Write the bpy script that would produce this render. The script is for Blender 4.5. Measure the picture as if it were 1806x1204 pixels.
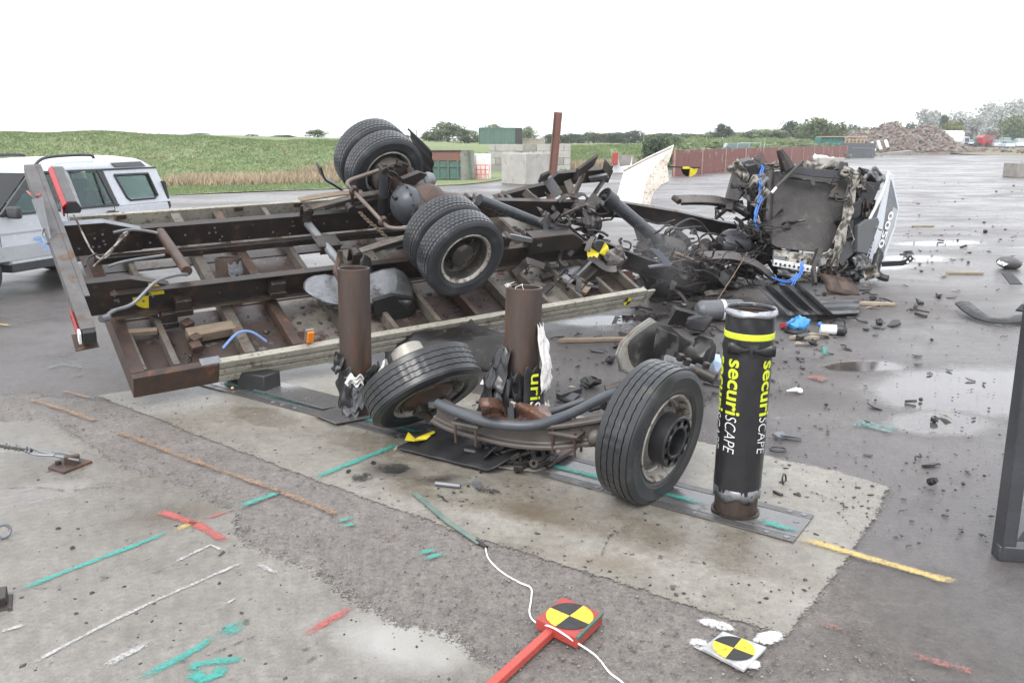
import bpy, bmesh, math, random
import numpy as np
from mathutils import Matrix, Vector, Euler, noise as mnoise
rnd = random.Random(7); nr = np.random.default_rng(7)
SC = bpy.context.scene; COL = SC.collection
for o in list(bpy.data.objects): bpy.data.objects.remove(o)
# ------------------------------------------------------------------ camera, sky, sun, exposure
CAMH = 2.05; FPX = 1460.0; PITCH = math.atan(352/1460)
cam = bpy.data.cameras.new('camera'); camo = bpy.data.objects.new('camera', cam); COL.objects.link(camo)
cam.sensor_width = 36; cam.lens = FPX/1806*36; cam.clip_end = 3000; cam.clip_start = .05
camo.location = (0, 0, CAMH); camo.rotation_euler = (math.pi/2-PITCH, 0, 0)
SC.camera = camo
W_ = bpy.data.worlds.new('World'); SC.world = W_; W_.use_nodes = True
nt = W_.node_tree; nt.nodes.clear()
sky = nt.nodes.new('ShaderNodeTexSky'); sky.sky_type = 'NISHITA'; sky.sun_disc = False
sky.sun_elevation = math.radians(48); sky.sun_rotation = math.radians(205); sky.dust_density = 4; sky.air_density = 1
hs = nt.nodes.new('ShaderNodeHueSaturation'); hs.inputs['Saturation'].default_value = .3
tcw = nt.nodes.new('ShaderNodeTexCoord'); nz = nt.nodes.new('ShaderNodeTexNoise'); nz.inputs['Scale'].default_value = 2.2; nz.inputs['Detail'].default_value = 5
crw = nt.nodes.new('ShaderNodeValToRGB')
crw.color_ramp.elements[0].position = .3; crw.color_ramp.elements[0].color = (8.6, 8.95, 9.6, 1)
crw.color_ramp.elements[1].position = .72; crw.color_ramp.elements[1].color = (11.4, 11.65, 12.1, 1)
mxw = nt.nodes.new('ShaderNodeMix'); mxw.data_type = 'RGBA'; mxw.inputs[0].default_value = .86
bg = nt.nodes.new('ShaderNodeBackground'); bg.inputs['Strength'].default_value = .1
ow = nt.nodes.new('ShaderNodeOutputWorld'); L = nt.links.new
L(sky.outputs[0], hs.inputs['Color']); L(tcw.outputs['Generated'], nz.inputs['Vector']); L(nz.outputs['Fac'], crw.inputs[0])
L(hs.outputs[0], mxw.inputs[6]); L(crw.outputs[0], mxw.inputs[7]); L(mxw.outputs[2], bg.inputs[0]); L(bg.outputs[0], ow.inputs[0])
sun = bpy.data.lights.new('sun', 'SUN'); sun.energy = .9; sun.angle = math.radians(20); sun.color = (1, .97, .92)
suno = bpy.data.objects.new('sun', sun); COL.objects.link(suno)
suno.rotation_euler = (math.radians(42), 0, math.radians(-25)); suno.location = (0, 0, 30)
SC.view_settings.view_transform = 'Standard'; SC.view_settings.look = 'None'; SC.view_settings.exposure = 1.1; SC.view_settings.gamma = 1
SC.view_settings.use_curve_mapping = False
SC.cycles.max_bounces = 6; SC.cycles.transparent_max_bounces = 12
# ------------------------------------------------------------------ place helpers: a sight line meets the ground / a depth / a plane of the wreck
_c, _s = math.cos(PITCH), math.sin(PITCH)
def ray(x, y):
    u = (x-903)/FPX; v = (602-y)/FPX
    return Vector((u, _c+v*_s, -_s+v*_c))
def G(x, y, z=0.):
    r = ray(x, y); t = (z-CAMH)/r.z; return Vector((r.x*t, r.y*t, z))
def D(x, y, Y):
    r = ray(x, y); t = Y/r.y; return Vector((r.x*t, Y, CAMH+r.z*t))
def _rm(yaw, pit, rol): return (Matrix.Rotation(yaw, 3, 'Z') @ Matrix.Rotation(pit, 3, 'Y') @ Matrix.Rotation(rol, 3, 'X'))
TR = _rm(.611, -.024, .45); TT = Vector((-2.953, 6.182, .301)); TM = Matrix.Translation(TT) @ TR.to_4x4()
def TL(px, py, x=None, y=None, z=None):
    ax, val = (0, x) if x is not None else ((1, y) if y is not None else (2, z))
    r = ray(px, py); n = Vector((TR[0][ax], TR[1][ax], TR[2][ax])); o = Vector((0, 0, CAMH))
    t = ((TT-o).dot(n)+val)/r.dot(n); return TR.transposed() @ (o+r*t-TT)
UX = Vector((.8226, -.5686, 0)); UY = Vector((.5686, .8226, 0)); B3 = Vector((1.265, 4.341, 0))
def S(u, v, z=0.): return B3+UX*u+UY*v+Vector((0, 0, z))     # slab frame: along the bollard row / away from the camera
def toS(p): d = Vector((p[0], p[1], 0))-B3; return d.dot(UX), d.dot(UY)
# ------------------------------------------------------------------ mesh builder
ROOT = {}
def V3(a): return Vector(a)
def spline(p, n=6):
    p = [Vector(q) for q in p]; out = []
    if len(p) < 3: return p
    for i in range(len(p)-1):
        a = p[max(i-1, 0)]; b = p[i]; c = p[i+1]; d = p[min(i+2, len(p)-1)]
        for k in range(n):
            t = k/n; out.append(.5*((2*b)+(c-a)*t+(2*a-5*b+4*c-d)*t*t+(3*b-a-3*c+d)*t**3))
    out.append(p[-1]); return out
def frame(a, b, up=(0, 0, 1)):
    z = (Vector(b)-Vector(a)).normalized(); up = Vector(up)
    x = up.cross(z)
    if x.length < 1e-4: x = Vector((1, 0, 0)).cross(z)
    x.normalize(); y = z.cross(x); m = Matrix((x, y, z)).transposed().to_4x4(); m.translation = Vector(a); return m   # x side, y up, z along
class B:
    def __init__(s): s.v = []; s.f = []; s.m = []; s.cm = 0
    def add(s, vs, fs):
        k = len(s.v); s.v += [tuple(v) for v in vs]; s.f += [tuple(i+k for i in f) for f in fs]; s.m += [s.cm]*len(fs); return s
    def box(s, c, d, rot=None):
        R = Euler(rot).to_matrix() if isinstance(rot, tuple) else (rot or Matrix.Identity(3))
        c = Vector(c); h = [x/2 for x in d]
        vs = [c+R @ Vector((sx*h[0], sy*h[1], sz*h[2])) for sz in (-1, 1) for sy in (-1, 1) for sx in (-1, 1)]
        return s.add(vs, [(0, 2, 3, 1), (4, 5, 7, 6), (0, 1, 5, 4), (1, 3, 7, 5), (3, 2, 6, 7), (2, 0, 4, 6)])
    def beam(s, a, b, w, h, up=(0, 0, 1)):
        m = frame(a, b, up); Ln = (Vector(b)-Vector(a)).length
        return s.sweepm([(-w/2, -h/2), (w/2, -h/2), (w/2, h/2), (-w/2, h/2)], [m, m @ Matrix.Translation((0, 0, Ln))])
    def sweepm(s, prof, mats, cap=True):
        n = len(prof); vs = []; fs = []
        for m in mats: vs += [m @ Vector((p[0], p[1], 0)) for p in prof]
        for i in range(len(mats)-1):
            for j in range(n):
                a = i*n+j; b = i*n+(j+1) % n; fs.append((a, b, b+n, a+n))
        if cap: fs.append(tuple(range(n-1, -1, -1))); fs.append(tuple((len(mats)-1)*n+j for j in range(n)))
        return s.add(vs, fs)
    def sweep(s, prof, pts, up=(0, 0, 1), cap=True):
        pts = [Vector(p) for p in pts]; ms = []
        for i, p in enumerate(pts):
            d = pts[min(i+1, len(pts)-1)]-pts[max(i-1, 0)]; m = frame(p, p+d, up); ms.append(m)
        return s.sweepm(prof, ms, cap)
    def tube(s, pts, r, n=8, sm=0, cap=True):
        pts = spline(pts, sm) if sm else [Vector(p) for p in pts]; k = len(pts)
        rr = [r]*k if not isinstance(r, (list, tuple)) else [r[0]+(r[-1]-r[0])*i/(k-1) if len(r) != k else r[i] for i in range(k)]
        t0 = (pts[1]-pts[0]).normalized(); u = t0.orthogonal().normalized(); vs = []; fs = []
        for i, p in enumerate(pts):
            t = (pts[min(i+1, k-1)]-pts[max(i-1, 0)]).normalized(); u = (u-t*u.dot(t))
            u = u.normalized() if u.length > 1e-5 else t.orthogonal().normalized()
            w = t.cross(u)
            vs += [p+(u*math.cos(2*math.pi*j/n)+w*math.sin(2*math.pi*j/n))*rr[i] for j in range(n)]
        for i in range(k-1):
            for j in range(n):
                a = i*n+j; b = i*n+(j+1) % n; fs.append((a, b, b+n, a+n))
        if cap: fs += [tuple(range(n-1, -1, -1)), tuple((k-1)*n+j for j in range(n))]
        return s.add(vs, fs)
    def lathe(s, prof, n=32, M=None, skip=None, closed=False, fr=None):
        M = M or Matrix.Identity(4); vs = []; fs = []; k = len(prof)
        for i, (r, z) in enumerate(prof):
            for j in range(n):
                a = 2*math.pi*j/n; q = (r*math.cos(a), r*math.sin(a), z)
                if fr: q = fr(q, i, a)
                vs.append(M @ Vector(q))
        for i in range(k if closed else k-1):
            for j in range(n):
                if skip and skip(i, j): continue
                a = i*n+j; b = i*n+(j+1) % n; c = ((i+1) % k)*n; fs.append((a, b, c+(j+1) % n, c+j))
        return s.add(vs, fs)
    def poly(s, pts, th, nrm=None):
        pts = [Vector(p) for p in pts]; n = len(pts)
        if nrm is None:
            nrm = Vector()
            for i in range(n): nrm += pts[i].cross(pts[(i+1) % n])
        nrm = Vector(nrm).normalized(); vs = pts+[p-nrm*th for p in pts]
        fs = [tuple(range(n)), tuple(range(2*n-1, n-1, -1))]+[(i, n+i, n+(i+1) % n, (i+1) % n) for i in range(n)]
        return s.add(vs, fs)
    def grid(s, rows):
        n = len(rows[0]); vs = [p for r in rows for p in r]
        return s.add(vs, [(i*n+j, i*n+j+1, (i+1)*n+j+1, (i+1)*n+j) for i in range(len(rows)-1) for j in range(n-1)])
    def sphere(s, c, r, n=10, M=None):
        r = (r, r, r) if not isinstance(r, (tuple, list)) else r; k = n//2+1
        R = M or Matrix.Identity(3); c = Vector(c); vs = []; fs = []
        for i in range(k+1):
            t = math.pi*i/k
            for j in range(n):
                a = 2*math.pi*j/n; vs.append(c+R @ Vector((r[0]*math.sin(t)*math.cos(a), r[1]*math.sin(t)*math.sin(a), r[2]*math.cos(t))))
        for i in range(k):
            for j in range(n): fs.append((i*n+j, (i+1)*n+j, (i+1)*n+(j+1) % n, i*n+(j+1) % n))
        return s.add(vs, fs)
    def xf(s, M): s.v = [tuple(M @ Vector(v)) for v in s.v]; return s
    def jit(s, a):
        s.v = [tuple(c+rnd.uniform(-a, a) for c in v) for v in s.v]; return s
    def nz(s, amp, sc, off=0.):
        s.v = [tuple(Vector(v)+amp*mnoise.noise_vector(Vector(v)*sc+Vector((off, off, 0)))) for v in s.v]; return s
def tomesh(name, b, mats, smooth=38):
    me = bpy.data.meshes.new(name); me.from_pydata(b.v, [], b.f)
    for m in (mats if isinstance(mats, (list, tuple)) else [mats]): me.materials.append(m)
    if len(me.materials) > 1: me.polygons.foreach_set('material_index', b.m)
    bm = bmesh.new(); bm.from_mesh(me); bmesh.ops.remove_doubles(bm, verts=bm.verts, dist=1e-5); bmesh.ops.recalc_face_normals(bm, faces=bm.faces); bm.to_mesh(me); bm.free()
    if smooth: me.shade_smooth(); me.set_sharp_from_angle(angle=math.radians(smooth))
    me.update(); return me
def tag(o, label=None, cat=None, group=None, kind=None):
    if label: o['label'] = label
    if cat: o['category'] = cat
    if group: o['group'] = group
    if kind: o['kind'] = kind
    return o
def empty(name, M=None, parent=None):
    o = bpy.data.objects.new(name, None); o.empty_display_size = .2; COL.objects.link(o)
    M = M if isinstance(M, Matrix) else Matrix.Translation(Vector(M or (0, 0, 0)))
    if parent is not None: o.parent = parent
    o.matrix_local = M; ROOT[o] = (ROOT[parent] @ M) if parent is not None else M.copy(); return o
def thing(name, label, cat, M=None, group=None): return tag(empty(name, M), label, cat, group)
def put(b, name, mats, parent=None, local=False, smooth=38, bev=0, sol=0, sub=0, origin=None, label=None, kind=None):
    """link one mesh object; vertices are in the world unless local (then in the parent's frame)"""
    if parent is not None:
        if not local: b.xf(ROOT[parent].inverted())
        M = Matrix.Identity(4)
    else:
        if origin is None:
            a = np.array(b.v); origin = ((a[:, 0].min()+a[:, 0].max())/2, (a[:, 1].min()+a[:, 1].max())/2, a[:, 2].min())
        M = Matrix.Translation(Vector(origin)); b.xf(M.inverted())
    o = bpy.data.objects.new(name, tomesh(name, b, mats, smooth)); COL.objects.link(o)
    if parent is not None: o.parent = parent; ROOT[o] = ROOT[parent]
    else: ROOT[o] = M
    o.matrix_local = M
    if sol: q = o.modifiers.new('thick', 'SOLIDIFY'); q.thickness = sol; q.offset = 0
    if bev: q = o.modifiers.new('bevel', 'BEVEL'); q.width = bev; q.segments = 2; q.limit_method = 'ANGLE'
    if sub: q = o.modifiers.new('sub', 'SUBSURF'); q.levels = sub; q.render_levels = sub
    if label: o['label'] = label
    if kind: o['kind'] = kind
    return o
def inst(me, name, parent=None, M=None):
    o = bpy.data.objects.new(name, me); COL.objects.link(o)
    if parent is not None: o.parent = parent
    o.matrix_local = M or Matrix.Identity(4); ROOT[o] = (ROOT[parent] if parent is not None else Matrix.Identity(4)) @ (M or Matrix.Identity(4)); return o
def copytree(o, parent=None, M=None):
    c = o.copy(); COL.objects.link(c)
    if parent is not None: c.parent = parent
    if M is not None: c.matrix_local = M
    ROOT[c] = (ROOT[parent] if parent is not None else Matrix.Identity(4)) @ c.matrix_local
    for k in o.children: copytree(k, c)
    return c
def arrmesh(name, verts, faces, mat, tint=None, smooth=False):
    """fast mesh out of numpy arrays (faces all of one size); tint = one value per face"""
    me = bpy.data.meshes.new(name); k = faces.shape[1]; n = len(faces)
    me.vertices.add(len(verts)); me.vertices.foreach_set('co', verts.astype(np.float32).ravel())
    me.loops.add(n*k); me.loops.foreach_set('vertex_index', faces.astype(np.int32).ravel())
    me.polygons.add(n); me.polygons.foreach_set('loop_start', np.arange(0, n*k, k, dtype=np.int32)); me.polygons.foreach_set('loop_total', np.full(n, k, np.int32))
    me.update(calc_edges=True); me.materials.append(mat)
    if tint is not None:
        a = me.attributes.new('tint', 'FLOAT', 'FACE'); a.data.foreach_set('value', tint.astype(np.float32))
    if smooth: me.shade_smooth()
    me.validate(); return me
# ------------------------------------------------------------------ materials
MATS = {}
def nodes(name):
    m = bpy.data.materials.new(name); m.use_nodes = True; t = m.node_tree; p = t.nodes['Principled BSDF']; return m, t, p
def noise(t, vec, scale, detail=5, rough=.6, dist=0):
    n = t.nodes.new('ShaderNodeTexNoise'); n.inputs['Scale'].default_value = scale; n.inputs['Detail'].default_value = detail; n.inputs['Roughness'].default_value = rough; n.inputs['Distortion'].default_value = dist
    if vec is not None: t.links.new(vec, n.inputs['Vector'])
    return n.outputs['Fac']
def ramp(t, fac, *st):
    n = t.nodes.new('ShaderNodeValToRGB'); e = n.color_ramp.elements
    while len(e) < len(st): e.new(.5)
    for q, (p, c) in zip(e, st): q.position = p; q.color = (c, c, c, 1) if not isinstance(c, (tuple, list)) else (*c, 1)
    t.links.new(fac, n.inputs[0]); return n.outputs[0]
def mix(t, fac, a, b, mode='MIX'):
    n = t.nodes.new('ShaderNodeMix'); n.data_type = 'RGBA'; n.blend_type = mode
    for s, i in ((fac, 0), (a, 6), (b, 7)):
        if isinstance(s, (int, float)): n.inputs[i].default_value = s if i == 0 else (s, s, s, 1)
        elif isinstance(s, (tuple, list)): n.inputs[i].default_value = (*s, 1)
        else: t.links.new(s, n.inputs[i])
    return n.outputs[2]
def math_(t, op, a, b=0.):
    n = t.nodes.new('ShaderNodeMath'); n.operation = op
    for s, i in ((a, 0), (b, 1)):
        if isinstance(s, (int, float)): n.inputs[i].default_value = s
        else: t.links.new(s, n.inputs[i])
    return n.outputs[0]
def bump(t, p, h, strength, dist=.01):
    n = t.nodes.new('ShaderNodeBump'); n.inputs['Strength'].default_value = strength; n.inputs['Distance'].default_value = dist
    t.links.new(h, n.inputs['Height']); t.links.new(n.outputs[0], p.inputs['Normal'])
def M(name, c1, c2=None, scale=6, rough=.55, metal=0, spots=None, sp=(.55, .65), sps=9, bmp=.25, bs=60, r2=None, tint=0, stretch=None, spec=.5, bd=.004, dirt=None):
    """c1/c2 mottled by noise, spots = rust or mud patches over it, fine bump"""
    m, t, p = nodes(name); tc = t.nodes.new('ShaderNodeTexCoord').outputs['Object']
    if stretch:
        mp = t.nodes.new('ShaderNodeMapping'); mp.inputs['Scale'].default_value = stretch; t.links.new(tc, mp.inputs[0]); tc = mp.outputs[0]
    c = c1; c2 = c2 or tuple(x*.72 for x in c1)
    c = mix(t, ramp(t, noise(t, tc, scale, 6, .65), (.32, 0), (.68, 1)), c1, c2)
    fine = noise(t, tc, bs, 4, .7); c = mix(t, .35, c, ramp(t, fine, (.25, .55), (.75, 1.35)), 'MULTIPLY')
    rg = rough
    if spots:
        k = ramp(t, noise(t, tc, sps, 7, .7), (sp[0], 0), (sp[1], 1)); c = mix(t, k, c, spots); rg = mix(t, k, rough, r2 if r2 is not None else .85)
    if dirt:
        k = ramp(t, noise(t, tc, dirt[1], 8, .75), (dirt[2], 0), (dirt[2]+.12, 1)); c = mix(t, k, c, dirt[0]); rg = mix(t, k, rg, dirt[3] if len(dirt) > 3 else .8)
    if tint:
        at = t.nodes.new('ShaderNodeAttribute'); at.attribute_name = 'tint'
        c = mix(t, 1., c, ramp(t, at.outputs['Fac'], (0, 1-tint), (1, 1+tint)), 'MULTIPLY')
    if isinstance(c, tuple): p.inputs['Base Color'].default_value = (*c, 1)
    else: t.links.new(c, p.inputs['Base Color'])
    if isinstance(rg, (int, float)):
        rr = ramp(t, noise(t, tc, scale*2.3, 5), (.3, max(rg-.15, .03)), (.7, min(rg+.15, 1))); t.links.new(rr, p.inputs['Roughness'])
    else: t.links.new(rg, p.inputs['Roughness'])
    p.inputs['Metallic'].default_value = metal; p.inputs['Specular IOR Level'].default_value = spec
    if bmp: bump(t, p, fine, bmp, bd)
    MATS[name] = m; return m
blk = (.018, .018, .02)
RUST = M('rusty_steel', (.088, .054, .04), (.042, .03, .026), 7, .5, .2, (.17, .075, .035), (.56, .68), 11, .4, 90)
RUSTD = M('dark_rusty_steel', (.026, .023, .023), (.048, .034, .028), 6, .42, .25, (.12, .06, .035), (.6, .72), 8, .35, 80, dirt=((.12, .1, .085), 14, .58))
CHAS = M('chassis_black_paint', (.02, .018, .018), (.042, .031, .026), 5, .36, .15, (.1, .055, .035), (.56, .68), 5, .3, 70, dirt=((.15, .125, .105), 8, .6))
POST = M('bollard_steel', (.1, .074, .062), (.05, .038, .033), 5, .4, .45, (.13, .062, .035), (.5, .66), 9, .35, 110, stretch=(1, 1, .16), dirt=((.2, .185, .17), 20, .64))
GALV = M('grey_steel', (.24, .25, .27), (.16, .165, .175), 5, .42, .5, (.15, .085, .05), (.62, .7), 8, .2, 70)
ALU = M('weathered_alloy', (.37, .355, .3), (.26, .245, .205), 4, .48, .1, (.16, .12, .075), (.54, .66), 22, .35, 60, dirt=((.085, .065, .045), 6, .56))
RUB = M('tyre_rubber', (.026, .027, .03), (.042, .044, .049), 6, .3, 0, None, bmp=.25, bs=120, dirt=((.085, .078, .07), 7, .57))
RUB2 = M('steer_tyre_rubber', (.02, .021, .023), (.034, .036, .039), 6, .3, 0, None, bmp=.22, bs=110, dirt=((.075, .07, .063), 7, .57))
PLA = M('black_plastic', (.016, .016, .018), (.03, .03, .032), 6, .38, 0, None, bmp=.25, bs=80, dirt=((.1, .09, .08), 12, .68))
BLK = M('flat_black', (.014, .014, .015), (.022, .022, .022), 6, .5, bmp=.2)
PLY = M('floor_ply', (.075, .054, .046), (.045, .034, .031), 3, .3, 0, (.3, .28, .25), (.6, .72), 5, .35, 50, r2=.35, dirt=((.05, .035, .03), 4, .56, .12))
PLY2 = M('muddy_floor_ply', (.2, .185, .16), (.12, .108, .095), 4, .4, 0, (.075, .045, .04), (.5, .6), 4, .4, 45, r2=.18)
XMEM = M('crossmember_paint', (.15, .138, .118), (.075, .066, .057), 5, .55, .1, (.1, .065, .045), (.5, .62), 9, .35, 60)
TIMB = M('old_timber', (.24, .185, .13), (.13, .098, .07), 8, .7, 0, None, bmp=.45, bs=40, stretch=(1, 6, 6))
WOOD = M('splintered_wood', (.36, .3, .22), (.24, .2, .15), 8, .7, bmp=.4, bs=40, stretch=(1, 5, 5))
WHT = M('white_paint', (.74, .75, .75), (.62, .63, .63), 4, .4, 0, (.3, .25, .19), (.62, .68), 14, .15)
GREYM = M('grey_paint', (.21, .215, .22), (.13, .135, .14), 5, .4, .2, (.1, .07, .05), (.6, .7), 9, .25)
CRUM = M('crumpled_grey_metal', (.26, .265, .28), (.13, .135, .14), 4, .36, .55, (.06, .055, .05), (.52, .64), 5, .15, 70)
TANKM = M('tank_metal', (.27, .26, .24), (.17, .165, .155), 5, .42, .45, (.2, .1, .05), (.6, .68), 6, .2, 70)
CONC = M('block_concrete', (.42, .405, .37), (.33, .32, .295), 2, .85, 0, (.25, .24, .21), (.55, .7), 3, .4, 25, bd=.02)
CONCD = M('old_concrete', (.3, .28, .25), (.21, .2, .18), 1.5, .85, 0, (.16, .15, .13), (.55, .7), 3, .4, 25, bd=.02)
YEL = M('yellow_sticker', (.72, .6, .03), (.66, .54, .025), 6, .4, bmp=.05)
YELD = M('rusty_yellow', (.74, .56, .05), (.62, .42, .03), 8, .55, 0, (.35, .17, .03), (.56, .64), 40, .2)
LIME = M('lime_print', (.62, .7, .04), (.56, .64, .035), 8, .45, bmp=.05)
WPR = M('white_print', (.8, .8, .8), (.72, .72, .72), 8, .45, bmp=.05)
SLV = M('wrap_film', (.014, .014, .016), (.026, .026, .028), 7, .3, 0, None, bmp=.5, bs=18, bd=.004, dirt=((.06, .06, .06), 20, .7))
REDP = M('red_paint', (.42, .055, .042), (.3, .048, .04), 9, .55, 0, (.13, .075, .06), (.58, .66), 16, .25)
REDL = M('red_lens', (.35, .012, .015), (.28, .01, .012), 6, .15, bmp=.02)
ORL = M('orange_lens', (.8, .24, .01), (.7, .18, .008), 25, .15, bmp=.1)
BLU = M('blue_hose', (.05, .2, .62), (.04, .16, .5), 6, .35, bmp=.1)
BLUBAG = M('blue_bag', (.06, .3, .65), (.05, .22, .5), 6, .3, bmp=.2)
BRN = M('brown_leather', (.14, .068, .045), (.085, .042, .03), 6, .3, 0, None, bmp=.3, bs=30)
FLOORM = M('cab_floor_mat', (.055, .05, .047), (.036, .033, .032), 3, .6, 0, (.1, .09, .08), (.56, .7), 5, .7, 9, bd=.03)
CREAM = M('cream_cab_metal', (.36, .34, .3), (.24, .225, .2), 6, .45, .1, (.06, .05, .042), (.46, .56), 7, .25)
CARD = M('foam_core', (.56, .53, .48), (.42, .37, .31), 5, .8, 0, (.2, .14, .09), (.53, .62), 26, .5, 25, bd=.01)
GRN = M('green_paint', (.075, .155, .125), (.055, .11, .09), 3, .55, 0, (.18, .09, .06), (.58, .68), 4, .2)
CARW = M('car_white', (.58, .6, .635), (.52, .545, .585), 2, .22, 0, None, bmp=0)
def glassm(name, col, a=.35):
    m, t, p = nodes(name); t.nodes.remove(p); o = t.nodes['Material Output']
    tr = t.nodes.new('ShaderNodeBsdfTransparent'); tr.inputs[0].default_value = (*col, 1); gl = t.nodes.new('ShaderNodeBsdfGlossy'); gl.inputs['Roughness'].default_value = .03
    lw = t.nodes.new('ShaderNodeFresnel'); lw.inputs[0].default_value = 1.32; mx = t.nodes.new('ShaderNodeMixShader')
    t.links.new(math_(t, 'ADD', lw.outputs[0], a*.2), mx.inputs[0]); t.links.new(tr.outputs[0], mx.inputs[1]); t.links.new(gl.outputs[0], mx.inputs[2]); t.links.new(mx.outputs[0], o.inputs[0]); return m
GLASS = glassm('car_glass', (.5, .63, .62), .1)
# ------------------------------------------------------------------ ground
def blobs(t, vec, lst, soft=.5, warp=None):
    out = None
    for cx, cy, rx, ry, rot in lst:
        mp = t.nodes.new('ShaderNodeMapping'); mp.vector_type = 'TEXTURE'
        mp.inputs['Location'].default_value = (cx, cy, 0); mp.inputs['Rotation'].default_value = (0, 0, rot); mp.inputs['Scale'].default_value = (rx, ry, 1)
        t.links.new(vec, mp.inputs[0]); ln = t.nodes.new('ShaderNodeVectorMath'); ln.operation = 'LENGTH'; t.links.new(mp.outputs[0], ln.inputs[0])
        v = ln.outputs['Value']
        if warp is not None: v = math_(t, 'ADD', v, warp)
        k = ramp(t, v, (1-soft, 1), (1., 0)); out = k if out is None else math_(t, 'MAXIMUM', out, k)
    return out
def groundmat(name, c1, c2, agg, wet_c, wetn, wetblobs=(), pudblobs=(), stains=(), big=.35, wscale=.3, bmp=.6, aggs=150, dry=.8, damp=.34, stretch=None, spk=None, white=(), pits=0):
    m, t, p = nodes(name); v = t.nodes.new('ShaderNodeTexCoord').outputs['Object']
    c = mix(t, ramp(t, noise(t, v, big*3, 8, .65), (.3, 0), (.7, 1)), c1, c2)
    c = mix(t, ramp(t, noise(t, v, big*14, 6, .7), (.35, .0), (.75, .6)), c, tuple(x*1.25 for x in c2))
    f = noise(t, v, aggs, 3, .7); f2 = noise(t, v, aggs*.28, 5, .75)
    c = mix(t, .55, c, ramp(t, f, (.28, 1-agg), (.72, 1+agg)), 'MULTIPLY'); c = mix(t, .5, c, ramp(t, f2, (.3, 1-agg*.8), (.7, 1+agg*.8)), 'MULTIPLY')
    c = mix(t, .8, c, ramp(t, noise(t, v, 17, 6, .75), (.3, .72), (.7, 1.28)), 'MULTIPLY')
    if spk: c = mix(t, ramp(t, noise(t, v, 55, 2, .5), (.66, 0), (.7, .7)), c, spk)
    w0 = noise(t, v, 1.3, 8, .7); warp = math_(t, 'MULTIPLY', math_(t, 'SUBTRACT', w0, .5), 1.1)
    vv = v
    if stretch:
        mp = t.nodes.new('ShaderNodeMapping'); mp.inputs['Scale'].default_value = stretch; t.links.new(v, mp.inputs[0]); vv = mp.outputs[0]
    if pits: c = mix(t, ramp(t, noise(t, v, pits, 3, .55), (.66, 0), (.71, .75)), c, tuple(x*.32 for x in c1))
    for lst, col, k, soft in stains: c = mix(t, math_(t, 'MULTIPLY', blobs(t, v, lst, soft, warp), k), c, col)
    for lst, col, k, soft in white: c = mix(t, math_(t, 'MULTIPLY', blobs(t, v, lst, soft, warp), k), c, col)
    wet = ramp(t, noise(t, vv, wscale, 7, .62), (wetn[0], 0), (wetn[1], 1))
    if wetblobs: wet = math_(t, 'MAXIMUM', wet, math_(t, 'MULTIPLY', blobs(t, v, wetblobs, .45, warp), ramp(t, noise(t, vv, 1.1, 6, .65, .4), (.32, .3), (.62, 1))))
    pud = ramp(t, noise(t, vv, wscale*1.7, 6, .6), (wetn[2], 0), (wetn[2]+.05, 1))
    if pudblobs: pud = math_(t, 'MAXIMUM', pud, blobs(t, v, pudblobs, .3, warp))
    wet = math_(t, 'MAXIMUM', wet, pud)
    c = mix(t, wet, c, mix(t, 1., c, wet_c, 'MULTIPLY')); t.links.new(c, p.inputs['Base Color'])
    r = mix(t, wet, dry, damp); r = mix(t, ramp(t, f2, (.3, 0), (.8, .25)), r, .7); r = mix(t, pud, r, .045); t.links.new(r, p.inputs['Roughness'])
    h = math_(t, 'ADD', math_(t, 'MULTIPLY', f, .5), f2); h = math_(t, 'MULTIPLY', h, math_(t, 'SUBTRACT', 1., math_(t, 'MULTIPLY', pud, .97)))
    bump(t, p, h, bmp, .007); return m
from mathutils.geometry import delaunay_2d_cdt
def sheet(name, pts, z, mat, kind='structure', jit=.03, seg=.06, fan=False):
    """flat outline; a border band carries edge = 0..1 so that the material can fray it"""
    P = []
    for i in range(len(pts)):
        a, b = Vector(pts[i][:2]), Vector(pts[(i+1) % len(pts)][:2]); n = max(1, int((b-a).length/seg)); P += [a.lerp(b, k/n) for k in range(n)]
    n = len(P); ar = sum(P[i].x*P[(i+1) % n].y-P[(i+1) % n].x*P[i].y for i in range(n)); P = P if ar > 0 else P[::-1]; rings = [[], []]
    for i, q in enumerate(P):
        d = (P[(i+2) % n]-P[i-2]).normalized(); nn = Vector((-d.y, d.x)); w = mnoise.noise_vector(Vector((q.x*2.3, q.y*2.3, 3)))+.6*mnoise.noise_vector(Vector((q.x*8, q.y*8, 7))); q = q+Vector((w.x, w.y))*jit
        rings[0].append((*(q-nn*jit), z)); rings[1].append((*(q+nn*jit*1.6), z))
    me = bpy.data.meshes.new(name); dv, _e, df, ov, _oe, _of = delaunay_2d_cdt([Vector(p[:2]) for p in rings[1]], [], [list(range(n))], 1, 1e-6); me.from_pydata(rings[0]+rings[1]+[(v.x, v.y, z) for v in dv], [], [(i, (i+1) % n, n+(i+1) % n, n+i) for i in range(n)]+[tuple(2*n+k for k in f) for f in df]); me.materials.append(mat)
    at = me.attributes.new('edge', 'FLOAT', 'POINT'); at.data.foreach_set('value', [0.]*n+[1.]*(n+len(dv))); o = bpy.data.objects.new(name, me); COL.objects.link(o); o['kind'] = kind; return o
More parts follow.
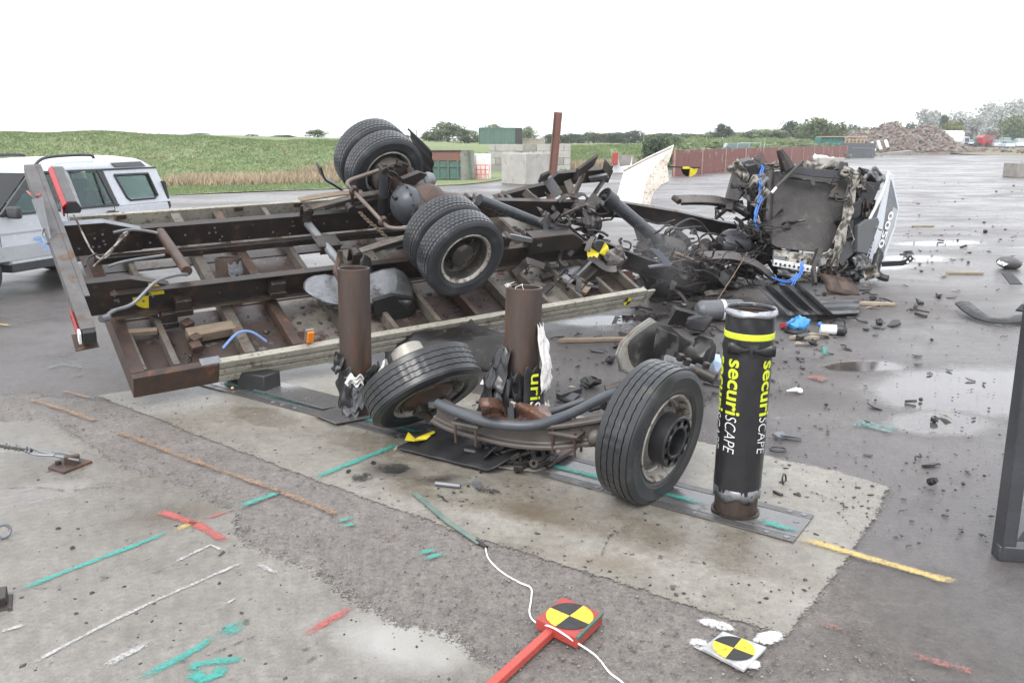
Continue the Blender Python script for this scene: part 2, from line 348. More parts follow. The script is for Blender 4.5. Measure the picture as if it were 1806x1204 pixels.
def fray(m, extra=None):
    t = m.node_tree; v = t.nodes.new('ShaderNodeTexCoord').outputs['Object']; at = t.nodes.new('ShaderNodeAttribute'); at.attribute_name = 'edge'
    n = math_(t, 'ADD', math_(t, 'MULTIPLY', noise(t, v, 60, 4, .8), .55), math_(t, 'MULTIPLY', noise(t, v, 12, 5, .7), .45))
    k = ramp(t, math_(t, 'ADD', at.outputs['Fac'], math_(t, 'MULTIPLY', math_(t, 'SUBTRACT', n, .5), 3.4)), (.38, 0), (.62, 1))
    if extra is not None: k = math_(t, 'MULTIPLY', k, extra(t, v))
    t.links.new(k, t.nodes['Principled BSDF'].inputs['Alpha'])
ASPH = groundmat('wet_asphalt', (.098, .09, .087), (.15, .139, .134), .7, (.62, .6, .6), (.33, .6, .64),
    wetblobs=[(4.2, 8.2, 3.2, 2.6, .2), (4.6, 6.3, 2.2, 1.5, .2), (9, 17, 8, 8, .3), (16, 26, 16, 10, .3), (30, 60, 40, 30, .3), (-2, 24, 9, 5, .2), (-8, 17, 5, 3, .4), (2.5, 10, 3, 2, .4), (-3.5, 8.3, 1.6, 1.2, .5), (20, 33, 20, 14, .2)],
    pudblobs=[(4.15, 6.75, 1.35, .85, .15), (3.2, 5.9, .5, .3, .3), (2.3, 11.2, .9, .35, .5), (1.25, 9.6, .7, .3, .3), (8.9, 17.2, 1.2, .5, .3), (5.9, 13.9, 1.2, .5, .2), (6.6, 6.9, .8, .5, 0), (3.3, 7.5, .5, .25, .2), (-7.9, 16.2, 1.2, .5, .5), (7.3, 14.9, .9, .5, .2)],
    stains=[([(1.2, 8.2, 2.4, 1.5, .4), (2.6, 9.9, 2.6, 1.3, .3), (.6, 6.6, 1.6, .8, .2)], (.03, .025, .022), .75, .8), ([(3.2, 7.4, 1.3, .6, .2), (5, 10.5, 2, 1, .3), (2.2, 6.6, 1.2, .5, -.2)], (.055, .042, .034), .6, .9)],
    big=.3, wscale=.32, stretch=(.5, .8, 1), bmp=.9, damp=.17)
SLAB = groundmat('new_slab_concrete', (.19, .175, .152), (.25, .234, .205), .3, (.58, .54, .48), (.42, .66, .72),
    wetblobs=[(.1, 4.6, .95, .3, -.6), (1.25, 3.75, .5, .22, -.6), (-1.9, 6., .5, .22, -.6), (-.4, 4.65, .5, .25, -.5), (.35, 4.35, 1.1, .28, -.6), (1.3, 3.9, .35, .4, -.6), (-.9, 5.35, .8, .2, -.6)],
    stains=[([(-.75, 4.95, .26, .16, -.5), (-.45, 4.8, .2, .1, .2)], (.03, .03, .03), .8, .9), ([(.45, 3.75, .25, .12, -.2), (.15, 4.3, .5, .16, -.6)], (.16, .12, .08), .5, .8)],
    big=.5, wscale=.5, bmp=.35, aggs=110, dry=.42, damp=.11, pits=14)
OLDC = groundmat('old_apron_concrete', (.148, .137, .122), (.195, .182, .164), .34, (.66, .62, .56), (.4, .68, .7),
    wetblobs=[(-2.1, 4.35, .55, .33, .5), (-3.2, 5., .9, .4, .4)], pudblobs=[(-2.9, 4.55, .5, .16, .6)],
    stains=[([(-1.9, 4.3, .4, .2, .5)], (.1, .075, .05), .6, .8)], white=[([(-.42, 3.08, .36, .24, -.3)], (.36, .355, .34), .85, .5)],
    big=.6, wscale=.55, bmp=.5, aggs=120, dry=.48, damp=.14, pits=9)
STRIP = groundmat('rough_tarmac', (.116, .103, .094), (.165, .149, .136), .6, (.72, .7, .68), (.5, .8, .8), wetblobs=[(1.2, 3., .6, .25, .2)], big=.6, wscale=.5, bmp=1., aggs=95, dry=.72, damp=.4, spk=(.15, .142, .135))
def fadex(t, v):
    sx = t.nodes.new('ShaderNodeSeparateXYZ'); t.links.new(v, sx.inputs[0]); return ramp(t, math_(t, 'MULTIPLY', math_(t, 'ADD', sx.outputs[0], math_(t, 'MULTIPLY', noise(t, v, 3, 8, .75), 1.2)), .2), (.36, 1), (.56, 0))
fray(SLAB); fray(OLDC); fray(STRIP, fadex)
R_ = 1500
b = B(); b.add([(-680, -15, 0), (800, -15, 0), (800, 1290, 0), (-680, 1290, 0)], [(0, 1, 2, 3)]); g = put(b, 'ground', ASPH, origin=(0, 0, 0), smooth=0); g['kind'] = 'structure'
strip_px = [(-300, 712), (60, 693), (240, 715), (700, 835), (1300, 965), (1700, 1010), (2000, 1330), (900, 1500), (-500, 1330), (-450, 900)]
sheet('tarmac_strip', [G(*q) for q in strip_px], .004, STRIP, jit=.05, fan=True)
slab_px = [(170, 700), (360, 774), (560, 850), (850, 955), (1090, 1030), (1290, 1095), (1385, 1122), (1440, 1060), (1503, 978), (1550, 900), (1572, 862)]
pts = [G(*q) for q in slab_px]+[S(.35, .95), S(-1.5, .98), S(-3.1, .98), S(-4.6, .95)]
slab = sheet('concrete_slab', pts, .010, SLAB, jit=.018)
old_px = [(-150, 752), (0, 747), (95, 742), (118, 760), (200, 815), (330, 862), (415, 902), (440, 960), (560, 1012), (640, 1062), (705, 1104), (800, 1118), (880, 1180), (960, 1330), (200, 1500), (-500, 1300), (-500, 900)]
sheet('old_concrete_apron', [G(*q) for q in old_px], .0145, OLDC, jit=.045)
# sprayed paint lines
def paintm(name, col, thr=.45, soft=.12):
    m, t, p = nodes(name); tc = t.nodes.new('ShaderNodeTexCoord'); v = tc.outputs['Object']
    n = math_(t, 'ADD', math_(t, 'MULTIPLY', noise(t, v, 70, 4, .8), .6), math_(t, 'MULTIPLY', noise(t, v, 9, 5, .7), .4)); at = t.nodes.new('ShaderNodeAttribute'); at.attribute_name = 'edge'
    a = math_(t, 'MULTIPLY', at.outputs['Fac'], 1.); a = math_(t, 'ADD', a, math_(t, 'MULTIPLY', math_(t, 'SUBTRACT', n, .5), 3.2))
    k = ramp(t, a, (thr-soft, 0), (thr+soft, .92))
    p.inputs['Base Color'].default_value = (*col, 1); p.inputs['Roughness'].default_value = .5; t.links.new(k, p.inputs['Alpha']); return m
PT = {'teal': paintm('teal_paint', (.035, .3, .25), .62, .45), 'yellow': paintm('yellow_paint', (.55, .4, .12), .6, .45), 'red': paintm('red_spray', (.4, .085, .075), .65, .45), 'orange': paintm('orange_paint', (.26, .155, .085), .98, .4),
      'white': paintm('chalk_white', (.4, .4, .39), .88, .4), 'dteal': paintm('worn_teal', (.11, .24, .23), 1.2, .4), 'dred': paintm('worn_red', (.26, .1, .085), .9, .3), 'splash': paintm('white_splash', (.7, .7, .7), .8, .25), 'soot': paintm('soot', (.025, .025, .025), 1.05, .2)}
def stripe(col, pxs, w, z=.019, name=None, label=None):
    P = [G(x, y) for x, y in pxs]; Q = []
    for a, b_ in zip(P, P[1:]):
        n = max(2, int((b_-a).length/.08)); Q += [a.lerp(b_, k/n) for k in range(n)]
    Q.append(P[-1]); vs = []; ed = []
    for i, q in enumerate(Q):
        d = (Q[min(i+1, len(Q)-1)]-Q[max(i-1, 0)]).normalized(); n = Vector((-d.y, d.x, 0)); e = 0 if i in (0, len(Q)-1) else 1
        ww = w*(1+.12*math.sin(i*1.7))
        for s, k in ((-.65, 0), (-.22, .85), (.22, .85), (.65, 0)): vs.append(q+n*ww*s+Vector((0, 0, z))); ed.append(k*e)
    fs = [(i*4+j, i*4+j+1, i*4+j+5, i*4+j+4) for i in range(len(Q)-1) for j in range(3)]
    me = bpy.data.meshes.new('paint'); me.from_pydata([tuple(v) for v in vs], [], fs); me.materials.append(PT[col])
    at = me.attributes.new('edge', 'FLOAT', 'POINT'); at.data.foreach_set('value', ed)
    o = bpy.data.objects.new(name or 'painted_line', me); COL.objects.link(o); o['kind'] = 'structure'; return o
def splat(col, px, rx, ry, rot=0, z=.0195, name='paint_patch'):
    c = G(*px); n = 20; vs = [c+Vector((0, 0, z))]; ed = [1.]
    for k, e in ((.55, .9), (1, 0)):
        for j in range(n):
            a = 2*math.pi*j/n; x = math.cos(a)*rx*k; y = math.sin(a)*ry*k; vs.append(c+Vector((x*math.cos(rot)-y*math.sin(rot), x*math.sin(rot)+y*math.cos(rot), z))); ed.append(e)
    fs = [(0, 1+j, 1+(j+1) % n) for j in range(n)]+[(1+j, 1+n+j, 1+n+(j+1) % n, 1+(j+1) % n) for j in range(n)]
    me = bpy.data.meshes.new('paint'); me.from_pydata([tuple(v) for v in vs], [], fs); me.materials.append(PT[col])
    at = me.attributes.new('edge', 'FLOAT', 'POINT'); at.data.foreach_set('value', ed)
    o = bpy.data.objects.new(name, me); COL.objects.link(o); o['kind'] = 'structure'
for c, pxs, w in (('teal', [(28, 1047), (120, 1012), (302, 942)], .045), ('teal', [(417, 899), (505, 868)], .055), ('teal', [(552, 848), (620, 820), (706, 786)], .06),
    ('yellow', [(300, 943), (362, 918)], .05), ('red', [(276, 904), (345, 928), (404, 962)], .06), ('red', [(345, 923), (420, 903)], .03), ('red', [(530, 1128), (630, 1072)], .05),
    ('teal', [(240, 1206), (330, 1160), (385, 1128)], .05), ('teal', [(382, 1127), (434, 1106)], .09), ('yellow', [(1407, 952), (1500, 980), (1688, 1034)], .062),
    ('orange', [(50, 706), (120, 728), (175, 748)], .07), ('orange', [(200, 762), (330, 812), (480, 865), (605, 915)], .06), ('orange', [(105, 690), (165, 706)], .05), ('orange', [(670, 945), (700, 955)], .06),
    ('white', [(40, 1185), (180, 1110), (280, 1062), (440, 992)], .03), ('white', [(160, 1192), (285, 1130)], .05), ('white', [(290, 1005), (372, 966), (402, 980)], .03), ('white', [(440, 992), (500, 1022)], .035), ('white', [(380, 1080), (440, 1048)], .02), ('white', [(-20, 1125), (75, 1100)], .03),
    ('yellow', [(-12, 572), (20, 577)], .05), ('dteal', [(70, 655), (110, 645), (155, 652)], .07), ('dred', [(115, 668), (165, 660)], .06), ('dred', [(1420, 672), (1458, 670), (1435, 678)], .09), ('red', [(1415, 668), (1456, 668)], .07),
    ('teal', [(1453, 612), (1456, 630)], .05), ('dteal', [(1490, 745), (1600, 765)], .3), ('dteal', [(1355, 745), (1395, 740)], .12), ('dred', [(1580, 1153), (1745, 1200)], .07), ('dteal', [(1495, 1185), (1530, 1195)], .1), ('dred', [(1420, 1095), (1520, 1128)], .05), ('dteal', [(1580, 850), (1605, 856)], .1)):
    stripe(c, pxs, w)
for px in ((612, 926), (760, 982)):
    for dx, dy in ((-6, -5), (4, 4)): stripe('teal', [(px[0]-22+dx, px[1]+4+dy), (px[0]+22+dx, px[1]-4+dy)], .036, name='painted_tick')
stripe('teal', [(335, 1190), (345, 1178), (385, 1172), (436, 1168)], .05); stripe('teal', [(335, 1190), (360, 1204), (385, 1195), (395, 1176)], .06)
splat('splash', (1232, 1140), .055, .05); splat('splash', (1265, 1108), .12, .05, -.5); splat('splash', (1355, 1130), .11, .06, .4); splat('splash', (1325, 1178), .05, .045); splat('splash', (1240, 1150), .07, .03, -.6)
for pxs in ([(300, 1185), (340, 1168), (372, 1160), (420, 1140), (470, 1120)], [(-20, 868), (60, 862), (120, 870), (190, 862), (240, 868)], [(560, 1005), (600, 1030), (612, 1060), (660, 1085)], [(1010, 1010), (1060, 985), (1075, 950), (1120, 930)], [(1405, 862), (1480, 890), (1530, 893)], [(1380, 1150), (1430, 1160), (1445, 1172)]): stripe('soot', pxs, .022, name='crack')
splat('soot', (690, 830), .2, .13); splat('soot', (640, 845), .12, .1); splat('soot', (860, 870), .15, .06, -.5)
# loose stones of the tarmac strip
def scatter_px(poly, n, seed):
    r = np.random.default_rng(seed); P = np.array(poly, float); out = []
    lo, hi = P.min(0), P.max(0)
    while len(out) < n:
        q = r.uniform(lo, hi, (n*2, 2)); ins = np.zeros(len(q), bool); j = len(P)-1
        for i in range(len(P)):
            c = ((P[i, 1] > q[:, 1]) != (P[j, 1] > q[:, 1])) & (q[:, 0] < (P[j, 0]-P[i, 0])*(q[:, 1]-P[i, 1])/(P[j, 1]-P[i, 1]+1e-9)+P[i, 0]); ins ^= c; j = i
        out += q[ins].tolist()
    return np.array(out[:n])
OCT = np.array([(1, 0, 0), (-1, 0, 0), (0, 1, 0), (0, -1, 0), (0, 0, 1), (0, 0, -1)], float); OCF = np.array([(0, 2, 4), (2, 1, 4), (1, 3, 4), (3, 0, 4), (2, 0, 5), (1, 2, 5), (3, 1, 5), (0, 3, 5)])
def pebbles(name, pxy, smin, smax, mat, seed, flat=.6, z=.012, power=3):
    r = np.random.default_rng(seed); n = len(pxy); vs = np.zeros((n, 6, 3)); s = smin+(smax-smin)*r.random(n)**power
    for i, (x, y) in enumerate(pxy):
        g_ = G(x, y); a = r.uniform(0, 6.28); k = OCT*(s[i]*r.uniform(.6, 1.4, 3)*(1, 1, flat)); k = k*r.uniform(.7, 1.2, (6, 1))
        ca, sa = math.cos(a), math.sin(a); vs[i, :, 0] = g_.x+k[:, 0]*ca-k[:, 1]*sa; vs[i, :, 1] = g_.y+k[:, 0]*sa+k[:, 1]*ca; vs[i, :, 2] = z+k[:, 2]+s[i]*flat*.3
    f = (OCF[None]+np.arange(n)[:, None, None]*6).reshape(-1, 3)
    o = inst(arrmesh(name, vs.reshape(-1, 3), f, mat, np.repeat(r.random(n), 8)), name); o['kind'] = 'stuff'; return o
STONE = M('loose_stone', (.2, .185, .17), (.13, .12, .115), 20, .7, tint=.5, bmp=.3)
CRUMB = M('dark_crumbs', (.035, .032, .032), (.06, .055, .05), 20, .45, tint=.6, bmp=.2)
pebbles('gravel', scatter_px([(420, 905), (560, 850), (850, 955), (1090, 1030), (1380, 1130), (1500, 1100), (1640, 1204), (880, 1204), (800, 1118), (640, 1062), (440, 960)], 3800, 1), .002, .009, STONE, 2, power=4)
pebbles('gravel', scatter_px([(0, 690), (170, 702), (560, 850), (420, 900), (330, 860), (120, 760), (0, 745)], 1400, 3), .002, .009, STONE, 4, power=4)
def along(pxs, n, sd, seed):
    r = np.random.default_rng(seed); P = np.array(pxs, float); k = r.integers(0, len(P)-1, n); u = r.random((n, 1)); return P[k]*(1-u)+P[k+1]*u+r.normal(0, sd, (n, 2))
pebbles('gravel', along(old_px[2:13], 900, 9, 61), .002, .009, STONE, 62, power=3, z=.014); pebbles('gravel', along(slab_px, 700, 7, 63), .002, .008, STONE, 64, power=3, z=.01)
pebbles('debris_crumbs', scatter_px([(180, 700), (900, 690), (1340, 790), (1560, 870), (1380, 1110), (850, 950)], 900, 5), .002, .012, CRUMB, 6, .5, power=4)
pebbles('debris_crumbs', scatter_px([(1340, 600), (1760, 500), (1790, 1000), (1600, 960), (1340, 800)], 1000, 7), .003, .016, CRUMB, 8, .5, power=4)
pebbles('debris_crumbs', scatter_px([(960, 600), (1250, 500), (1700, 480), (1790, 420), (1600, 400), (1560, 500), (1400, 700), (950, 760)], 1300, 9), .004, .03, CRUMB, 10, .45, power=4)
pebbles('debris_crumbs', scatter_px([(1590, 330), (1806, 300), (1806, 480), (1590, 480)], 90, 11), .02, .06, CRUMB, 12, .4, power=3)
pebbles('debris_crumbs', scatter_px([(0, 800), (420, 910), (640, 1070), (850, 1204), (0, 1204)], 90, 13), .003, .012, CRUMB, 14, .4, z=.015, power=2)
# ------------------------------------------------------------------ grass bank
def sstep(x): x = np.clip(x, 0, 1); return x*x*(3-2*x)
XB = [-90, -9, -4, 4, 9, 13, 44, 60, 100, 160]; YB = [43, 43, 60, 66, 71, 66, 120, 158, 240, 330]
XH = [-90, -30, -16, -11, -6, 5, 13, 44, 62, 80, 160]; HH = [2.65, 2.6, 2.25, 2., 1.7, 1.55, 1.6, 1.7, 1.3, .6, .5]
def bank(X, Y):
    X = np.asarray(X, float); Y = np.asarray(Y, float)
    n = np.sin(X*.37+1.3)*np.cos(Y*.29)*.5+np.sin(X*.9+Y*.7)*.25+np.sin(X*2.1-Y*1.3)*.12
    k = sstep((Y-np.interp(X, XB, YB))/9.); return k*(np.interp(X, XH, HH)+n*.22)+.012+.02*(1-k)*(n+1)
GRASS = M('grass', (.135, .205, .08), (.2, .24, .11), .35, .8, tint=.22, spots=(.3, .25, .12), sp=(.58, .72), sps=.5, bmp=0)
DRYG = M('dry_grass', (.43, .34, .24), (.34, .27, .17), .5, .85, tint=.3, bmp=0)
SOILG = M('turf', (.135, .195, .078), (.205, .23, .11), .3, .9, spots=(.24, .2, .12), sp=(.55, .7), sps=.4, bmp=.8, bs=8, bd=.1)
gx = np.concatenate([np.linspace(-90, 60, 150), np.linspace(64, 400, 40)]); rows = []
front = lambda x: np.interp(x, [-90, -13.4, -8.5, -6, -2, 3, 4.5, 9.5, 13, 44, 60, 100, 160, 400], [33, 32.8, 36.8, 38.5, 41, 58, 62, 69, 62, 116, 154, 236, 326, 700])
ts = np.concatenate([np.linspace(0, 30, 40), np.linspace(32, 120, 20), [200, 400, 560]])
vs = np.array([(x, front(x)+t_, float(bank(x, front(x)+t_))) for t_ in ts for x in gx]); nx = len(gx)
fs = np.array([(i*nx+j, i*nx+j+1, (i+1)*nx+j+1, (i+1)*nx+j) for i in range(len(ts)-1) for j in range(nx-1)])
o = inst(arrmesh('grass_bank', vs, fs, SOILG, smooth=True), 'grass_bank'); o['kind'] = 'structure'
def tufts(name, xy, hmin, hmax, w, mat, seed, lean=.5, blades=3):
    r = np.random.default_rng(seed); n = len(xy)*blades; X = np.repeat(xy[:, 0], blades)+r.normal(0, w*1.5, n); Y = np.repeat(xy[:, 1], blades)+r.normal(0, w*1.5, n); Z = bank(X, Y)
    h = r.uniform(hmin, hmax, n); a = r.uniform(0, 6.28, n); la = r.uniform(0, 6.28, n); l = r.uniform(0, lean, n)*h; ww = w*r.uniform(.5, 1.2, n)
    v = np.zeros((n, 3, 3)); v[:, 0] = np.stack([X-np.cos(a)*ww, Y-np.sin(a)*ww, Z-.03], 1); v[:, 1] = np.stack([X+np.cos(a)*ww, Y+np.sin(a)*ww, Z-.03], 1); v[:, 2] = np.stack([X+np.cos(la)*l, Y+np.sin(la)*l, Z+h], 1)
    o = inst(arrmesh(name, v.reshape(-1, 3), np.arange(n*3).reshape(-1, 3), mat, np.repeat(r.random(len(xy)), blades)), name); o['kind'] = 'stuff'; return o
def area(n, x0, x1, d0, d1, seed, base=front):
    r = np.random.default_rng(seed); x = r.uniform(x0, x1, n); return np.stack([x, base(x)+r.uniform(d0, d1, n)], 1)
tufts('grass', area(34000, -45, -4, 9, 22, 1), .02, .1, .07, GRASS, 2)
tufts('grass', area(9000, -24, -4, .3, 9, 3), .03, .1, .05, GRASS, 4)
tufts('tall_dry_grass', area(3000, -16.5, -7, 6.2, 11, 5), .15, .62, .03, DRYG, 6, .9)
tufts('grass', area(9000, 0, 16, 0, 16, 7), .06, .2, .12, GRASS, 8)
tufts('tall_dry_grass', area(900, -45, -5, 8, 22, 15), .04, .14, .05, DRYG, 16, .8)
tufts('tall_dry_grass', area(700, 3.5, 11, 0, 2.2, 9), .3, .8, .06, DRYG, 10)
tufts('grass', area(7000, 12, 62, 0, 16, 11), .3, .9, .2, GRASS, 12)
tufts('tall_dry_grass', area(900, 34, 52, 0, 6, 13), .5, 1., .12, DRYG, 14)
# ------------------------------------------------------------------ trees
def leafmat(name, c1, c2):
    m, t, p = nodes(name); at = t.nodes.new('ShaderNodeAttribute'); at.attribute_name = 'tint'; oi = t.nodes.new('ShaderNodeObjectInfo')
    c = mix(t, at.outputs['Fac'], c1, c2); c = mix(t, 1., c, ramp(t, oi.outputs['Random'], (0, .8), (1, 1.2)), 'MULTIPLY'); t.links.new(c, p.inputs['Base Color'])
    p.inputs['Roughness'].default_value = .6; p.inputs['Specular IOR Level'].default_value = .25
    tr = t.nodes.new('ShaderNodeBsdfTranslucent'); t.links.new(c, tr.inputs[0]); mx = t.nodes.new('ShaderNodeMixShader'); mx.inputs[0].default_value = .25
    t.links.new(p.outputs[0], mx.inputs[1]); t.links.new(tr.outputs[0], mx.inputs[2]); t.links.new(mx.outputs[0], t.nodes['Material Output'].inputs[0]); return m
LEAF = {'green': leafmat('green_leaves', (.075, .108, .042), (.145, .18, .08)), 'dark': leafmat('dark_leaves', (.045, .072, .042), (.085, .115, .065)), 'yellow': leafmat('yellow_green_leaves', (.12, .14, .03), (.2, .2, .06)), 'silver': leafmat('silver_leaves', (.3, .33, .29), (.52, .53, .52)), 'pale': leafmat('pale_leaves', (.14, .185, .1), (.24, .275, .17))}
BARK = M('bark', (.1, .08, .06), (.07, .058, .045), 3, .85)
def crown(seed, n=2600, blobs_=30, card=.075, cone=False):
    r = np.random.default_rng(seed); c = []; 
    while len(c) < blobs_:
        z = r.uniform(-.85, .8); q = r.uniform(-1, 1, 2)
        if np.linalg.norm(q) < 1: c.append((*(q*math.sqrt(max(0, 1-((z+.85)/1.75)**2))), z))
    c = np.array(c)
    if cone: c[:, :2] *= (1-.75*(c[:, 2:]+.85)/1.7)
    br = r.uniform(.24, .46, blobs_)*(.7 if cone else 1); k = r.integers(0, blobs_, n); d = r.normal(0, 1, (n, 3)); d /= np.linalg.norm(d, axis=1)[:, None]
    p = c[k]*np.array([.8, .8, .86])+d*(br[k]*r.uniform(.55, 1.08, n))[:, None]; p[:, 2] = np.maximum(p[:, 2], -.95)
    u = r.normal(0, 1, (n, 3)); u /= np.linalg.norm(u, axis=1)[:, None]; w = np.cross(u, r.normal(0, 1, (n, 3))); w /= np.linalg.norm(w, axis=1)[:, None]; s = (card*r.uniform(.5, 1.3, n))[:, None]
    v = np.stack([p-u*s, p+w*s*.6, p+u*s, p-w*s*.6], 1).reshape(-1, 3); bt = r.uniform(.15, .85, blobs_); return v, np.arange(n*4).reshape(-1, 4), np.clip(bt[k]+r.uniform(-.25, .25, n), 0, 1)
CRW = {}; 
def trunkmesh():
    b = B(); b.tube([(0, 0, -1), (.02, 0, -.5), (0, .03, .1)], [.07, .03], 8, 3)
    for k in range(5):
        a = k*1.3; b.tube([(0, 0, -.45+k*.09), (.2*math.cos(a), .2*math.sin(a), -.1+k*.1), (.5*math.cos(a), .5*math.sin(a), .2+k*.1)], [.025, .008], 5, 3)
    return tomesh('trunk', b, BARK)
TRUNK = trunkmesh()
def tree(px, ytop, wpx, Y, kind, label, group=None, shape=0, base=None, name='tree', ybase=None, n=2600):
    key = (kind, shape, n)
    if key not in CRW: CRW[key] = arrmesh('crown', *crown(100+shape, n, cone=(shape == 9)), mat=LEAF[kind]) if False else None
    if CRW[key] is None:
        v, f, tn = crown(100+shape, n, cone=(shape == 9), card=.075 if n > 800 else .1); CRW[key] = arrmesh('crown', v, f, LEAF[kind], tn)
    top = D(px, ytop, Y); z0 = float(bank(top.x, Y)) if base is None else base; hw = wpx/2*Y/FPX; hz = (top.z-z0)/2
    M_ = Matrix.Translation((top.x, Y, z0+hz)) @ Matrix.Rotation(rnd.uniform(0, 6), 4, 'Z') @ Matrix.Diagonal((hw, hw, hz, 1))
    t = thing(name, label, 'bush' if name == 'bush' else 'tree', M_, group); inst(TRUNK, 'trunk', t); inst(CRW[key], 'crown', t); return t
GT = 'trees of the hedgerow behind the field'
for i, (px, yt, w, Y, k) in enumerate([(1008, 237, 56, 170, 'dark'), (1048, 234, 50, 175, 'green'), (1084, 234, 46, 170, 'dark'), (1120, 231, 50, 172, 'dark'), (1152, 238, 44, 168, 'green'), (1182, 236, 50, 160, 'dark'), (1212, 236, 50, 165, 'green'), (1238, 238, 44, 160, 'green'), (970, 238, 40, 170, 'dark'), (990, 240, 44, 180, 'green'), (1028, 238, 44, 190, 'dark'), (1066, 238, 44, 185, 'green'), (1102, 236, 44, 190, 'dark'), (1136, 239, 44, 185, 'green'), (1168, 236, 44, 178, 'dark'), (1198, 239, 44, 172, 'dark'), (1226, 238, 44, 170, 'green')]):
    tree(px, yt-2, w+6, Y, k, 'dark hedgerow tree in the low treeline behind the grass field', GT, i % 4)
GM = 'leafy trees behind the red wall'
for i, (px, yt, w, Y, k, lb) in enumerate([(1273, 217, 44, 150, 'dark', 'round dark tree standing above the scrub behind the parked pale vehicle'), (1322, 230, 70, 140, 'pale', 'pale bushy tree behind the middle of the rusty red wall'), (1362, 227, 80, 135, 'pale', 'broad pale bush tree behind the right half of the rusty red wall'),
    (1395, 211, 52, 160, 'dark', 'tall dark tree behind the pale bushes beyond the red wall'), (1440, 206, 84, 150, 'green', 'widest green tree left of the rubble heap'), (1478, 214, 60, 160, 'green', 'green tree touching the left end of the rubble heap'), (1507, 217, 34, 200, 'dark', 'small dark tree peeping over the top of the rubble heap')]):
    tree(px, yt, w, Y, k, lb, GM, i % 4)
for i, (px, yt, w, Y, k) in enumerate([(1255, 232, 50, 175, 'pale'), (1296, 231, 50, 180, 'green'), (1340, 226, 54, 185, 'pale'), (1378, 224, 50, 190, 'green'), (1415, 219, 54, 185, 'pale'), (1462, 219, 54, 190, 'green'), (1496, 222, 50, 200, 'pale'), (1530, 222, 50, 215, 'green')]):
    tree(px, yt, w, Y, k, 'pale hazy tree filling the far treeline behind the red wall', 'far treeline behind the red wall', i % 4)
for i, (px, yt, w, Y, k, lb, sh) in enumerate([(1580, 212, 46, 230, 'green', 'yellowish green tree above the middle of the rubble heap', 0), (1612, 214, 40, 230, 'dark', 'dark tree left of the first silvery willow', 1), (1640, 187, 62, 235, 'silver', 'silvery willow with a tall pale top above the right end of the rubble heap', 2), (1668, 198, 40, 215, 'dark', 'dark conical tree in front of the silvery willows', 9),
    (1690, 192, 54, 240, 'silver', 'silvery tree just behind the dark conical tree', 3), (1680, 211, 54, 205, 'yellow', 'low yellow green tree above the white tipper lorry', 1), (1712, 206, 60, 235, 'green', 'green tree between the white lorry and the red tractor unit', 0), (1728, 200, 60, 225, 'silver', 'greyish willow above the red tractor unit', 2), (1752, 178, 84, 240, 'silver', 'tall silver willow on the skyline near the red tractor unit', 3),
    (1765, 192, 70, 215, 'silver', 'silver willow hanging down beside the parked cars', 1), (1742, 196, 46, 250, 'green', 'green tree wedged between two silver willows', 2), (1798, 172, 80, 250, 'silver', 'tallest silver willow at the far edge of the car park', 0), (1797, 200, 66, 205, 'green', 'green tree in front of the tallest silver willow', 3), (1850, 175, 90, 230, 'silver', 'silver willow past the end of the car park', 2), (1560, 214, 30, 260, 'green', 'small green tree over the left half of the rubble heap', 1)]):
    tree(px, yt, w, Y, k, lb, 'trees around the far car park', sh)
for i, (px, yt, w, Y, k, lb, nm) in enumerate([(700, 236, 60, 118, 'pale', 'low pale tree hidden behind the far dual wheels', 'tree'), (768, 236, 60, 140, 'pale', 'low hazy tree left of the pale round tree behind the skip', 'tree'), (850, 238, 70, 150, 'green', 'low green tree just left of the shipping container', 'tree'), (905, 234, 70, 160, 'pale', 'low hazy tree between the shipping container and the rusty post', 'tree'), (620, 238, 56, 90, 'green', 'low green bush on the bank left of the far dual wheels', 'bush'), (790, 214, 84, 120, 'pale', 'pale round tree behind the green skip', 'tree'), (826, 228, 50, 125, 'pale', 'smaller pale tree beside the green shipping container', 'tree'), (872, 217, 52, 135, 'pale', 'tree top showing over the roof of the green shipping container', 'tree'), (932, 222, 46, 140, 'pale', 'small pale tree right of the green shipping container', 'tree'), (756, 232, 40, 120, 'green', 'small tree just behind the black mudguard', 'tree'),
    (1160, 237, 66, 62, 'dark', 'dark rounded bush at the left end of the rusty red wall', 'bush'), (1190, 238, 40, 75, 'pale', 'pale bush behind the dark rounded bush', 'bush'), (560, 228, 46, 66, 'pale', 'thin pale shrub on the bank beside the far dual wheels', 'bush'), (500, 238, 44, 66, 'green', 'low shrub on the bank skyline', 'bush'), (444, 236, 30, 70, 'silver', 'greyish bare shrub on the bank skyline', 'bush'), (352, 235, 46, 90, 'dark', 'dark low shrub behind the crest of the grass bank', 'bush')]):
    tree(px, yt, w, Y, k, lb, 'scattered trees and bushes beyond the yard', i % 4, name=nm)
for i in range(14):   # scrub behind the red wall
    u = i/13; X = 14+u*36
    if abs(X-22.6) < 3.4: continue
    Y = 63+u*62+rnd.uniform(0, 6); p_ = CAMH+(8+rnd.uniform(-5, 4))*Y/FPX
    k = ('pale', 'green', 'pale')[i % 3]; key = (k, i % 4, 500)
    if key not in CRW: v, f, tn = crown(100+i % 4, 500, card=.11); CRW[key] = arrmesh('crown', v, f, LEAF[k], tn)
    z0 = float(bank(X, Y)); h = max(p_-z0, .7)*.5; t = thing('bush', 'low scrub bush in the row behind the rusty red wall', 'bush', Matrix.Translation((X, Y, z0+h*.6)) @ Matrix.Diagonal((2.6+u*2, 2.2, h, 1)), 'scrub bushes behind the red wall'); inst(TRUNK, 'trunk', t); inst(CRW[key], 'crown', t)
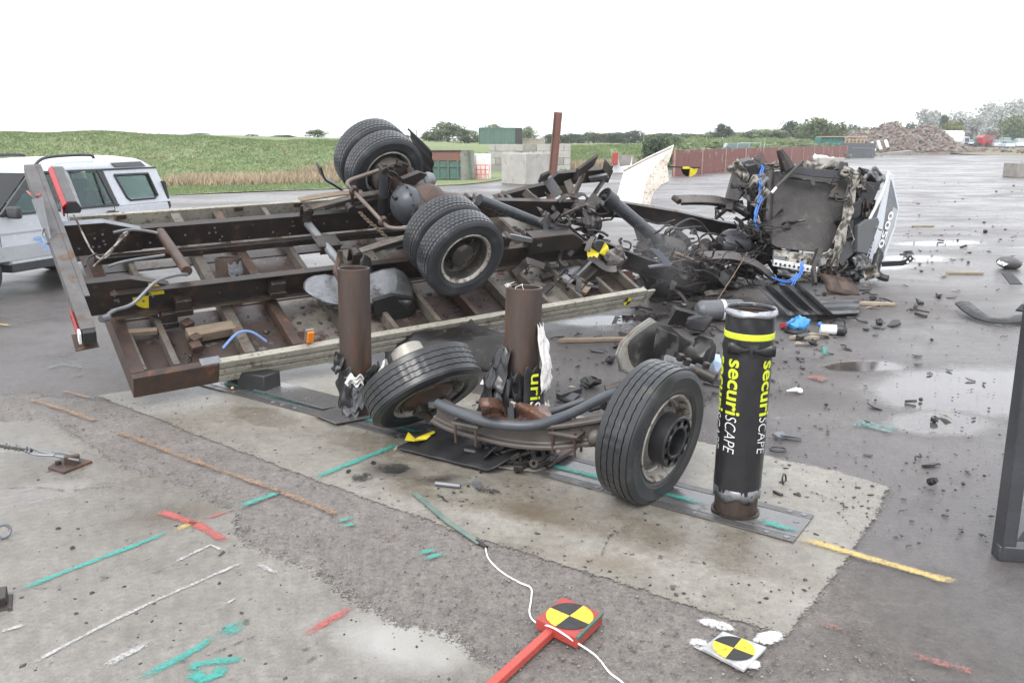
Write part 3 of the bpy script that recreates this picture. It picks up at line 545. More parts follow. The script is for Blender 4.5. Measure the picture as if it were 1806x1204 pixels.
# ------------------------------------------------------------------ background yard
def boxthing(name, label, cat, c, d, rz, mat, bev=.02, group=None, kids=None):
    t = thing(name, label, cat, Matrix.Translation(Vector(c)) @ Matrix.Rotation(rz, 4, 'Z'), group); return t
def block(label, px, Y, w, d, h, rz, mat=CONC, group='concrete blocks in the yard', z0=0., lift=True):
    c = D(px, 260, Y); M_ = Matrix.Translation((c.x, Y, z0)) @ Matrix.Rotation(rz, 4, 'Z'); t = thing('concrete_block', label, 'concrete block', M_, group)
    b = B(); b.box((0, 0, h/2), (w, d, h)); b.nz(.012, 1.5, px); put(b, 'body', mat, t, True, bev=.03)
    if lift:
        e = B()
        for s in (-1, 1): e.tube([(s*w*.25, 0, h-.03), (s*w*.25, 0, h+.06), (s*w*.25+.12, 0, h+.06), (s*w*.25+.12, 0, h-.03)], .012, 6)
        put(e, 'lifting_loop', RUST, t, True)
    return t
block('big pale concrete cube beside the rusty leaning post', 928, 42.2, 1.75, 1.75, 1.5, .75)
block('lower grey concrete block of the stack left of the far dual wheels', 562, 50, 2., 1.2, .72, .1, CONCD, lift=False)
block('upper pinkish concrete block of the stack left of the far dual wheels', 562, 50, 1.9, 1.1, .66, .1, CONC, z0=.725)
block('white topped concrete block behind the orange barrier mesh', 850, 47.5, .85, .85, 1.38, .25, WHT)
block('weathered concrete block cut off by the right edge of the picture', 1822, 50.5, 2.6, 1.2, .82, .15, CONCD)
block('lower beige concrete block of the pair behind the crushed cab', 1469, 63, 1.85, .9, .48, -.1, CONC, lift=False)
block('upper beige concrete block of the pair behind the crushed cab', 1467, 63, 1.8, .85, .42, -.1, CONC, z0=.485)
block('long low brown concrete kerb block right of the rusty post', 1013, 47, 2.2, .7, .5, .05, CONCD)
block('small dark concrete foot behind the end of the red wall', 1512, 115, 1.3, .9, 1., 0, CONCD)
block('broken grey concrete block at the foot of the grass bank', 700, 55, 2.6, 1., .8, .1, CONCD)
# stacked block wall
t = thing('block_wall', 'low wall of stacked grey concrete blocks behind the big pale cube', 'wall', (D(933, 260, 60).x, 60, 0)); x0 = D(862, 260, 60).x; x1 = D(1006, 260, 60).x
for r_ in range(4):
    n = 6; off = (r_ % 2)*.5
    for k in range(n+1):
        a = max(x0, x0+(k-off)*(x1-x0)/n)+.012; c = min(x1, x0+(k+1-off)*(x1-x0)/n)-.012
        if c-a < .2: continue
        b = B(); b.box(((a+c)/2, 60+rnd.uniform(-.03, .03), .23+r_*.47), (c-a, .8, .455)); put(b, 'block', CONC if (k*3+r_) % 4 else CONCD, t, bev=.015)
# skip
t = thing('skip_container', 'battered green ribbed skip with a rusty top behind the wheels', 'skip', (D(790, 260, 47).x, 47, 0)); xa = D(700, 260, 46).x; xb = D(812, 260, 46).x
b = B(); b.box(((xa+xb)/2, 47, .55), (xb-xa, 2.2, .95)); put(b, 'body', GRN, t, bev=.03)
b = B(); b.box(((xa+xb)/2, 47, 1.28), (xb-xa+.03, 2.26, .5)); put(b, 'rusty_top', M('skip_rust', (.2, .085, .06), (.15, .09, .07), 3, .7), t, bev=.03)
b = B(); b.box(((xa+xb)/2, 47, 1.57), (xb-xa+.12, 2.36, .08)); put(b, 'rim', RUST, t, bev=.01)
for k in range(7):
    b = B(); b.box((xa+.15+k*(xb-xa-.3)/6, 45.86, .55), (.11, .1, 1.)); put(b, 'rib', GRN, t, bev=.015)
for z in (.12, .75): b = B(); b.box(((xa+xb)/2, 45.87, z), (xb-xa, .07, .09)); put(b, 'side_bar', GRN, t, bev=.01)
b = B(); b.poly([(xb, 45.85, 0), (xb+.75, 45.95, .1), (xb+.75, 45.95, 1.62), (xb, 45.85, 1.62)], .1); put(b, 'end_plate', M('skip_end', (.24, .27, .23), (.17, .16, .13), 2, .6, spots=(.2, .1, .07), sps=3), t, bev=.01)
b = B(); b.beam((xb+.55, 45.82, 0), (xb+.42, 45.82, 1.6), .12, .08); put(b, 'end_post', GRN, t)
# orange mesh barrier
t = thing('barrier_mesh', 'orange plastic mesh barrier leaning on a white topped block', 'barrier', (D(848, 260, 46.4).x, 46.4, 0)); xa = D(834, 260, 46.4).x; xb = D(861, 260, 46.4).x; ORP = M('orange_plastic', (.75, .2, .1), (.68, .16, .08), 5, .5)
for z in (.04, .3, .55, .8): b = B(); b.box(((xa+xb)/2, 46.4, z), (xb-xa, .03, .05)); put(b, 'rail', ORP, t)
for k in range(8): b = B(); x = xa+k*(xb-xa)/7; b.beam((x, 46.4, .02), (x+(.08 if k % 2 else -.05), 46.37, .82), .04, .02); put(b, 'slat', ORP, t)
# shipping container, corrugated
def container(label, px0, px1, Y, z0, z1, dep, mat, darkend=False, pitch=.28):
    xa = D(px0, 250, Y).x; xb = D(px1, 250, Y).x; t = thing('shipping_container', label, 'container', ((xa+xb)/2, Y, z0)); b = B(); n = int((xb-xa)/pitch); prof = []
    for k in range(n):
        x = xa+k*(xb-xa)/n; q = (xb-xa)/n; prof += [(x, Y), (x+q*.35, Y), (x+q*.5, Y+.06), (x+q*.85, Y+.06)]
    prof.append((xb, Y)); vs = [(x, y, z0+.1) for x, y in prof]+[(x, y, z1-.1) for x, y in prof]; m = len(prof)
    b.add(vs, [(i, i+1, m+i+1, m+i) for i in range(m-1)]); put(b, 'corrugated_side', mat, t, smooth=0)
    b = B(); b.box(((xa+xb)/2, Y+dep/2, z1-.04), (xb-xa+.06, dep+.06, .1)); put(b, 'roof', mat, t)
    b = B(); b.box(((xa+xb)/2, Y+dep/2, z0+.06), (xb-xa+.06, dep+.06, .12)); put(b, 'floor_frame', mat, t)
    for x, nm in ((xa, 'end_wall'), (xb, 'end_wall')): b = B(); b.box((x, Y+dep/2, (z0+z1)/2), (.1, dep, z1-z0-.2)); put(b, nm, BLK if darkend and x == xb else mat, t)
    return t
CGRN = M('container_green', (.09, .17, .14), (.075, .14, .115), 1, .55, spots=(.14, .13, .1), sps=2); CBEI = M('container_beige', (.34, .31, .26), (.28, .25, .2), 1, .6, spots=(.2, .13, .09), sps=2)
tc_ = container('dark green shipping container raised behind the block walls', 845, 908, 110, 1.15, 3.8, 2.4, CGRN)
xb = D(908, 250, 110).x
b = B(); b.poly([(xb+.06, 109.98, 1.15), (xb+.95, 111.5, 1.15), (xb+.95, 111.5, 3.8), (xb+.06, 109.98, 3.8)], .12); put(b, 'open_door', BLK, tc_)
tc2 = container('pale rusty corrugated container right of the dark green one', 921, 960, 113, .2, 2.45, 2.4, CBEI)
block('long concrete plinth under the dark green container', 880, 110.6, 8., 3.2, 1.14, 0, CONCD, lift=False)
t = thing('corrugated_fence', 'low grey corrugated fence behind the green skip', 'fence', (D(800, 250, 75).x, 75, 0)); xa = D(752, 250, 75).x
for k in range(14):
    b = B(); x = xa+k*.46; b.sweep([(-.23, 0), (-.12, 0), (-.08, .05), (.08, .05), (.12, 0), (.23, 0), (.23, .02), (-.23, .02)], [(x, 75, .0), (x, 75, 1.55+.02*(k % 3))], up=(0, -1, 0)); put(b, 'sheet_panel', CBEI if k % 3 else CONCD, t, smooth=0)
b = B(); b.beam((D(735, 250, 76).x, 76, 0), (D(735, 250, 76).x, 76, 3.1), .07, .07); tag(put(b, 'pole', GREYM), 'thin grey pole standing behind the green skip', 'pole')
# low white and red broken barrier
t = thing('road_barrier', 'white concrete barrier with one red end beside the white panel', 'barrier', (D(1098, 260, 57).x, 57, 0)); xa = D(1082, 260, 57).x; xb = D(1116, 260, 57).x
b = B(); b.poly([(xa, 57, 0), (xb, 57, 0), (xb, 57, 1.05), (xb-.1, 57, .5), (xa+.5, 57, .42), (xa+.25, 57, 1.2), (xa, 57, 1.3)], .35); put(b, 'body', WHT, t, bev=.02)
b = B(); b.box((xa+.1, 56.9, .95), (.34, .62, .8)); put(b, 'red_end', REDP, t, bev=.02)
b = B(); b.box(((xa+xb)/2+.3, 57.6, .6), (1.1, .1, 1.15)); put(b, 'grey_sheet', CONCD, t)
# long rusty red wall of steel panels
WRED = M('red_wall_paint', (.22, .075, .058), (.17, .068, .054), .8, .7, 0, (.42, .36, .32), (.58, .7), 1.1, .4, 12, dirt=((.09, .05, .04), 1.7, .64))
t = thing('red_wall', 'long low rusty red wall of steel panels across the yard', 'wall', (26, 80, 0)); a = G(1188, 311); c = G(1492, 279); n = 24
for k in range(n):
    p0 = a.lerp(c, k/n); p1 = a.lerp(c, (k+1)/n); b = B(); d = (p1-p0).normalized()*.012
    b.poly([p0+d, p1-d, p1-d+Vector((0, 0, 1.55+.0*(k % 2))), p0+d+Vector((0, 0, 1.55+.0*(k % 2)))], .12); put(b, 'panel', WRED, t, bev=.01)
for k in range(0, n+1, 2):
    p0 = a.lerp(c, k/n); b = B(); b.box(p0+Vector((0, -.06, .78)), (.1, .12, 1.56)); put(b, 'post', M('wall_post', (.36, .24, .2), (.25, .14, .11), 3, .7) if k == 0 else MATS['wall_post'], t)
e0 = G(1492, 279); b = B(); b.box(e0+Vector((2.4, 2.6, .95)), (4.6, .2, 1.9)); put(b, 'dark_end', M('slate_panel', (.1, .105, .115), (.075, .08, .09), 2, .6), t, bev=.02)
b = B(); b.tube([e0+Vector((.3, -.9, 0)), e0+Vector((.3, -.9, 1.3)), e0+Vector((3., -.9, 1.2)), e0+Vector((3., -.9, 0))], .05, 6); tag(put(b, 'guard_rail', GREYM), 'grey tubular guard rail at the right end of the red wall', 'railing')
p0 = a.lerp(c, .27); b = B(); b.poly([p0+Vector((-1.3, -.4, 0)), p0+Vector((1.6, -.35, 0)), p0+Vector((.9, -.12, 1.3)), p0+Vector((.2, -.15, .8))], .06); tag(put(b, 'steel_sheet', RUST), 'dark rusty triangular sheet leaning on the red wall', 'steel sheet')
b = B(); q = G(1438, 285); b.sphere(q+Vector((0, 0, .3)), (1.5, .7, .42), 12); b.sphere(q+Vector((1.1, .1, .2)), (1., .6, .34), 10); b.sphere(q+Vector((-.3, 0, .6)), (.6, .4, .25), 10); b.nz(.22, 1.3); tag(put(b, 'sack', WHT, smooth=60), 'slumped white sack lying in front of the red wall', 'sack')
# teal container + crate behind the wall end
CTEA = M('container_teal', (.03, .2, .17), (.025, .15, .13), 1, .5); tea = container('teal green open container above the right end of the red wall', 1448, 1488, 119, .9, 2.65, 2.4, CTEA, pitch=.4)
t = thing('slatted_crate', 'pale slatted timber crate beside the teal container', 'crate', (D(1507, 250, 119).x, 119, .8)); xa = D(1489, 250, 119).x; xb = D(1525, 250, 119).x; PAL = M('pale_timber', (.56, .42, .28), (.46, .34, .22), 3, .75)
for z in (1., 1.42, 1.84, 2.26): b = B(); b.box(((xa+xb)/2, 119, z), (xb-xa, .08, .17)); put(b, 'slat', PAL, t)
for k in range(6): b = B(); b.box((xa+.1+k*(xb-xa-.2)/5, 118.9, 1.6), (.13, .09, 1.7)); put(b, 'upright', PAL, t)
b = B(); b.box(((xa+xb)/2, 120, 1.6), (xb-xa, 1.5, 1.5)); put(b, 'load', M('crate_load', (.4, .3, .24), (.3, .24, .2), 2, .8), t)
b = B(); b.box(((xa+xb)/2-1.5, 119.8, 2.72), (6.4, 2.4, .09)); put(b, 'lid', PAL, t)
# rubble heap
HC = Vector((67, 147, 0)); 
def hz_(x, y):
    u = (x-HC.x)/11.5; v = (y-HC.y)/7.5; e = max(0, 1-abs(u)**2.6); w = max(0, 1-v*v); r_ = .85+.15*math.sin(x*.9)+.1*math.sin(x*2.1+y)
    return 4.7*min(1, e*1.25)**.8*w**.8*r_*(1 if u < .2 else 1-(u-.2)*.55)
RUB_ = M('rubble_soil', (.15, .118, .098), (.2, .165, .14), .5, .95, bmp=.8, bs=5, bd=.1); RUBC = [M('rubble_brown', (.2, .155, .13), (.155, .12, .1), 1.2, .9, bmp=.4, bs=9), M('rubble_grey', (.25, .235, .215), (.19, .178, .165), 1.2, .9, bmp=.4, bs=9), M('rubble_brick', (.19, .135, .11), (.16, .11, .09), 1.2, .9, bmp=.4, bs=9)]
t = thing('rubble_heap', 'large heap of brown broken concrete rubble behind the yard', 'rubble heap', tuple(HC)); rows = []
for i in range(40):
    y = HC.y-8.5+17*i/39; rows.append([Vector((HC.x-13+26*j/69, y, hz_(HC.x-13+26*j/69, y)+.25*mnoise.noise(Vector((j*.4, i*.4, 0)))-.05)) for j in range(70)])
b = B(); b.grid(rows); put(b, 'heap_core', RUB_, t, smooth=0)
CH = []
for k in range(6):
    b = B(); b.box((0, 0, 0), (1, .8, .45)); b.jit(.16); CH.append(b)
CHM = [tomesh('rubble_chunk', B().add(c.v, c.f), RUBC[i % 3], 0) for i, c in enumerate(CH)]
for k in range(290):
    x = HC.x+rnd.uniform(-12, 11.5); y = HC.y-7+rnd.random()**1.6*8; z = hz_(x, y); s = rnd.uniform(.28, .85)
    if z < .05 and k > 20: y = HC.y-5; z = hz_(x, y)
    inst(CHM[k % 6], 'rubble_chunk', t, Matrix.Translation(Vector((x, y, z+.05))-HC) @ Euler((rnd.uniform(-.9, .9), rnd.uniform(-.9, .9), rnd.uniform(0, 6))).to_matrix().to_4x4() @ Matrix.Diagonal((s*1.3, s, s, 1)))
def chunks(name, par, n, fn, smin, smax, mats, seed):
    r = np.random.default_rng(seed); box = np.array([(x, y, z) for z in (-.5, .5) for y in (-.5, .5) for x in (-.5, .5)]); F = np.array([(0, 2, 3, 1), (4, 5, 7, 6), (0, 1, 5, 4), (1, 3, 7, 5), (3, 2, 6, 7), (2, 0, 4, 6)])
    for q, m_ in enumerate(mats):
        P = np.array([fn(r) for _ in range(n)]); s = smin+(smax-smin)*r.random(n)**2; A = r.normal(0, 1, (n, 3, 3)); Q = np.linalg.qr(A)[0]; v = box[None]*r.uniform(.75, 1.2, (n, 8, 3))*(s[:, None]*np.array([1.3, 1., .55]))[:, None]; v = np.einsum('nij,nkj->nki', Q, v)+P[:, None]
        if par is not None: v = v-np.array(par.location)
        o = inst(arrmesh(name, v.reshape(-1, 3), (F[None]+np.arange(n)[:, None, None]*8).reshape(-1, 4), m_), name, par); o['kind'] = 'stuff'
def _hp(r):
    x = HC.x+r.uniform(-12, 11.5); y = HC.y-7.2+r.random()**1.5*9; return (x, y, hz_(x, y)+.02)
chunks('rubble_fines', t, 900, _hp, .15, .55, RUBC, 71)
chunks('rubble', None, 260, lambda r: (r.uniform(80, 160), r.uniform(128, 150)+r.random()*8, .35+r.random()*.35), .15, .8, RUBC, 72)
for k, (px, yb, yt, ln) in enumerate(((1543, 267, 251, -.18), (1554, 264, 248, -.12), (1566, 260, 247, -.3))):
    p0 = D(px, yb, 134); p1 = D(px-(yb-yt)*.35, yt, 134.6); b = B(); b.beam(p0, p1, .42, .3); tag(put(b, 'concrete_post', WHT, bev=.02), ('white concrete post leaning on the rubble, leftmost of three', 'white concrete post leaning on the rubble, middle of three', 'white concrete post leaning on the rubble, shortest and rightmost of three')[k], 'post', 'white posts leaning on the rubble heap')
b = B(); p0 = D(1530, 276, 131); p1 = D(1604, 268, 133); b.beam(p0, p1, 1.2, .5); b.jit(.12); tag(put(b, 'broken_slab', CONCD, smooth=0), 'long dark broken slab at the foot of the rubble heap', 'slab')
# dirt bank and vehicles to the right of the heap
rows = []
for i in range(16):
    rows.append([Vector((72+j*2., 128+i*10-max(0, (j-20))*1.2, min(1, i/2.)*(.55+.3*mnoise.noise(Vector((j*.5, i*.5, 2)))+.15*min(1, i/6)))) for j in range(70)])
b = B(); b.grid(rows); o = put(b, 'dirt_bank', M('dirt', (.16, .13, .105), (.2, .17, .13), .3, .95, spots=(.2, .2, .09), sp=(.5, .62), sps=.25, bmp=.6, bs=4, bd=.1), origin=(0, 0, 0), smooth=60); o['kind'] = 'structure'
FARG = M('far_car_glass', (.16, .21, .21), (.13, .17, .175), 2, .12, bmp=0)
def carthing(px, Y, zb, L_, label, col, heading, kind='car'):
    c = D(px, 250, Y); t = thing('parked_car', label, 'car', Matrix.Translation((c.x, Y, zb)) @ Matrix.Rotation(heading, 4, 'Z'), 'vehicles in the far car park'); w = 1.75; h = 1.45 if kind == 'car' else 1.8
    b = B(); b.sweep([(-L_/2, .25), (L_/2, .28), (L_/2, .62), (L_/2-.15, .74), (L_*.2, .88), (-L_/2+.1, .9), (-L_/2, .7)], [(0, -w/2, 0), (0, w/2, 0)], up=(0, 0, 1)); b.v = [(v[0], v[1], v[2]) for v in b.v]; put(b, 'body', col, t, True, bev=.06)
    b = B(); pr = [(L_*.22, .86), (L_*.1, h), (-L_*.36, h), (-L_*.47, .88)]; b.sweep(pr, [(0, -w*.42, 0), (0, w*.42, 0)]); put(b, 'cabin', FARG, t, True, bev=.05)
    b = B(); b.box((-L_*.13, 0, h+.005), (L_*.42, w*.8, .05)); put(b, 'roof', col, t, True, bev=.02)
    for sx in (L_*.16, -L_*.08, -L_*.4):
        for sy in (-1, 1): b = B(); b.beam((sx+.1, sy*w*.425, .86), (sx-.06, sy*w*.425, h), .07, .03); put(b, 'pillar', col, t, True)
    wm = B().lathe([(.0, -.09), (.2, -.09), (.31, -.08), (.31, .08), (.2, .09), (0, .09)], 14, Matrix.Rotation(math.pi/2, 4, 'X')); wme = tomesh('wheel', wm, RUB)
    for sx in (L_*.3, -L_*.3):
        for sy in (-1, 1): inst(wme, 'wheel', t, Matrix.Translation((sx, sy*w*.44, .31)))
    for sy in (-1, 1): b = B(); b.box((L_/2-.02, sy*.6, .62), (.06, .36, .14)); put(b, 'headlight', WPR, t, True, bev=.01)
    b = B(); b.poly([(L_*.222, -.6, .9), (L_*.222, .6, .9), (L_*.125, .52, h-.08), (L_*.125, -.52, h-.08)], .02); put(b, 'windscreen', M('car_dark_glass', (.1, .13, .14), (.08, .1, .11), 2, .08, bmp=0) if 'car_dark_glass' not in MATS else MATS['car_dark_glass'], t, True); return t
CBLU = M('pale_blue_car', (.5, .58, .64), (.46, .54, .6), 2, .25, bmp=0)
carthing(1759, 178, .9, 3.9, 'small pale car beside the red tractor unit', CARW, 4.4)
carthing(1776, 172, .8, 4.2, 'pale blue saloon car, lowest in the row of parked cars', CBLU, 4.55)
carthing(1773, 186, 1.1, 4.2, 'white estate car behind the pale blue saloon', CARW, 4.4, 'van')
carthing(1799, 176, .9, 4.3, 'white car with a dark front at the end of the row of parked cars', CARW, 4.3, 'van')
carthing(1709, 190, 1., 3.8, 'low white car half hidden between the white lorry and the red tractor unit', CARW, 4.4)
carthing(1311, 80, .12, 4.4, 'pale vehicle with a teal roof parked behind the red wall', M('teal_car', (.3, .44, .42), (.62, .66, .66), .9, .3, bmp=0), 3.1, 'van')
# white tipper lorry
Y = 185; t = thing('tipper_lorry', 'white lorry with a big rounded body behind the rubble heap', 'lorry', Matrix.Translation((D(1683, 250, Y).x, Y, 1.)), 'vehicles in the far car park'); s = Y/FPX; x0 = D(1655, 250, Y).x; x1 = D(1696, 250, Y).x
b = B(); b.poly([(x0, Y-1.2, 1.9), (x1-.5, Y-1.2, 1.9), (x1-.2, Y-1.2, 2.9), (x1, Y-1.2, 3.9), (x1-.5, Y-1.2, 4.35), (x0, Y-1.2, 4.4)], 2.4, (0, -1, 0)); put(b, 'body', WHT, t, bev=.15)
b = B(); b.poly([(x1-.5, Y-1.1, 1.2), (x1+1.3, Y-1.1, 1.2), (x1+1.3, Y-1.1, 2.), (x1+1., Y-1.1, 3.05), (x1-.5, Y-1.1, 3.1)], 2.2, (0, -1, 0)); put(b, 'cab', CARW, t, bev=.08)
b = B(); b.poly([(x1+.1, Y-1.13, 2.), (x1+1.1, Y-1.13, 2.), (x1+.9, Y-1.13, 2.85), (x1+.1, Y-1.13, 2.85)], .03, (0, -1, 0)); put(b, 'window', MATS['car_dark_glass'], t)
b = B(); b.box(((x0+x1)/2, Y, 1.35), (x1-x0, 1., .3)); put(b, 'chassis', BLK, t)
wme = tomesh('wheel', B().lathe([(0, -.14), (.3, -.14), (.5, -.12), (.5, .12), (.3, .14), (0, .14)], 16, Matrix.Rotation(math.pi/2, 4, 'X')), RUB)
for x in (x0+.6, x0+1.8, x1+.4): inst(wme, 'wheel', t, ROOT[t].inverted() @ Matrix.Translation((x, Y-1.1, 1.4)))
# red tractor unit
Y = 180; t = thing('tractor_unit', 'red lorry tractor unit parked under the silver willows', 'lorry', Matrix.Translation((D(1740, 250, Y).x, Y, 1.)), 'vehicles in the far car park'); x0 = D(1729, 250, Y).x; x1 = D(1751, 250, Y).x; REDT = M('tractor_red', (.42, .03, .035), (.34, .025, .03), 2, .35, bmp=0)
b = B(); b.poly([(x0, Y-1.1, 1.2), (x1+.2, Y-1.1, 1.2), (x1+.2, Y-1.1, 2.2), (x1, Y-1.1, 3.2), (x1-.4, Y-1.1, 3.35), (x0+.2, Y-1.1, 3.35), (x0-.3, Y-1.1, 2.9)], 2.2, (0, -1, 0)); put(b, 'cab', REDT, t, bev=.08)
b = B(); b.box((x0-1.2, Y, 1.45), (2.6, .9, .35)); put(b, 'chassis', BLK, t)
for xa, xb in ((x0+.55, x0+1.3), (x0+1.5, x1-.02)): b = B(); b.poly([(xa, Y-1.13, 2.25), (xb, Y-1.13, 2.25), (xb, Y-1.13, 3.), (xa, Y-1.13, 3.)], .03, (0, -1, 0)); put(b, 'window', MATS['car_dark_glass'], t)
b = B(); b.box((x1-.2, Y-1.14, 1.6), (1.2, .06, .5)); put(b, 'bumper', M('tractor_bumper', (.3, .14, .1), (.24, .1, .08), 2, .5), t, bev=.02)
for x in (x0-1.6, x0+.9): inst(wme, 'wheel', t, ROOT[t].inverted() @ Matrix.Translation((x, Y-1.1, 1.4)))
# dark green fence behind the vehicles
t = thing('mesh_fence', 'dark green fence behind the parked cars under the trees', 'fence', (D(1750, 250, 200).x, 200, 1)); xa = D(1695, 250, 200).x; FG = M('fence_green', (.03, .1, .075), (.025, .08, .06), 1, .6)
for k in range(14): b = B(); x = xa+k*1.6; b.poly([(x+.03, 200, .8), (x+1.57, 200, .8), (x+1.57, 200, 2.75), (x+.03, 200, 2.75)], .05, (0, -1, 0)); put(b, 'panel', FG, t)
# rusty steel post
p0 = G(966, 428); p0 = Vector((p0.x, p0.y, 0)); p0 = D(964, 400, 17.5); p0.z = 0; p1 = D(984.5, 198, 17.5)
t = thing('steel_post', 'tall rusty brown steel post leaning slightly behind the wreck', 'post', tuple(p0)); b = B(); b.beam(p0, p1, .155, .02, up=(0, 1, 0)); put(b, 'web', M('red_rust', (.2, .1, .075), (.15, .08, .062), 4, .75, 0, (.27, .13, .08), (.6, .7), 6), t)
m = frame(p0, p1, (0, 1, 0)); Ln = (p1-p0).length
for s in (-1, 1):
    b = B(); b.sweepm([(s*.0775-.006, -.075), (s*.0775+.006, -.075), (s*.0775+.006, .075), (s*.0775-.006, .075)], [m, m @ Matrix.Translation((0, 0, Ln))]); put(b, 'flange', MATS['red_rust'], t)
# ------------------------------------------------------------------ white estate car parked beside the wreck
_a = math.radians(72); HD = math.atan2(-math.sin(_a), -math.cos(_a)); RC = Vector((-5.7, 14., 0)); fx = Vector((-math.cos(_a), -math.sin(_a), 0)); ly = Vector((fx.y*-1, fx.x, 0))
CO = RC+fx*2.25-ly*.89                      # car centre on the ground: x forward, y to its left (our side)
CARM = Matrix.Translation(CO) @ Matrix.Rotation(HD, 4, 'Z')
CAR = thing('estate_car', 'white off road estate car with black roof bars parked behind the wrecked flatbed', 'car', CARM)
CBODY = CARW; TRIM = M('car_trim', (.03, .032, .034), (.045, .046, .048), 5, .5, bmp=.1); CSIL = M('car_silver_sill', (.42, .43, .45), (.36, .37, .39), 2, .35, 0, bmp=0)
def cb(b, nm, mat, **k): return put(b, nm, mat, CAR, True, **k)
low = [(2.2, .55), (2.2, .95), (2.05, 1.04), (.95, 1.1), (-2.2, 1.1), (-2.25, .9), (-2.25, .5), (-1.85, .42), (-1.75, .62), (-1.55, .76), (-1.3, .79), (-1.05, .76), (-.85, .62), (-.78, .42), (.9, .42), (.98, .62), (1.18, .76), (1.42, .79), (1.66, .76), (1.86, .62), (1.95, .45)]
def prismY(b, pr, y0, y1):
    n = len(pr); b.add([(x, y0, z) for x, z in pr]+[(x, y1, z) for x, z in pr], [tuple(range(n)), tuple(range(2*n-1, n-1, -1))]+[(i, (i+1) % n, n+(i+1) % n, n+i) for i in range(n)])
b = B(); prismY(b, low, -.88, .88); cb(b, 'body', CBODY, bev=.035)
b = B(); prismY(b, [(-.76, .34), (.92, .34), (.9, .46), (-.8, .46)], -.85, .885); cb(b, 'sill', TRIM, bev=.01)
def hw(z): return .88-(z-1.1)*.2
def panel(pts, off=.003, th=.01, sgn=1):    # side panel lying on the leaning glasshouse
    b = B(); b.poly([(x, sgn*(hw(z)+off), z) for x, z in pts], th, (0, sgn, .2)); return b
for sg in (1, -1):
    for nm, pts in (('pillar', [(1.0, 1.09), (.86, 1.09), (.24, 1.62), (.36, 1.62)]), ('pillar', [(-.02, 1.09), (-.16, 1.09), (-.2, 1.62), (-.08, 1.62)]), ('pillar', [(-1.02, 1.09), (-1.12, 1.09), (-.98, 1.62), (-.86, 1.62)])):
        cb(panel(pts, 0, .05, sg), nm, TRIM, bev=.008)
    b = B(); Oq = [(-1.1, 1.09), (-2.25, 1.09), (-2.1, 1.62), (-.96, 1.62)]; Iq = [(-1.32, 1.18), (-1.98, 1.18), (-1.88, 1.55), (-1.15, 1.55)]
    for k in range(4): q_ = panel([Oq[k], Oq[(k+1) % 4], Iq[(k+1) % 4], Iq[k]], 0, .02, sg); b.add(q_.v, q_.f)
    cb(b, 'quarter_panel', CBODY, smooth=0)
    b = B(); b.tube([(x, sg*(hw(z)+.006), z) for x, z in ((-1.16, 1.55), (-1.88, 1.55), (-1.98, 1.2), (-1.9, 1.16), (-1.36, 1.16), (-1.3, 1.2), (-1.16, 1.55))], .02, 6); cb(b, 'window_seal', TRIM)
    cb(panel([(-1.15, 1.55), (-1.88, 1.55), (-1.98, 1.18), (-1.32, 1.18)], -.012, .006, sg), 'rear_window', GLASS)
    cb(panel([(-.2, 1.6), (-.87, 1.6), (-1.0, 1.12), (-.16, 1.12)], -.012, .006, sg), 'door_window', GLASS)
    cb(panel([(-.78, 1.61), (-.81, 1.61), (-.86, 1.1), (-.83, 1.1)], .004, .01, sg), 'window_bar', TRIM)
    cb(panel([(.24, 1.6), (-.06, 1.6), (-.02, 1.12), (.84, 1.12)], -.012, .006, sg), 'door_window', GLASS)
    b = B(); b.beam((1.0, sg*(hw(1.1)+.004), 1.105), (-1.1, sg*(hw(1.1)+.004), 1.105), .016, .03); cb(b, 'window_trim', TRIM)
    b = B(); b.beam((.36, sg*(hw(1.64)+.006), 1.64), (-2.1, sg*(hw(1.64)+.006), 1.64), .02, .022); cb(b, 'gutter', TRIM)
    b = B(); b.tube([(.18, sg*.7, 1.72), (.02, sg*.68, 1.815), (-.3, sg*.67, 1.85), (-.85, sg*.67, 1.855), (-.92, sg*.67, 1.80)], .022, 8, 3); cb(b, 'roof_rail', TRIM)
b = B(); sec = [(.34, 1.63, .775), (.12, 1.715, .72), (-.02, 1.76, .7), (-.35, 1.82, .69), (-1.6, 1.835, .68), (-1.95, 1.80, .66), (-2.08, 1.63, .765)]; rows = []
for x, z, w in sec: rows.append([Vector((x, s*w, z-(.07*abs(s)**5 if z > 1.64 else 0))) for s in (-1, -.93, -.75, -.4, 0, .4, .75, .93, 1)])
b.grid(rows); zr = [(x, .785, 1.63) for x, z, w in sec]
b.grid([[Vector((x, -w, z-(.07 if z > 1.64 else 0))) for x, z, w in sec], [Vector((x, -.772, 1.628)) for x, z, w in sec]]); b.grid([[Vector((x, w, z-(.07 if z > 1.64 else 0))) for x, z, w in sec], [Vector((x, .772, 1.628)) for x, z, w in sec]]); cb(b, 'roof', CBODY, smooth=50, sol=.008)
b = B(); b.poly([(-1.17, .725, 1.735), (-1.82, .722, 1.745), (-1.88, .763, 1.668), (-1.24, .763, 1.668)], .008, (0, 1, .5)); b.v = [(x, y+.012, z) for x, y, z in b.v]; cb(b, 'alpine_window', M('dark_roof_glass', (.06, .068, .075), (.045, .05, .055), 2, .08, bmp=0), bev=.002)
b = B(); b.poly([(.98, -.8, 1.1), (.98, .8, 1.1), (.36, .72, 1.62), (.36, -.72, 1.62)], .008); cb(b, 'windscreen', GLASS)
b = B(); b.poly([(-2.24, -.8, 1.12), (-2.24, .8, 1.12), (-2.11, .7, 1.6), (-2.11, -.7, 1.6)], .008); cb(b, 'tailgate_window', GLASS)
b = B(); prismY(b, [(-2.22, .95), (-2.27, 1.0), (-2.19, 1.42), (-2.13, 1.42)], .77, .875); cb(b, 'tail_light', BLK, bev=.01)
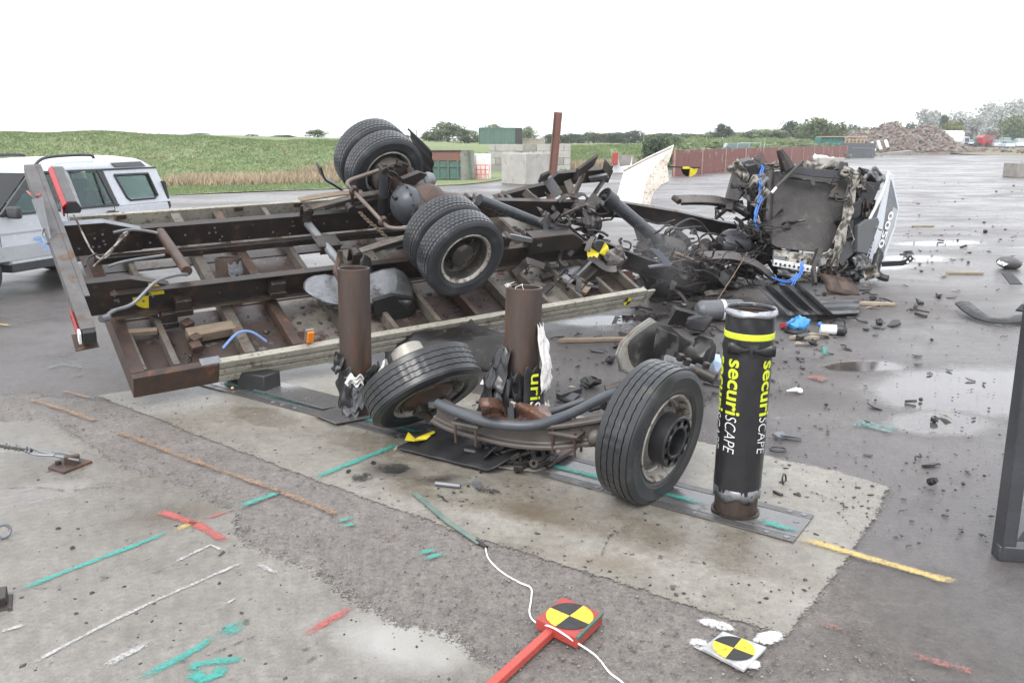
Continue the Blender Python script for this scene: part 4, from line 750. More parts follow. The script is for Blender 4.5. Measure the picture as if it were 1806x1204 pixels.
for x in (-.93,): b = B(); b.box((x, .905, .99), (.24, .03, .045)); b.box((x+.01, .895, .995), (.14, .02, .075)); cb(b, 'door_handle', TRIM, bev=.008)
for x0, x1 in ((1.03, 1.03), (-.12, -.1), (-1.08, -1.0)): b = B(); b.beam((x0, .8815, .48), (x1, .8815, 1.09), .006, .008, (0, 1, 0)); cb(b, 'door_gap', BLK)
b = B(); b.beam((2.0, .883, .865), (-2.2, .883, .865), .012, .02); cb(b, 'swage_line', CSIL)
b = B(); b.box((.25, .882, .6), (2.2, .012, .2)); cb(b, 'lower_panel', CSIL, bev=.005)
b = B()
for k in range(4): b.poly([(.5-k*.05, .8895, .78-k*.055), (-.12+k*.06, .8895, .78-k*.055), (-.16+k*.06, .8895, .738-k*.055), (.54-k*.05, .8895, .738-k*.055)], .002, (0, 1, 0))
cb(b, 'blue_emblem', M('faded_blue_print', (.22, .38, .7), (.4, .52, .75), 14, .4, bmp=0))
b = B(); b.box((.86, .99, 1.14), (.09, .2, .16)); cb(b, 'door_mirror', TRIM, bev=.03)
wb = B(); wb.lathe([(0, .1), (.2, .1), (.24, .12), (.35, .12), (.375, .08), (.375, -.08), (.35, -.12), (.2, -.12), (0, -.1)], 28, Matrix.Rotation(math.pi/2, 4, 'X')); wme = tomesh('wheel', wb, RUB)
for x in (1.42, -1.3):
    for y in (.76, -.76): inst(wme, 'wheel', CAR, Matrix.Translation((x, y, .375)))
SEAT = M('seat_cloth', (.2, .215, .22), (.16, .17, .175), 6, .9)
for x in (.28, -.62):
    for y in (.38, -.38):
        b = B(); b.box((x-.2, y, 1.02), (.16, .5, .62), (0, -.2, 0)); b.box((x-.27, y, 1.42), (.1, .28, .17), (0, -.1, 0)); cb(b, 'seat', SEAT, bev=.04)
b = B(); b.box((.75, 0, 1.1), (.3, 1.5, .16)); cb(b, 'dashboard', TRIM, bev=.04)
b = B(); b.sphere((-1.6, .2, 1.15), (.3, .35, .16), 10); cb(b, 'luggage', M('luggage', (.2, .26, .24), (.3, .26, .12), 6, .8))
# ------------------------------------------------------------------ the overturned flatbed (frame: x to its front, y across to the far side, z out of its underside)
TRK = thing('overturned_truck', 'overturned flatbed truck lying upside down with its rear dual wheels in the air', 'truck', TM)
def tp(b, nm, mat, par=None, **k): return put(b, nm, mat, par or TRK, True, **k)
BL, BW = 5.45, 2.4
# bed: floor sheets between the crossmembers, each its own piece
XM = [.1, .36, .95, 1.36, 1.86, 2.32, 2.78, 3.22, 3.68, 4.12, 4.56, 5.0, 5.38]
fl = [PLY, PLY2, PLY, PLY2, PLY]
for i in range(len(XM)-1):
    for j, (ya, yb) in enumerate(((.04, .83), (.84, 1.57), (1.58, 2.36))):
        if (i, j) in ((1, 1), (4, 1), (7, 2)): continue      # torn out
        b = B(); b.box(((XM[i]+XM[i+1])/2, (ya+yb)/2, -.135+.006*((i*3+j) % 3)), (XM[i+1]-XM[i]-.008, yb-ya, .022)); tp(b, 'floor_board', fl[(i*7+j*3) % 5] if i else PLY)
for i, x in enumerate(XM):
    w = .09 if i in (2, 3) else .05; b = B()
    prof = [(-w/2, -.11), (w/2, -.11), (w/2, -.102), (-w/2+.008, -.102), (-w/2+.008, -.012), (w/2, -.012), (w/2, -.004), (-w/2, -.004)]
    m0 = frame((x+rnd.uniform(-.012, .012), .035, rnd.uniform(-.006, 0)), (x+rnd.uniform(-.03, .03), 2.365, rnd.uniform(-.012, 0)))
    b.sweepm([(-p, q) for p, q in prof], [m0, m0 @ Matrix.Translation((0, 0, 2.33))]); tp(b, 'crossmember', (RUST if i in (3, 7) else XMEM), smooth=0, bev=.002)
# side rails, rear beam
def railprof(h=.21, t=.055): return [(-.01, 0), (t, 0), (t, -.055), (t*.55, -.066), (t*.55, -.078), (t, -.086), (t, -.125), (t*.6, -.134), (t*.6, -.146), (t*.95, -.152), (t*.95, -h), (-.01, -h)]
m0 = frame((.66, 0, .004), (BL, 0, .004)); b = B(); b.sweepm([(-p, q) for p, q in railprof()][::-1], [m0, m0 @ Matrix.Translation((0, 0, BL-.66))])
rail = tp(b, 'side_rail', ALU, smooth=0, bev=.003, label='weathered pale alloy side rail of the truck bed')
b = B(); b.poly([(BL+.004, -.04, .0), (BL+.2, .03, -.06), (BL+.16, .06, -.2), (BL+.004, -.03, -.21)], .03); tp(b, 'rail_end', ALU, bev=.003)
m0 = frame((.0, 0, 0), (.655, 0, 0)); b = B(); b.sweepm([(-.06, 0), (.012, 0), (.012, -.2), (-.06, -.2)], [m0, m0 @ Matrix.Translation((0, 0, .655))]); tp(b, 'rear_corner_rail', RUST, bev=.006)
for x in (.012, .33): b = B(); b.box((x+.05, -.0165, -.178), (.085, .012, .055)); tp(b, 'bump_stop', BLK, bev=.003)
b = B(); b.box((.6, -.004, .0), (.16, .09, .012)); tp(b, 'corner_plate', GALV, bev=.003)
b = B(); b.sweepm([(0, .006), (.1, .006), (.1, -.015), (.02, -.02), (.02, -.19), (0, -.2)], [frame((.0, 0.0, 0), (.0, 2.4, 0)) @ Matrix.Diagonal((-1, 1, 1, 1)), frame((.0, 2.4, 0), (.0, 3, 0)) @ Matrix.Diagonal((-1, 1, 1, 1))]); tp(b, 'rear_beam', RUST, bev=.003, smooth=0)
b = B(); b.box((.2, .53, -.02), (.24, .05, .045), (0, 0, -.12)); tp(b, 'rear_strut', TIMB, bev=.006)
m0 = frame((.0, BW, .004), (3.9, BW, .004)); b = B(); b.sweepm([(0, 0), (.04, 0), (.04, -.2), (0, -.2)], [m0, m0 @ Matrix.Translation((0, 0, 4.0))]); tp(b, 'far_side_rail', ALU, bev=.003)
for x in (.45, 1.6, 2.25): b = B(); b.box((x, 2.37, -.01), (.09, .02, .05)); tp(b, 'rope_hook', RUST, bev=.003)
# far rail bent up at the front
pts = [TL(870, 345, y=2.3), TL(925, 330, y=2.3), TL(958, 323, y=2.25), TL(982, 303, y=2.2), TL(1060, 296, y=2.15), TL(1078, 298, y=2.15)]
b = B(); b.sweep([(-.05, 0), (.02, 0), (.02, -.012), (-.04, -.012), (-.04, -.17), (.02, -.17), (.02, -.182), (-.05, -.182)], [pts[0], pts[1], pts[2], pts[3], pts[4], pts[5]]); tp(b, 'bent_side_rail', CHAS, smooth=0)
for a, c, w in (((1050, 282), (1015, 308), .2), ((1066, 288), (1078, 302), .2), ((1030, 303), (1012, 345), .1), ((1065, 318), (1043, 350), .1), ((965, 315), (985, 345), .13), ((1000, 318), (1012, 348), .1), ((925, 338), (945, 356), .1), ((880, 345), (893, 360), .1), ((957, 318), (962, 306), .12), ((1040, 316), (1072, 310), .1)):
    b = B(); b.beam(TL(*a, y=2.1), TL(*c, y=1.95), w, .035, (0, 1, .3)); tp(b, 'torn_bracket', (CHAS, XMEM, GREYM)[int(a[0]) % 3], bev=.003)
b = B(); b.poly([TL(983, 318, y=2.3), TL(1008, 314, y=2.3), TL(1005, 340, y=2.3), TL(988, 345, y=2.3)], .02); tp(b, 'torn_board', TIMB)
# chassis rails
CP = lambda s: [(0, 0), (s*.075, 0), (s*.075, -.009), (s*.009, -.009), (s*.009, -.211), (s*.075, -.211), (s*.075, -.22), (0, -.22)]
nr_px = [(960, 402), (1060, 422), (1130, 450), (1240, 487), (1345, 520)]
nearpts = [Vector((0, .71, .305)), Vector((2.2, .71, .305)), Vector((4.4, .71, .305))]+[TL(x, y, y=.71) for x, y in nr_px[1:]]
farpts = [Vector((0, 1.61, .305)), Vector((2.2, 1.61, .305)), Vector((4.4, 1.61, .305))]+[TL(x, y, y=1.61) for x, y in ((1100, 358), (1200, 375), (1275, 392), (1345, 403))]
for nm, p_, s in (('chassis_rail', nearpts, 1), ('chassis_rail', farpts, -1)):
    b = B(); b.sweep([(q*(1 if True else 1), r_) for q, r_ in CP(-s)], p_); o = tp(b, nm, CHAS, smooth=0, bev=.003)
for y, s in ((.703, -1), (1.553, -1)):     # rivets and bolts along the webs
    for k in range(44):
        x = .5+rnd.random()*3.9; z = .305-rnd.choice((.05, .1, .15, .185)); b = B(); b.lathe([(.011, 0), (.009, .007), (0, .009)], 6, Matrix.Translation((x, (.7085 if y < 1 else 1.6), z)) @ Matrix.Rotation(math.pi/2, 4, 'X')); tp(b, 'rivet', (GALV if k % 4 == 0 else RUST) if y < 1 else (GALV if k % 2 else RUST))
b = B(); b.box((1.2, .735, .04), (2.3, .07, .075)); b.nz(.006, 8); tp(b, 'runner_beam', TIMB, bev=.006)
b = B(); b.box((3.6, .735, .035), (2.4, .07, .065)); tp(b, 'runner_beam', TIMB, bev=.006)
b = B(); b.box((2., 1.575, .035), (3.9, .06, .07)); tp(b, 'runner_beam', CHAS, bev=.006)
for y in (.70, 1.60):
    s = 1; b = B(); b.poly([(-.17, y-.004, .08), (-.2, y-.004, .4), (.16, y-.004, .40), (.46, y-.004, .3), (.46, y-.004, .085)], .012, (0, -1, 0)); pl = tp(b, 'end_plate', CHAS, bev=.002)
    b = B(); b.poly([(-.2, y-.004, .402), (.16, y-.004, .402), (.16, y+.07, .402), (-.2, y+.07, .402)], .01, (0, 0, 1)); b.poly([(.16, y-.004, .403), (.47, y-.004, .301), (.47, y+.06, .301), (.16, y+.06, .403)], .01); tp(b, 'flange', GALV if y > 1 else CHAS, pl, bev=.002)
    for k in range(9): b = B(); b.lathe([(.012, 0), (.01, .008), (0, .01)], 6, Matrix.Translation((rnd.uniform(-.12, .35), y-.006, rnd.uniform(.12, .33))) @ Matrix.Rotation(math.pi/2, 4, 'X')); tp(b, 'bolt', GALV, pl)
# cross tubes
b = B(); b.tube([TL(283, 410, y=1.58), TL(330, 478, y=.75)], .045, 14); tp(b, 'cross_tube', RUST)
b = B(); b.tube([TL(543, 395, y=1.58), TL(598, 462, y=.75)], .042, 14); tp(b, 'cross_tube', GREYM)
q = TL(577, 424, y=1.12); b = B(); b.box(q+Vector((0, 0, -.005)), (.24, .2, .014)); b.box(q+Vector((0, -.09, -.05)), (.2, .014, .09)); b.box(q+Vector((.1, 0, -.05)), (.014, .19, .09)); mp_ = tp(b, 'mounting_plate', CHAS, bev=.003)
for sx in (-1, 1):
    for sy in (-1, 1): b = B(); b.lathe([(.012, 0), (.012, .003), (0, .003)], 10, Matrix.Translation(q+Vector((sx*.09, sy*.07, .002)))); tp(b, 'bolt_hole', BLK, mp_)
for px, zz in (((297, 560), .16), ((322, 538), .2), ((488, 507), .15)):
    q = TL(*px, y=.64); b = B(); b.box(q, (.13, .1, .15)); b.box(q+Vector((0, -.056, -.045)), (.15, .012, .06)); tp(b, 'bracket', CHAS, bev=.006)
for px in ((330, 572), (345, 598), (345, 612)): q = TL(*px, z=-.03); b = B(); b.box(q, (.09, .08, .07), (0, 0, rnd.uniform(-.5, .5))); tp(b, 'broken_bracket', RUST, bev=.006)
b = B(); b.box(TL(372, 585, z=-.05), (.4, .12, .09), (0, 0, .05)); tp(b, 'packing_timber', TIMB, bev=.008)
DARKL = M('lamp_grey', (.09, .09, .092), (.06, .06, .062), 6, .4)
# underrun bar with lamps
ua, ub = Vector((-.26, 2.62, .40)), Vector((-.26, .1, .36)); m0 = frame(ua, ub); Lu = (ub-ua).length
b = B(); b.sweepm([(-.05, .06), (.05, .06), (.05, .05), (-.04, .05), (-.04, -.05), (.05, -.05), (.05, -.06), (-.05, -.06)], [m0, m0 @ Matrix.Translation((0, 0, Lu))]); ubar = tp(b, 'underrun_bar', M('underrun_steel', (.13, .125, .125), (.075, .07, .068), 4, .42, .3, (.12, .075, .05), (.52, .64), 7, .25, 70, dirt=((.2, .19, .17), 10, .62)), smooth=0, bev=.003)
b = B(); b.sweepm([(.05, .062), (.09, .06), (.09, .052), (.05, .054)], [m0, m0 @ Matrix.Translation((0, 0, Lu-.4))]); tp(b, 'bar_lip', MATS['underrun_steel'], ubar)
b = B(); b.box(ub+Vector((.0, -.02, .0)), (.09, .06, .11)); tp(b, 'end_cap', BLK, ubar, bev=.006)
b = B(); b.box(ub+Vector((-.063, .14, -.02)), (.016, .34, .07)); tp(b, 'reflective_strip', REDL, ubar, bev=.003)
b = B(); b.box(ub+Vector((-.064, -.01, -.0)), (.018, .06, .1)); tp(b, 'white_strip', WPR, ubar, bev=.003)
b = B(); b.poly([ub+Vector((-.1, -.02, -.12)), ub+Vector((.06, -.03, -.1)), ub+Vector((.05, .1, -.07)), ub+Vector((-.1, .12, -.07))], .01); tp(b, 'bent_lip', RUST, ubar)
LA = Vector((-.04, 2.5, .42)); b = B(); b.sweepm([(-.07, -.05), (.06, -.05), (.075, .0), (.03, .075), (-.05, .075)], [frame(LA, LA+Vector((0, -1, -.04))), frame(LA, LA+Vector((0, -1, -.04))) @ Matrix.Translation((0, 0, .62))]); lamp = tp(b, 'tail_lamp', DARKL, smooth=0, bev=.008)
b = B(); b.sweepm([(.04, .06), (.055, .085), (.09, .05), (.085, -.05), (.07, -.05), (.075, .03), (.05, .06)][::-1], [frame(LA, LA+Vector((0, -1, -.04))) @ Matrix.Diagonal((-1, 1, 1, 1)), frame(LA, LA+Vector((0, -1, -.04))) @ Matrix.Translation((0, 0, .66)) @ Matrix.Diagonal((-1, 1, 1, 1))]); tp(b, 'red_lens', REDL, lamp, smooth=0, bev=.004)
b = B(); b.poly([TL(58, 352, x=-.3), TL(75, 348, x=-.3), TL(90, 420, x=-.3), TL(76, 400, x=-.3)], .012); tp(b, 'torn_sheet', GALV)
b = B(); b.tube([TL(48, 338, x=-.3), TL(58, 346, x=-.3), TL(72, 344, x=-.28)], .01, 6); tp(b, 'broken_clip', REDP)
b = B(); b.tube([TL(80, 400, x=-.3), TL(74, 418, x=-.35), TL(84, 430, x=-.32), TL(76, 428, x=-.3)], .006, 5, 4); tp(b, 'loose_wire', CREAM)
# cables at the rear
for pts, r_, mt, nm in (([(130, 378, 1.6), (165, 447, 1.3), (190, 452, 1.2), (215, 415, 1.3), (228, 408, 1.5)], .008, CREAM, 'pale_cable'), ([(165, 470, .9), (200, 436, 1.1), (225, 412, 1.4)], .009, CREAM, 'pale_cable'), ([(200, 410, 1.55), (235, 405, 1.58), (290, 415, 1.5), (306, 440, 1.2)], .014, GREYM, 'air_hose'), ([(190, 470, .9), (225, 460, 1.), (290, 450, 1.1)], .013, GREYM, 'air_hose'), ([(185, 560, .45), (200, 548, .5), (235, 535, .56), (275, 497, .62), (310, 485, .7), (330, 484, .74)], .016, GREYM, 'air_hose'), ([(150, 470, .9), (155, 455, 1.), (170, 448, 1.1)], .01, BLK, 'air_hose')):
    b = B(); b.tube([TL(x, y, y=v) for x, y, v in pts], r_, 7, 5); tp(b, nm, mt)
b = B(); b.tube([TL(178, 563, y=.42), TL(190, 559, y=.46)], .03, 8); tp(b, 'hose_coupling', GALV)
b = B(); b.tube([TL(393, 614, z=0), TL(418, 588, z=.05), TL(443, 585, z=.05), TL(470, 602, z=-.02)], .012, 6, 4); tp(b, 'blue_strap', M('pale_blue_strap', (.16, .26, .5), (.12, .2, .4), 6, .5))
# marker lamp
q = TL(545, 592, y=.02); b = B(); b.box(q, (.075, .025, .14)); lb_ = tp(b, 'marker_lamp', GALV, bev=.004); b = B(); b.box(q+Vector((.004, -.02, 0)), (.06, .03, .115)); tp(b, 'orange_lens', ORL, lb_, bev=.006)
b = B(); b.box(q+Vector((0, 0, -.085)), (.03, .012, .06)); tp(b, 'lamp_bracket', GALV, lb_)
# target stickers
def target(c, r, nrm, up, par=None, name='target_sticker', th=.002, half=False, crump=0):
    c = Vector(c); z = Vector(nrm).normalized(); u = Vector(up); u = (u-z*u.dot(z)).normalized(); w = u.cross(z); b = B()
    for q in range(4):
        b.cm = q % 2; n = 8; P = [c]+[c+(u*math.cos(math.pi/2*(q+k/n))+w*math.sin(math.pi/2*(q+k/n)))*r for k in range(n+1)]
        if crump: P = [p+z*(crump*mnoise.noise(p*9)) for p in P]
        b.add([p+z*th for p in P], [(0, k+1, k+2) for k in range(n+1) if k < n])
    return b
b = target(TL(262, 521, y=.697), .125, (0, -1, 0), (0, 0, 1)); tp(b, 'target_sticker', [YEL, BLK], smooth=0)
b = target(Vector((5.18, -.058, -.105)), .055, (0, -1, .0), (0, 0, 1)); tp(b, 'target_sticker', [YEL, BLK], smooth=0)
# ------------------------------------------------------------------ wheels
def tyre(drive):
    b = B(); R = .42; car_ = [(.25, -.085), (.262, -.103), (.275, -.104), (.285, -.112), (.30, -.1165), (.302, -.119), (.31, -.1185), (.335, -.123), (.365, -.124), (.37, -.126), (.376, -.123), (.395, -.118), (.408, -.108), (.4095, -.1)]
    prof = car_+[(.407, -.09), (.407, .09)]+[(r_, -z) for r_, z in car_[::-1]]; b.lathe(prof, 84); nb = 5; bw = .198/nb
    for k in range(nb):
        z0 = -.103+k*(.206/nb)+.0035; z1 = z0+.206/nb-.007
        if drive:
            nbk = 58
            for j in range(nbk):
                a0 = 2*math.pi*(j+.05+(k % 2)*.5)/nbk; a1 = a0+2*math.pi*.86/nbk; zz = .004*(1 if k % 2 else -1); Rk = R-(.004 if k in (0, nb-1) else 0); ed = []
                for r_, in ((.404,), (Rk,)):
                    for a, za, zb in ((a0, z0+zz*.5, z1+zz), (a1, z0-zz, z1-zz*.5)): ed += [(r_*math.cos(a), r_*math.sin(a), za), (r_*math.cos(a), r_*math.sin(a), zb)]
                b.add(ed, [(4, 5, 7, 6), (0, 1, 5, 4), (2, 6, 7, 3), (0, 4, 6, 2), (1, 3, 7, 5)])
        else:
            n = 168; vs = []
            for j in range(n):
                a = 2*math.pi*j/n; zz = .0016*(1 if (j//2) % 2 else -1); za = z0+(zz if k > 0 else 0); zb = z1+(zz if k < nb-1 else 0); Rk = R-(.003 if k in (0, nb-1) else 0); sip = .0035 if (j % 4 == 0 and 0 < k < nb-1) else 0
                for r_, z in ((.404, za), (Rk-sip, za), (Rk-sip, zb), (.404, zb)): vs.append((r_*math.cos(a), r_*math.sin(a), z))
            b.add(vs, [(j*4+q, j*4+q+1, ((j+1) % n)*4+q+1, ((j+1) % n)*4+q) for j in range(n) for q in range(3)])
    for s in (-1, 1):                       # raised sidewall marks
        for k in range(26):
            a = k*.11+(.4 if s > 0 else 2); r0 = .337; w = .006 if k % 3 else .012; M_ = Matrix.Rotation(a, 4, 'Z'); z = s*.1235; P = [M_ @ Vector((r0, -w, z)), M_ @ Vector((r0, w, z)), M_ @ Vector((r0+.018, w, z)), M_ @ Vector((r0+.018, -w, z))]
            if k % 7 not in (5, 6): b.poly(P, .004, (0, 0, s))
    return b
TYD = tomesh('tyre', tyre(True), RUB, 30); TYS = tomesh('tyre', tyre(False), RUB2, 30)
RIMM = M('worn_rim', (.5, .48, .44), (.34, .31, .27), 6, .45, .3, (.1, .075, .055), (.5, .6), 16, .2, 60); DISH = M('rim_dish', (.05, .043, .039), (.085, .074, .066), 6, .42, .25, (.2, .18, .15), (.56, .68), 9, .3)
def holes(n, per, lo, hi, ring): return lambda i, j: i in ring and (j % per) in range(lo, hi)
def rimdual():     # open side +z: deep dish with hand holes
    b = B(); b.lathe([(.252, -.085), (.258, -.1), (.245, -.104), (.235, -.08), (.232, -.02), (.236, .05), (.248, .088), (.262, .098), (.268, .106), (.262, .112), (.25, .107), (.242, .095), (.235, .086)], 48); b.cm = 1; b.lathe([(.235, .086), (.226, .05), (.222, -.03)], 48)
    b.lathe([(.222, -.03), (.205, -.038), (.2, -.04), (.165, -.052), (.155, -.055), (.15, -.05), (.12, -.05), (.115, -.03), (.112, .035), (.1, .042), (.04, .044), (0, .044)], 48, None, holes(48, 6, 0, 2, (2,)))
    for k in range(8): a = k*math.pi/4+.3; b.lathe([(.014, -.05), (.014, -.025), (0, -.022)], 6, Matrix.Translation((.135*math.cos(a), .135*math.sin(a), 0)))
    return b
RD = tomesh('rim', rimdual(), [RIMM, DISH], 35)
def rimback():
    b = B(); b.lathe([(.252, .085), (.262, .1), (.266, .106), (.258, .11), (.245, .1), (.235, .06), (.23, -.06), (.235, -.09), (.245, -.104), (.258, -.1)], 48); b.cm = 1
    b.lathe([(.228, .02), (.2, .03), (.19, .05), (.19, .085), (.17, .1), (.0, .1)], 40); return b
RB = tomesh('rim', rimback(), [RIMM, DISH], 35)
DRUM = M('brake_drum', (.085, .07, .06), (.055, .048, .043), 6, .6, .2)
def wheelset(par, M_, tyr, rm, flip=False):
    w = empty('wheel', M_, par); inst(tyr, 'tyre', w); inst(rm, 'rim', w, Matrix.Rotation(math.pi, 4, 'X') if flip else None); return w
AX, AZ = 2.96, .635; toY = Matrix.Rotation(math.pi/2, 4, 'X')      # +z of a wheel -> -y (towards us)
for y, rm, fl_ in ((.19, RD, False), (.475, RD, True), (1.86, RB, False), (2.145, RD, True)):
    wheelset(TRK, Matrix.Translation((AX, y, AZ)) @ toY @ Matrix.Rotation(rnd.uniform(0, 1), 4, 'Z'), TYD, rm, fl_)
# rear axle
def axl(prof, y0, n=24, s=1): return B().lathe(prof, n, Matrix.Translation((AX, y0, AZ)) @ toY)
b = B(); b.tube([(AX, .6, AZ), (AX, .8, AZ), (AX, .95, AZ), (AX, 1.16, AZ), (AX, 1.38, AZ), (AX, 1.55, AZ), (AX, 1.75, AZ)], [.075, .075, .1, .16, .1, .075, .075], 16); axle = tp(b, 'axle_housing', RUSTD)
DX = Matrix.Translation((AX-.1, 1.14, AZ)) @ Matrix.Rotation(-math.pi/2, 4, 'Y')
b = B(); b.lathe([(.0, .155), (.06, .15), (.12, .125), (.17, .075), (.19, .03), (.205, .025), (.205, 0), (.19, -.04), (.15, -.12)], 28, DX); tp(b, 'differential_cover', M('diff_grey', (.07, .076, .087), (.048, .052, .06), 5, .38, .2, (.09, .07, .055), (.6, .7)), axle)
for k in range(12): a = k*math.pi/6; b = B(); b.lathe([(.014, .0), (.014, .016), (0, .02)], 6, DX @ Matrix.Translation((.198*math.cos(a), .198*math.sin(a), .024))); tp(b, 'flange_bolt', RUST, axle)
b = B(); b.box(DX @ Vector((.09, 0, .14)), (.05, .07, .035)); tp(b, 'filler_plug', BLK, axle, bev=.004)
b = B(); b.lathe([(0, -.16), (.1, -.16), (.13, -.1), (.19, 0), (.2, .12), (.17, .2), (.1, .28), (.08, .4), (0, .4)], 24, Matrix.Translation((AX+.05, 1.14, AZ)) @ Matrix.Rotation(math.pi/2, 4, 'Y')); tp(b, 'differential_nose', RUST, axle)
for y in (.66, 1.7): b = B(); b.lathe([(0, -.07), (.14, -.07), (.2, -.05), (.205, .05), (.19, .07), (0, .07)], 28, Matrix.Translation((AX, y, AZ)) @ toY); tp(b, 'brake_drum', DRUM, axle)
for k, (dx, y, dz) in enumerate(((.1, 1.66, .16), (.16, 1.6, .12), (.02, 1.62, .2), (-.06, 1.63, .15))): b = B(); b.box((AX+dx, y, AZ+dz), (.09, .06, .06), (k, .4, k*.7)); tp(b, 'brake_linkage', RUSTD, axle, bev=.008)
b = B(); b.lathe([(0, -.1), (.07, -.1), (.085, -.07), (.085, .0), (.095, .01), (.095, .03), (.085, .04), (.085, .1), (.05, .14), (0, .14)], 20, Matrix.Translation(TL(745, 322, y=1.5)) @ Matrix.Rotation(1.2, 4, 'Y')); tp(b, 'brake_chamber', GREYM, axle)
b = B(); b.poly([TL(705, 312, y=1.4), TL(735, 300, y=1.45), TL(748, 304, y=1.5), TL(735, 315, y=1.5), TL(712, 330, y=1.4)], .05); tp(b, 'spring_saddle', RUSTD, axle)
# anti-roll bar, damper, links
P = [TL(678, 297, y=1.52), TL(640, 310, y=1.55), TL(618, 318, y=1.55), TL(613, 326, y=1.5), TL(624, 338, y=1.42), TL(650, 365, y=1.1), TL(678, 395, y=.85), TL(690, 402, y=.74), TL(716, 403, y=.66)]
b = B(); b.tube(P, .021, 10, 4); arb = tp(b, 'anti_roll_bar', M('bar_grey_rust', (.16, .13, .115), (.11, .085, .07), 6, .45, .3, (.2, .1, .06), (.6, .7)))
for q in (P[4], P[6]+Vector((.0, .03, 0))): b = B(); b.lathe([(.034, -.04), (.042, -.03), (.042, .03), (.034, .04)], 14, Matrix.Translation(q) @ Matrix.Rotation(1.0, 4, 'X')); b.box(q+Vector((0, 0, .04)), (.04, .05, .04)); tp(b, 'bar_bush', RUST, arb, bev=.005)
b = B(); b.tube([TL(676, 300, y=1.5), TL(676, 372, y=1.5)], .048, 16); sh = tp(b, 'shock_absorber', M('damper_grey', (.07, .078, .085), (.05, .055, .06), 6, .35, .2))
b = B(); b.tube([TL(676, 345, y=1.49), TL(676, 382, y=1.49)], .056, 16); tp(b, 'dust_sleeve', BLK, sh); b = B(); q = TL(676, 297, y=1.5); b.tube([q+Vector((0, -.06, 0)), q+Vector((0, .06, 0))], .04, 12); b.box(q+Vector((0, 0, .02)), (.05, .07, .07)); tp(b, 'damper_eye', RUSTD, sh, bev=.008)
b = B(); b.tube([TL(620, 335, y=1.5), TL(622, 356, y=1.5), TL(618, 366, y=1.5)], .018, 8); q = TL(618, 367, y=1.48); b.tube([q+Vector((0, -.05, 0)), q+Vector((0, .05, 0))], .045, 14); tp(b, 'drop_link', RUSTD)
b = B(); b.tube([TL(684, 302, y=1.5), TL(697, 305, y=1.48), TL(708, 322, y=1.45), TL(712, 330, y=1.4)], .012, 6, 4); tp(b, 'brake_pipe', CHAS)
# leaf springs
def leaf(y, x0, x1, z0, z1, zc, n=12, w=.075, t=.016):
    b = B(); P = [Vector((x0+(x1-x0)*k/n, y, (z0*(1-k/n)+z1*k/n)+(zc-(z0+z1)/2)*math.sin(math.pi*k/n))) for k in range(n+1)]
    b.sweep([(-w/2, -t/2), (w/2, -t/2), (w/2, t/2), (-w/2, t/2)], P); return b
for y in (.74, 1.585):
    x0 = 2.02 if y > 1 else 2.17
    for k in range(4): b = leaf(y, x0+.12*k+(.05 if k else 0), 3.9-.12*k, .40+.0*k, .4, .54-.02*k); tp(b, 'spring_leaf', CHAS if k % 2 else XMEM, bev=.002)
    for x in (x0, 3.9): b = B(); b.tube([(x, y-.05, .385), (x, y+.05, .385)], .045, 14); b.box((x-.02, y-.05, .345), (.08, .016, .13)); b.box((x-.02, y+.05, .345), (.08, .016, .13)); tp(b, 'spring_eye', RUSTD, bev=.003)
    for x in (AX-.09, AX+.09): b = B(); b.tube([(x, y-.055, .42), (x, y-.055, .72), (x, y+.055, .72), (x, y+.055, .42)], .012, 6, 0); tp(b, 'u_bolt', RUST)
b = B(); b.sweep([(-.04, -.008), (.04, -.008), (.04, .008), (-.04, .008)], [TL(528, 352, y=1.66), TL(560, 347, y=1.66), TL(600, 341, y=1.66), TL(640, 339, y=1.66)]); tp(b, 'broken_spring_leaf', TIMB, bev=.003)
# propeller shaft
b = B(); b.tube([TL(845, 352, y=1.3), TL(985, 407, y=1.2)], .062, 18); ps = tp(b, 'propeller_shaft', M('shaft_grey', (.06, .066, .075), (.04, .043, .05), 5, .3, .2, None)); b = B(); b.tube([TL(985, 407, y=1.2), TL(1004, 412, y=1.2)], .045, 12); b.box(TL(1002, 411, y=1.2), (.1, .11, .08)); tp(b, 'joint_yoke', RUSTD, ps, bev=.01)
b = B(); b.beam(TL(899, 416, y=.6), TL(1016, 440, y=.62), .03, .05); tp(b, 'loose_strip', GREYM, bev=.003)
b = B(); b.sweep([(-.07, -.11), (.07, -.11), (.07, .1), (-.07, .1)], [TL(930, 428, y=.66), TL(1000, 420, y=.66), TL(1015, 432, y=.66)]); tp(b, 'frame_gusset', CHAS, bev=.008)
# mudguards
def guard(a0, a1, y0, y1, r_, c=(AX, AZ)):
    rows = []
    for k in range(13):
        a = a0+(a1-a0)*k/12; rows.append([Vector((c[0]+r_*math.cos(a)+.012*math.sin(k*1.9), y, c[1]+r_*math.sin(a)-(.03 if j in (0, 4) else 0)*math.sin(a))) for j, y in enumerate((y0, y0+.02, (y0+y1)/2, y1-.02, y1))])
    return B().grid(rows)
tp(guard(-.35, .62, 1.74, 2.24, .52), 'mudguard', PLA, sol=.012, smooth=60)
b = B(); b.sweep([(-.06, -.01), (.06, -.01), (.06, .01), (-.06, .01)], spline([TL(562, 291, y=2.1), TL(570, 312, y=2.1), TL(585, 322, y=2.1), TL(603, 334, y=2.1)], 4)); tp(b, 'torn_mudguard', PLA, bev=.003)
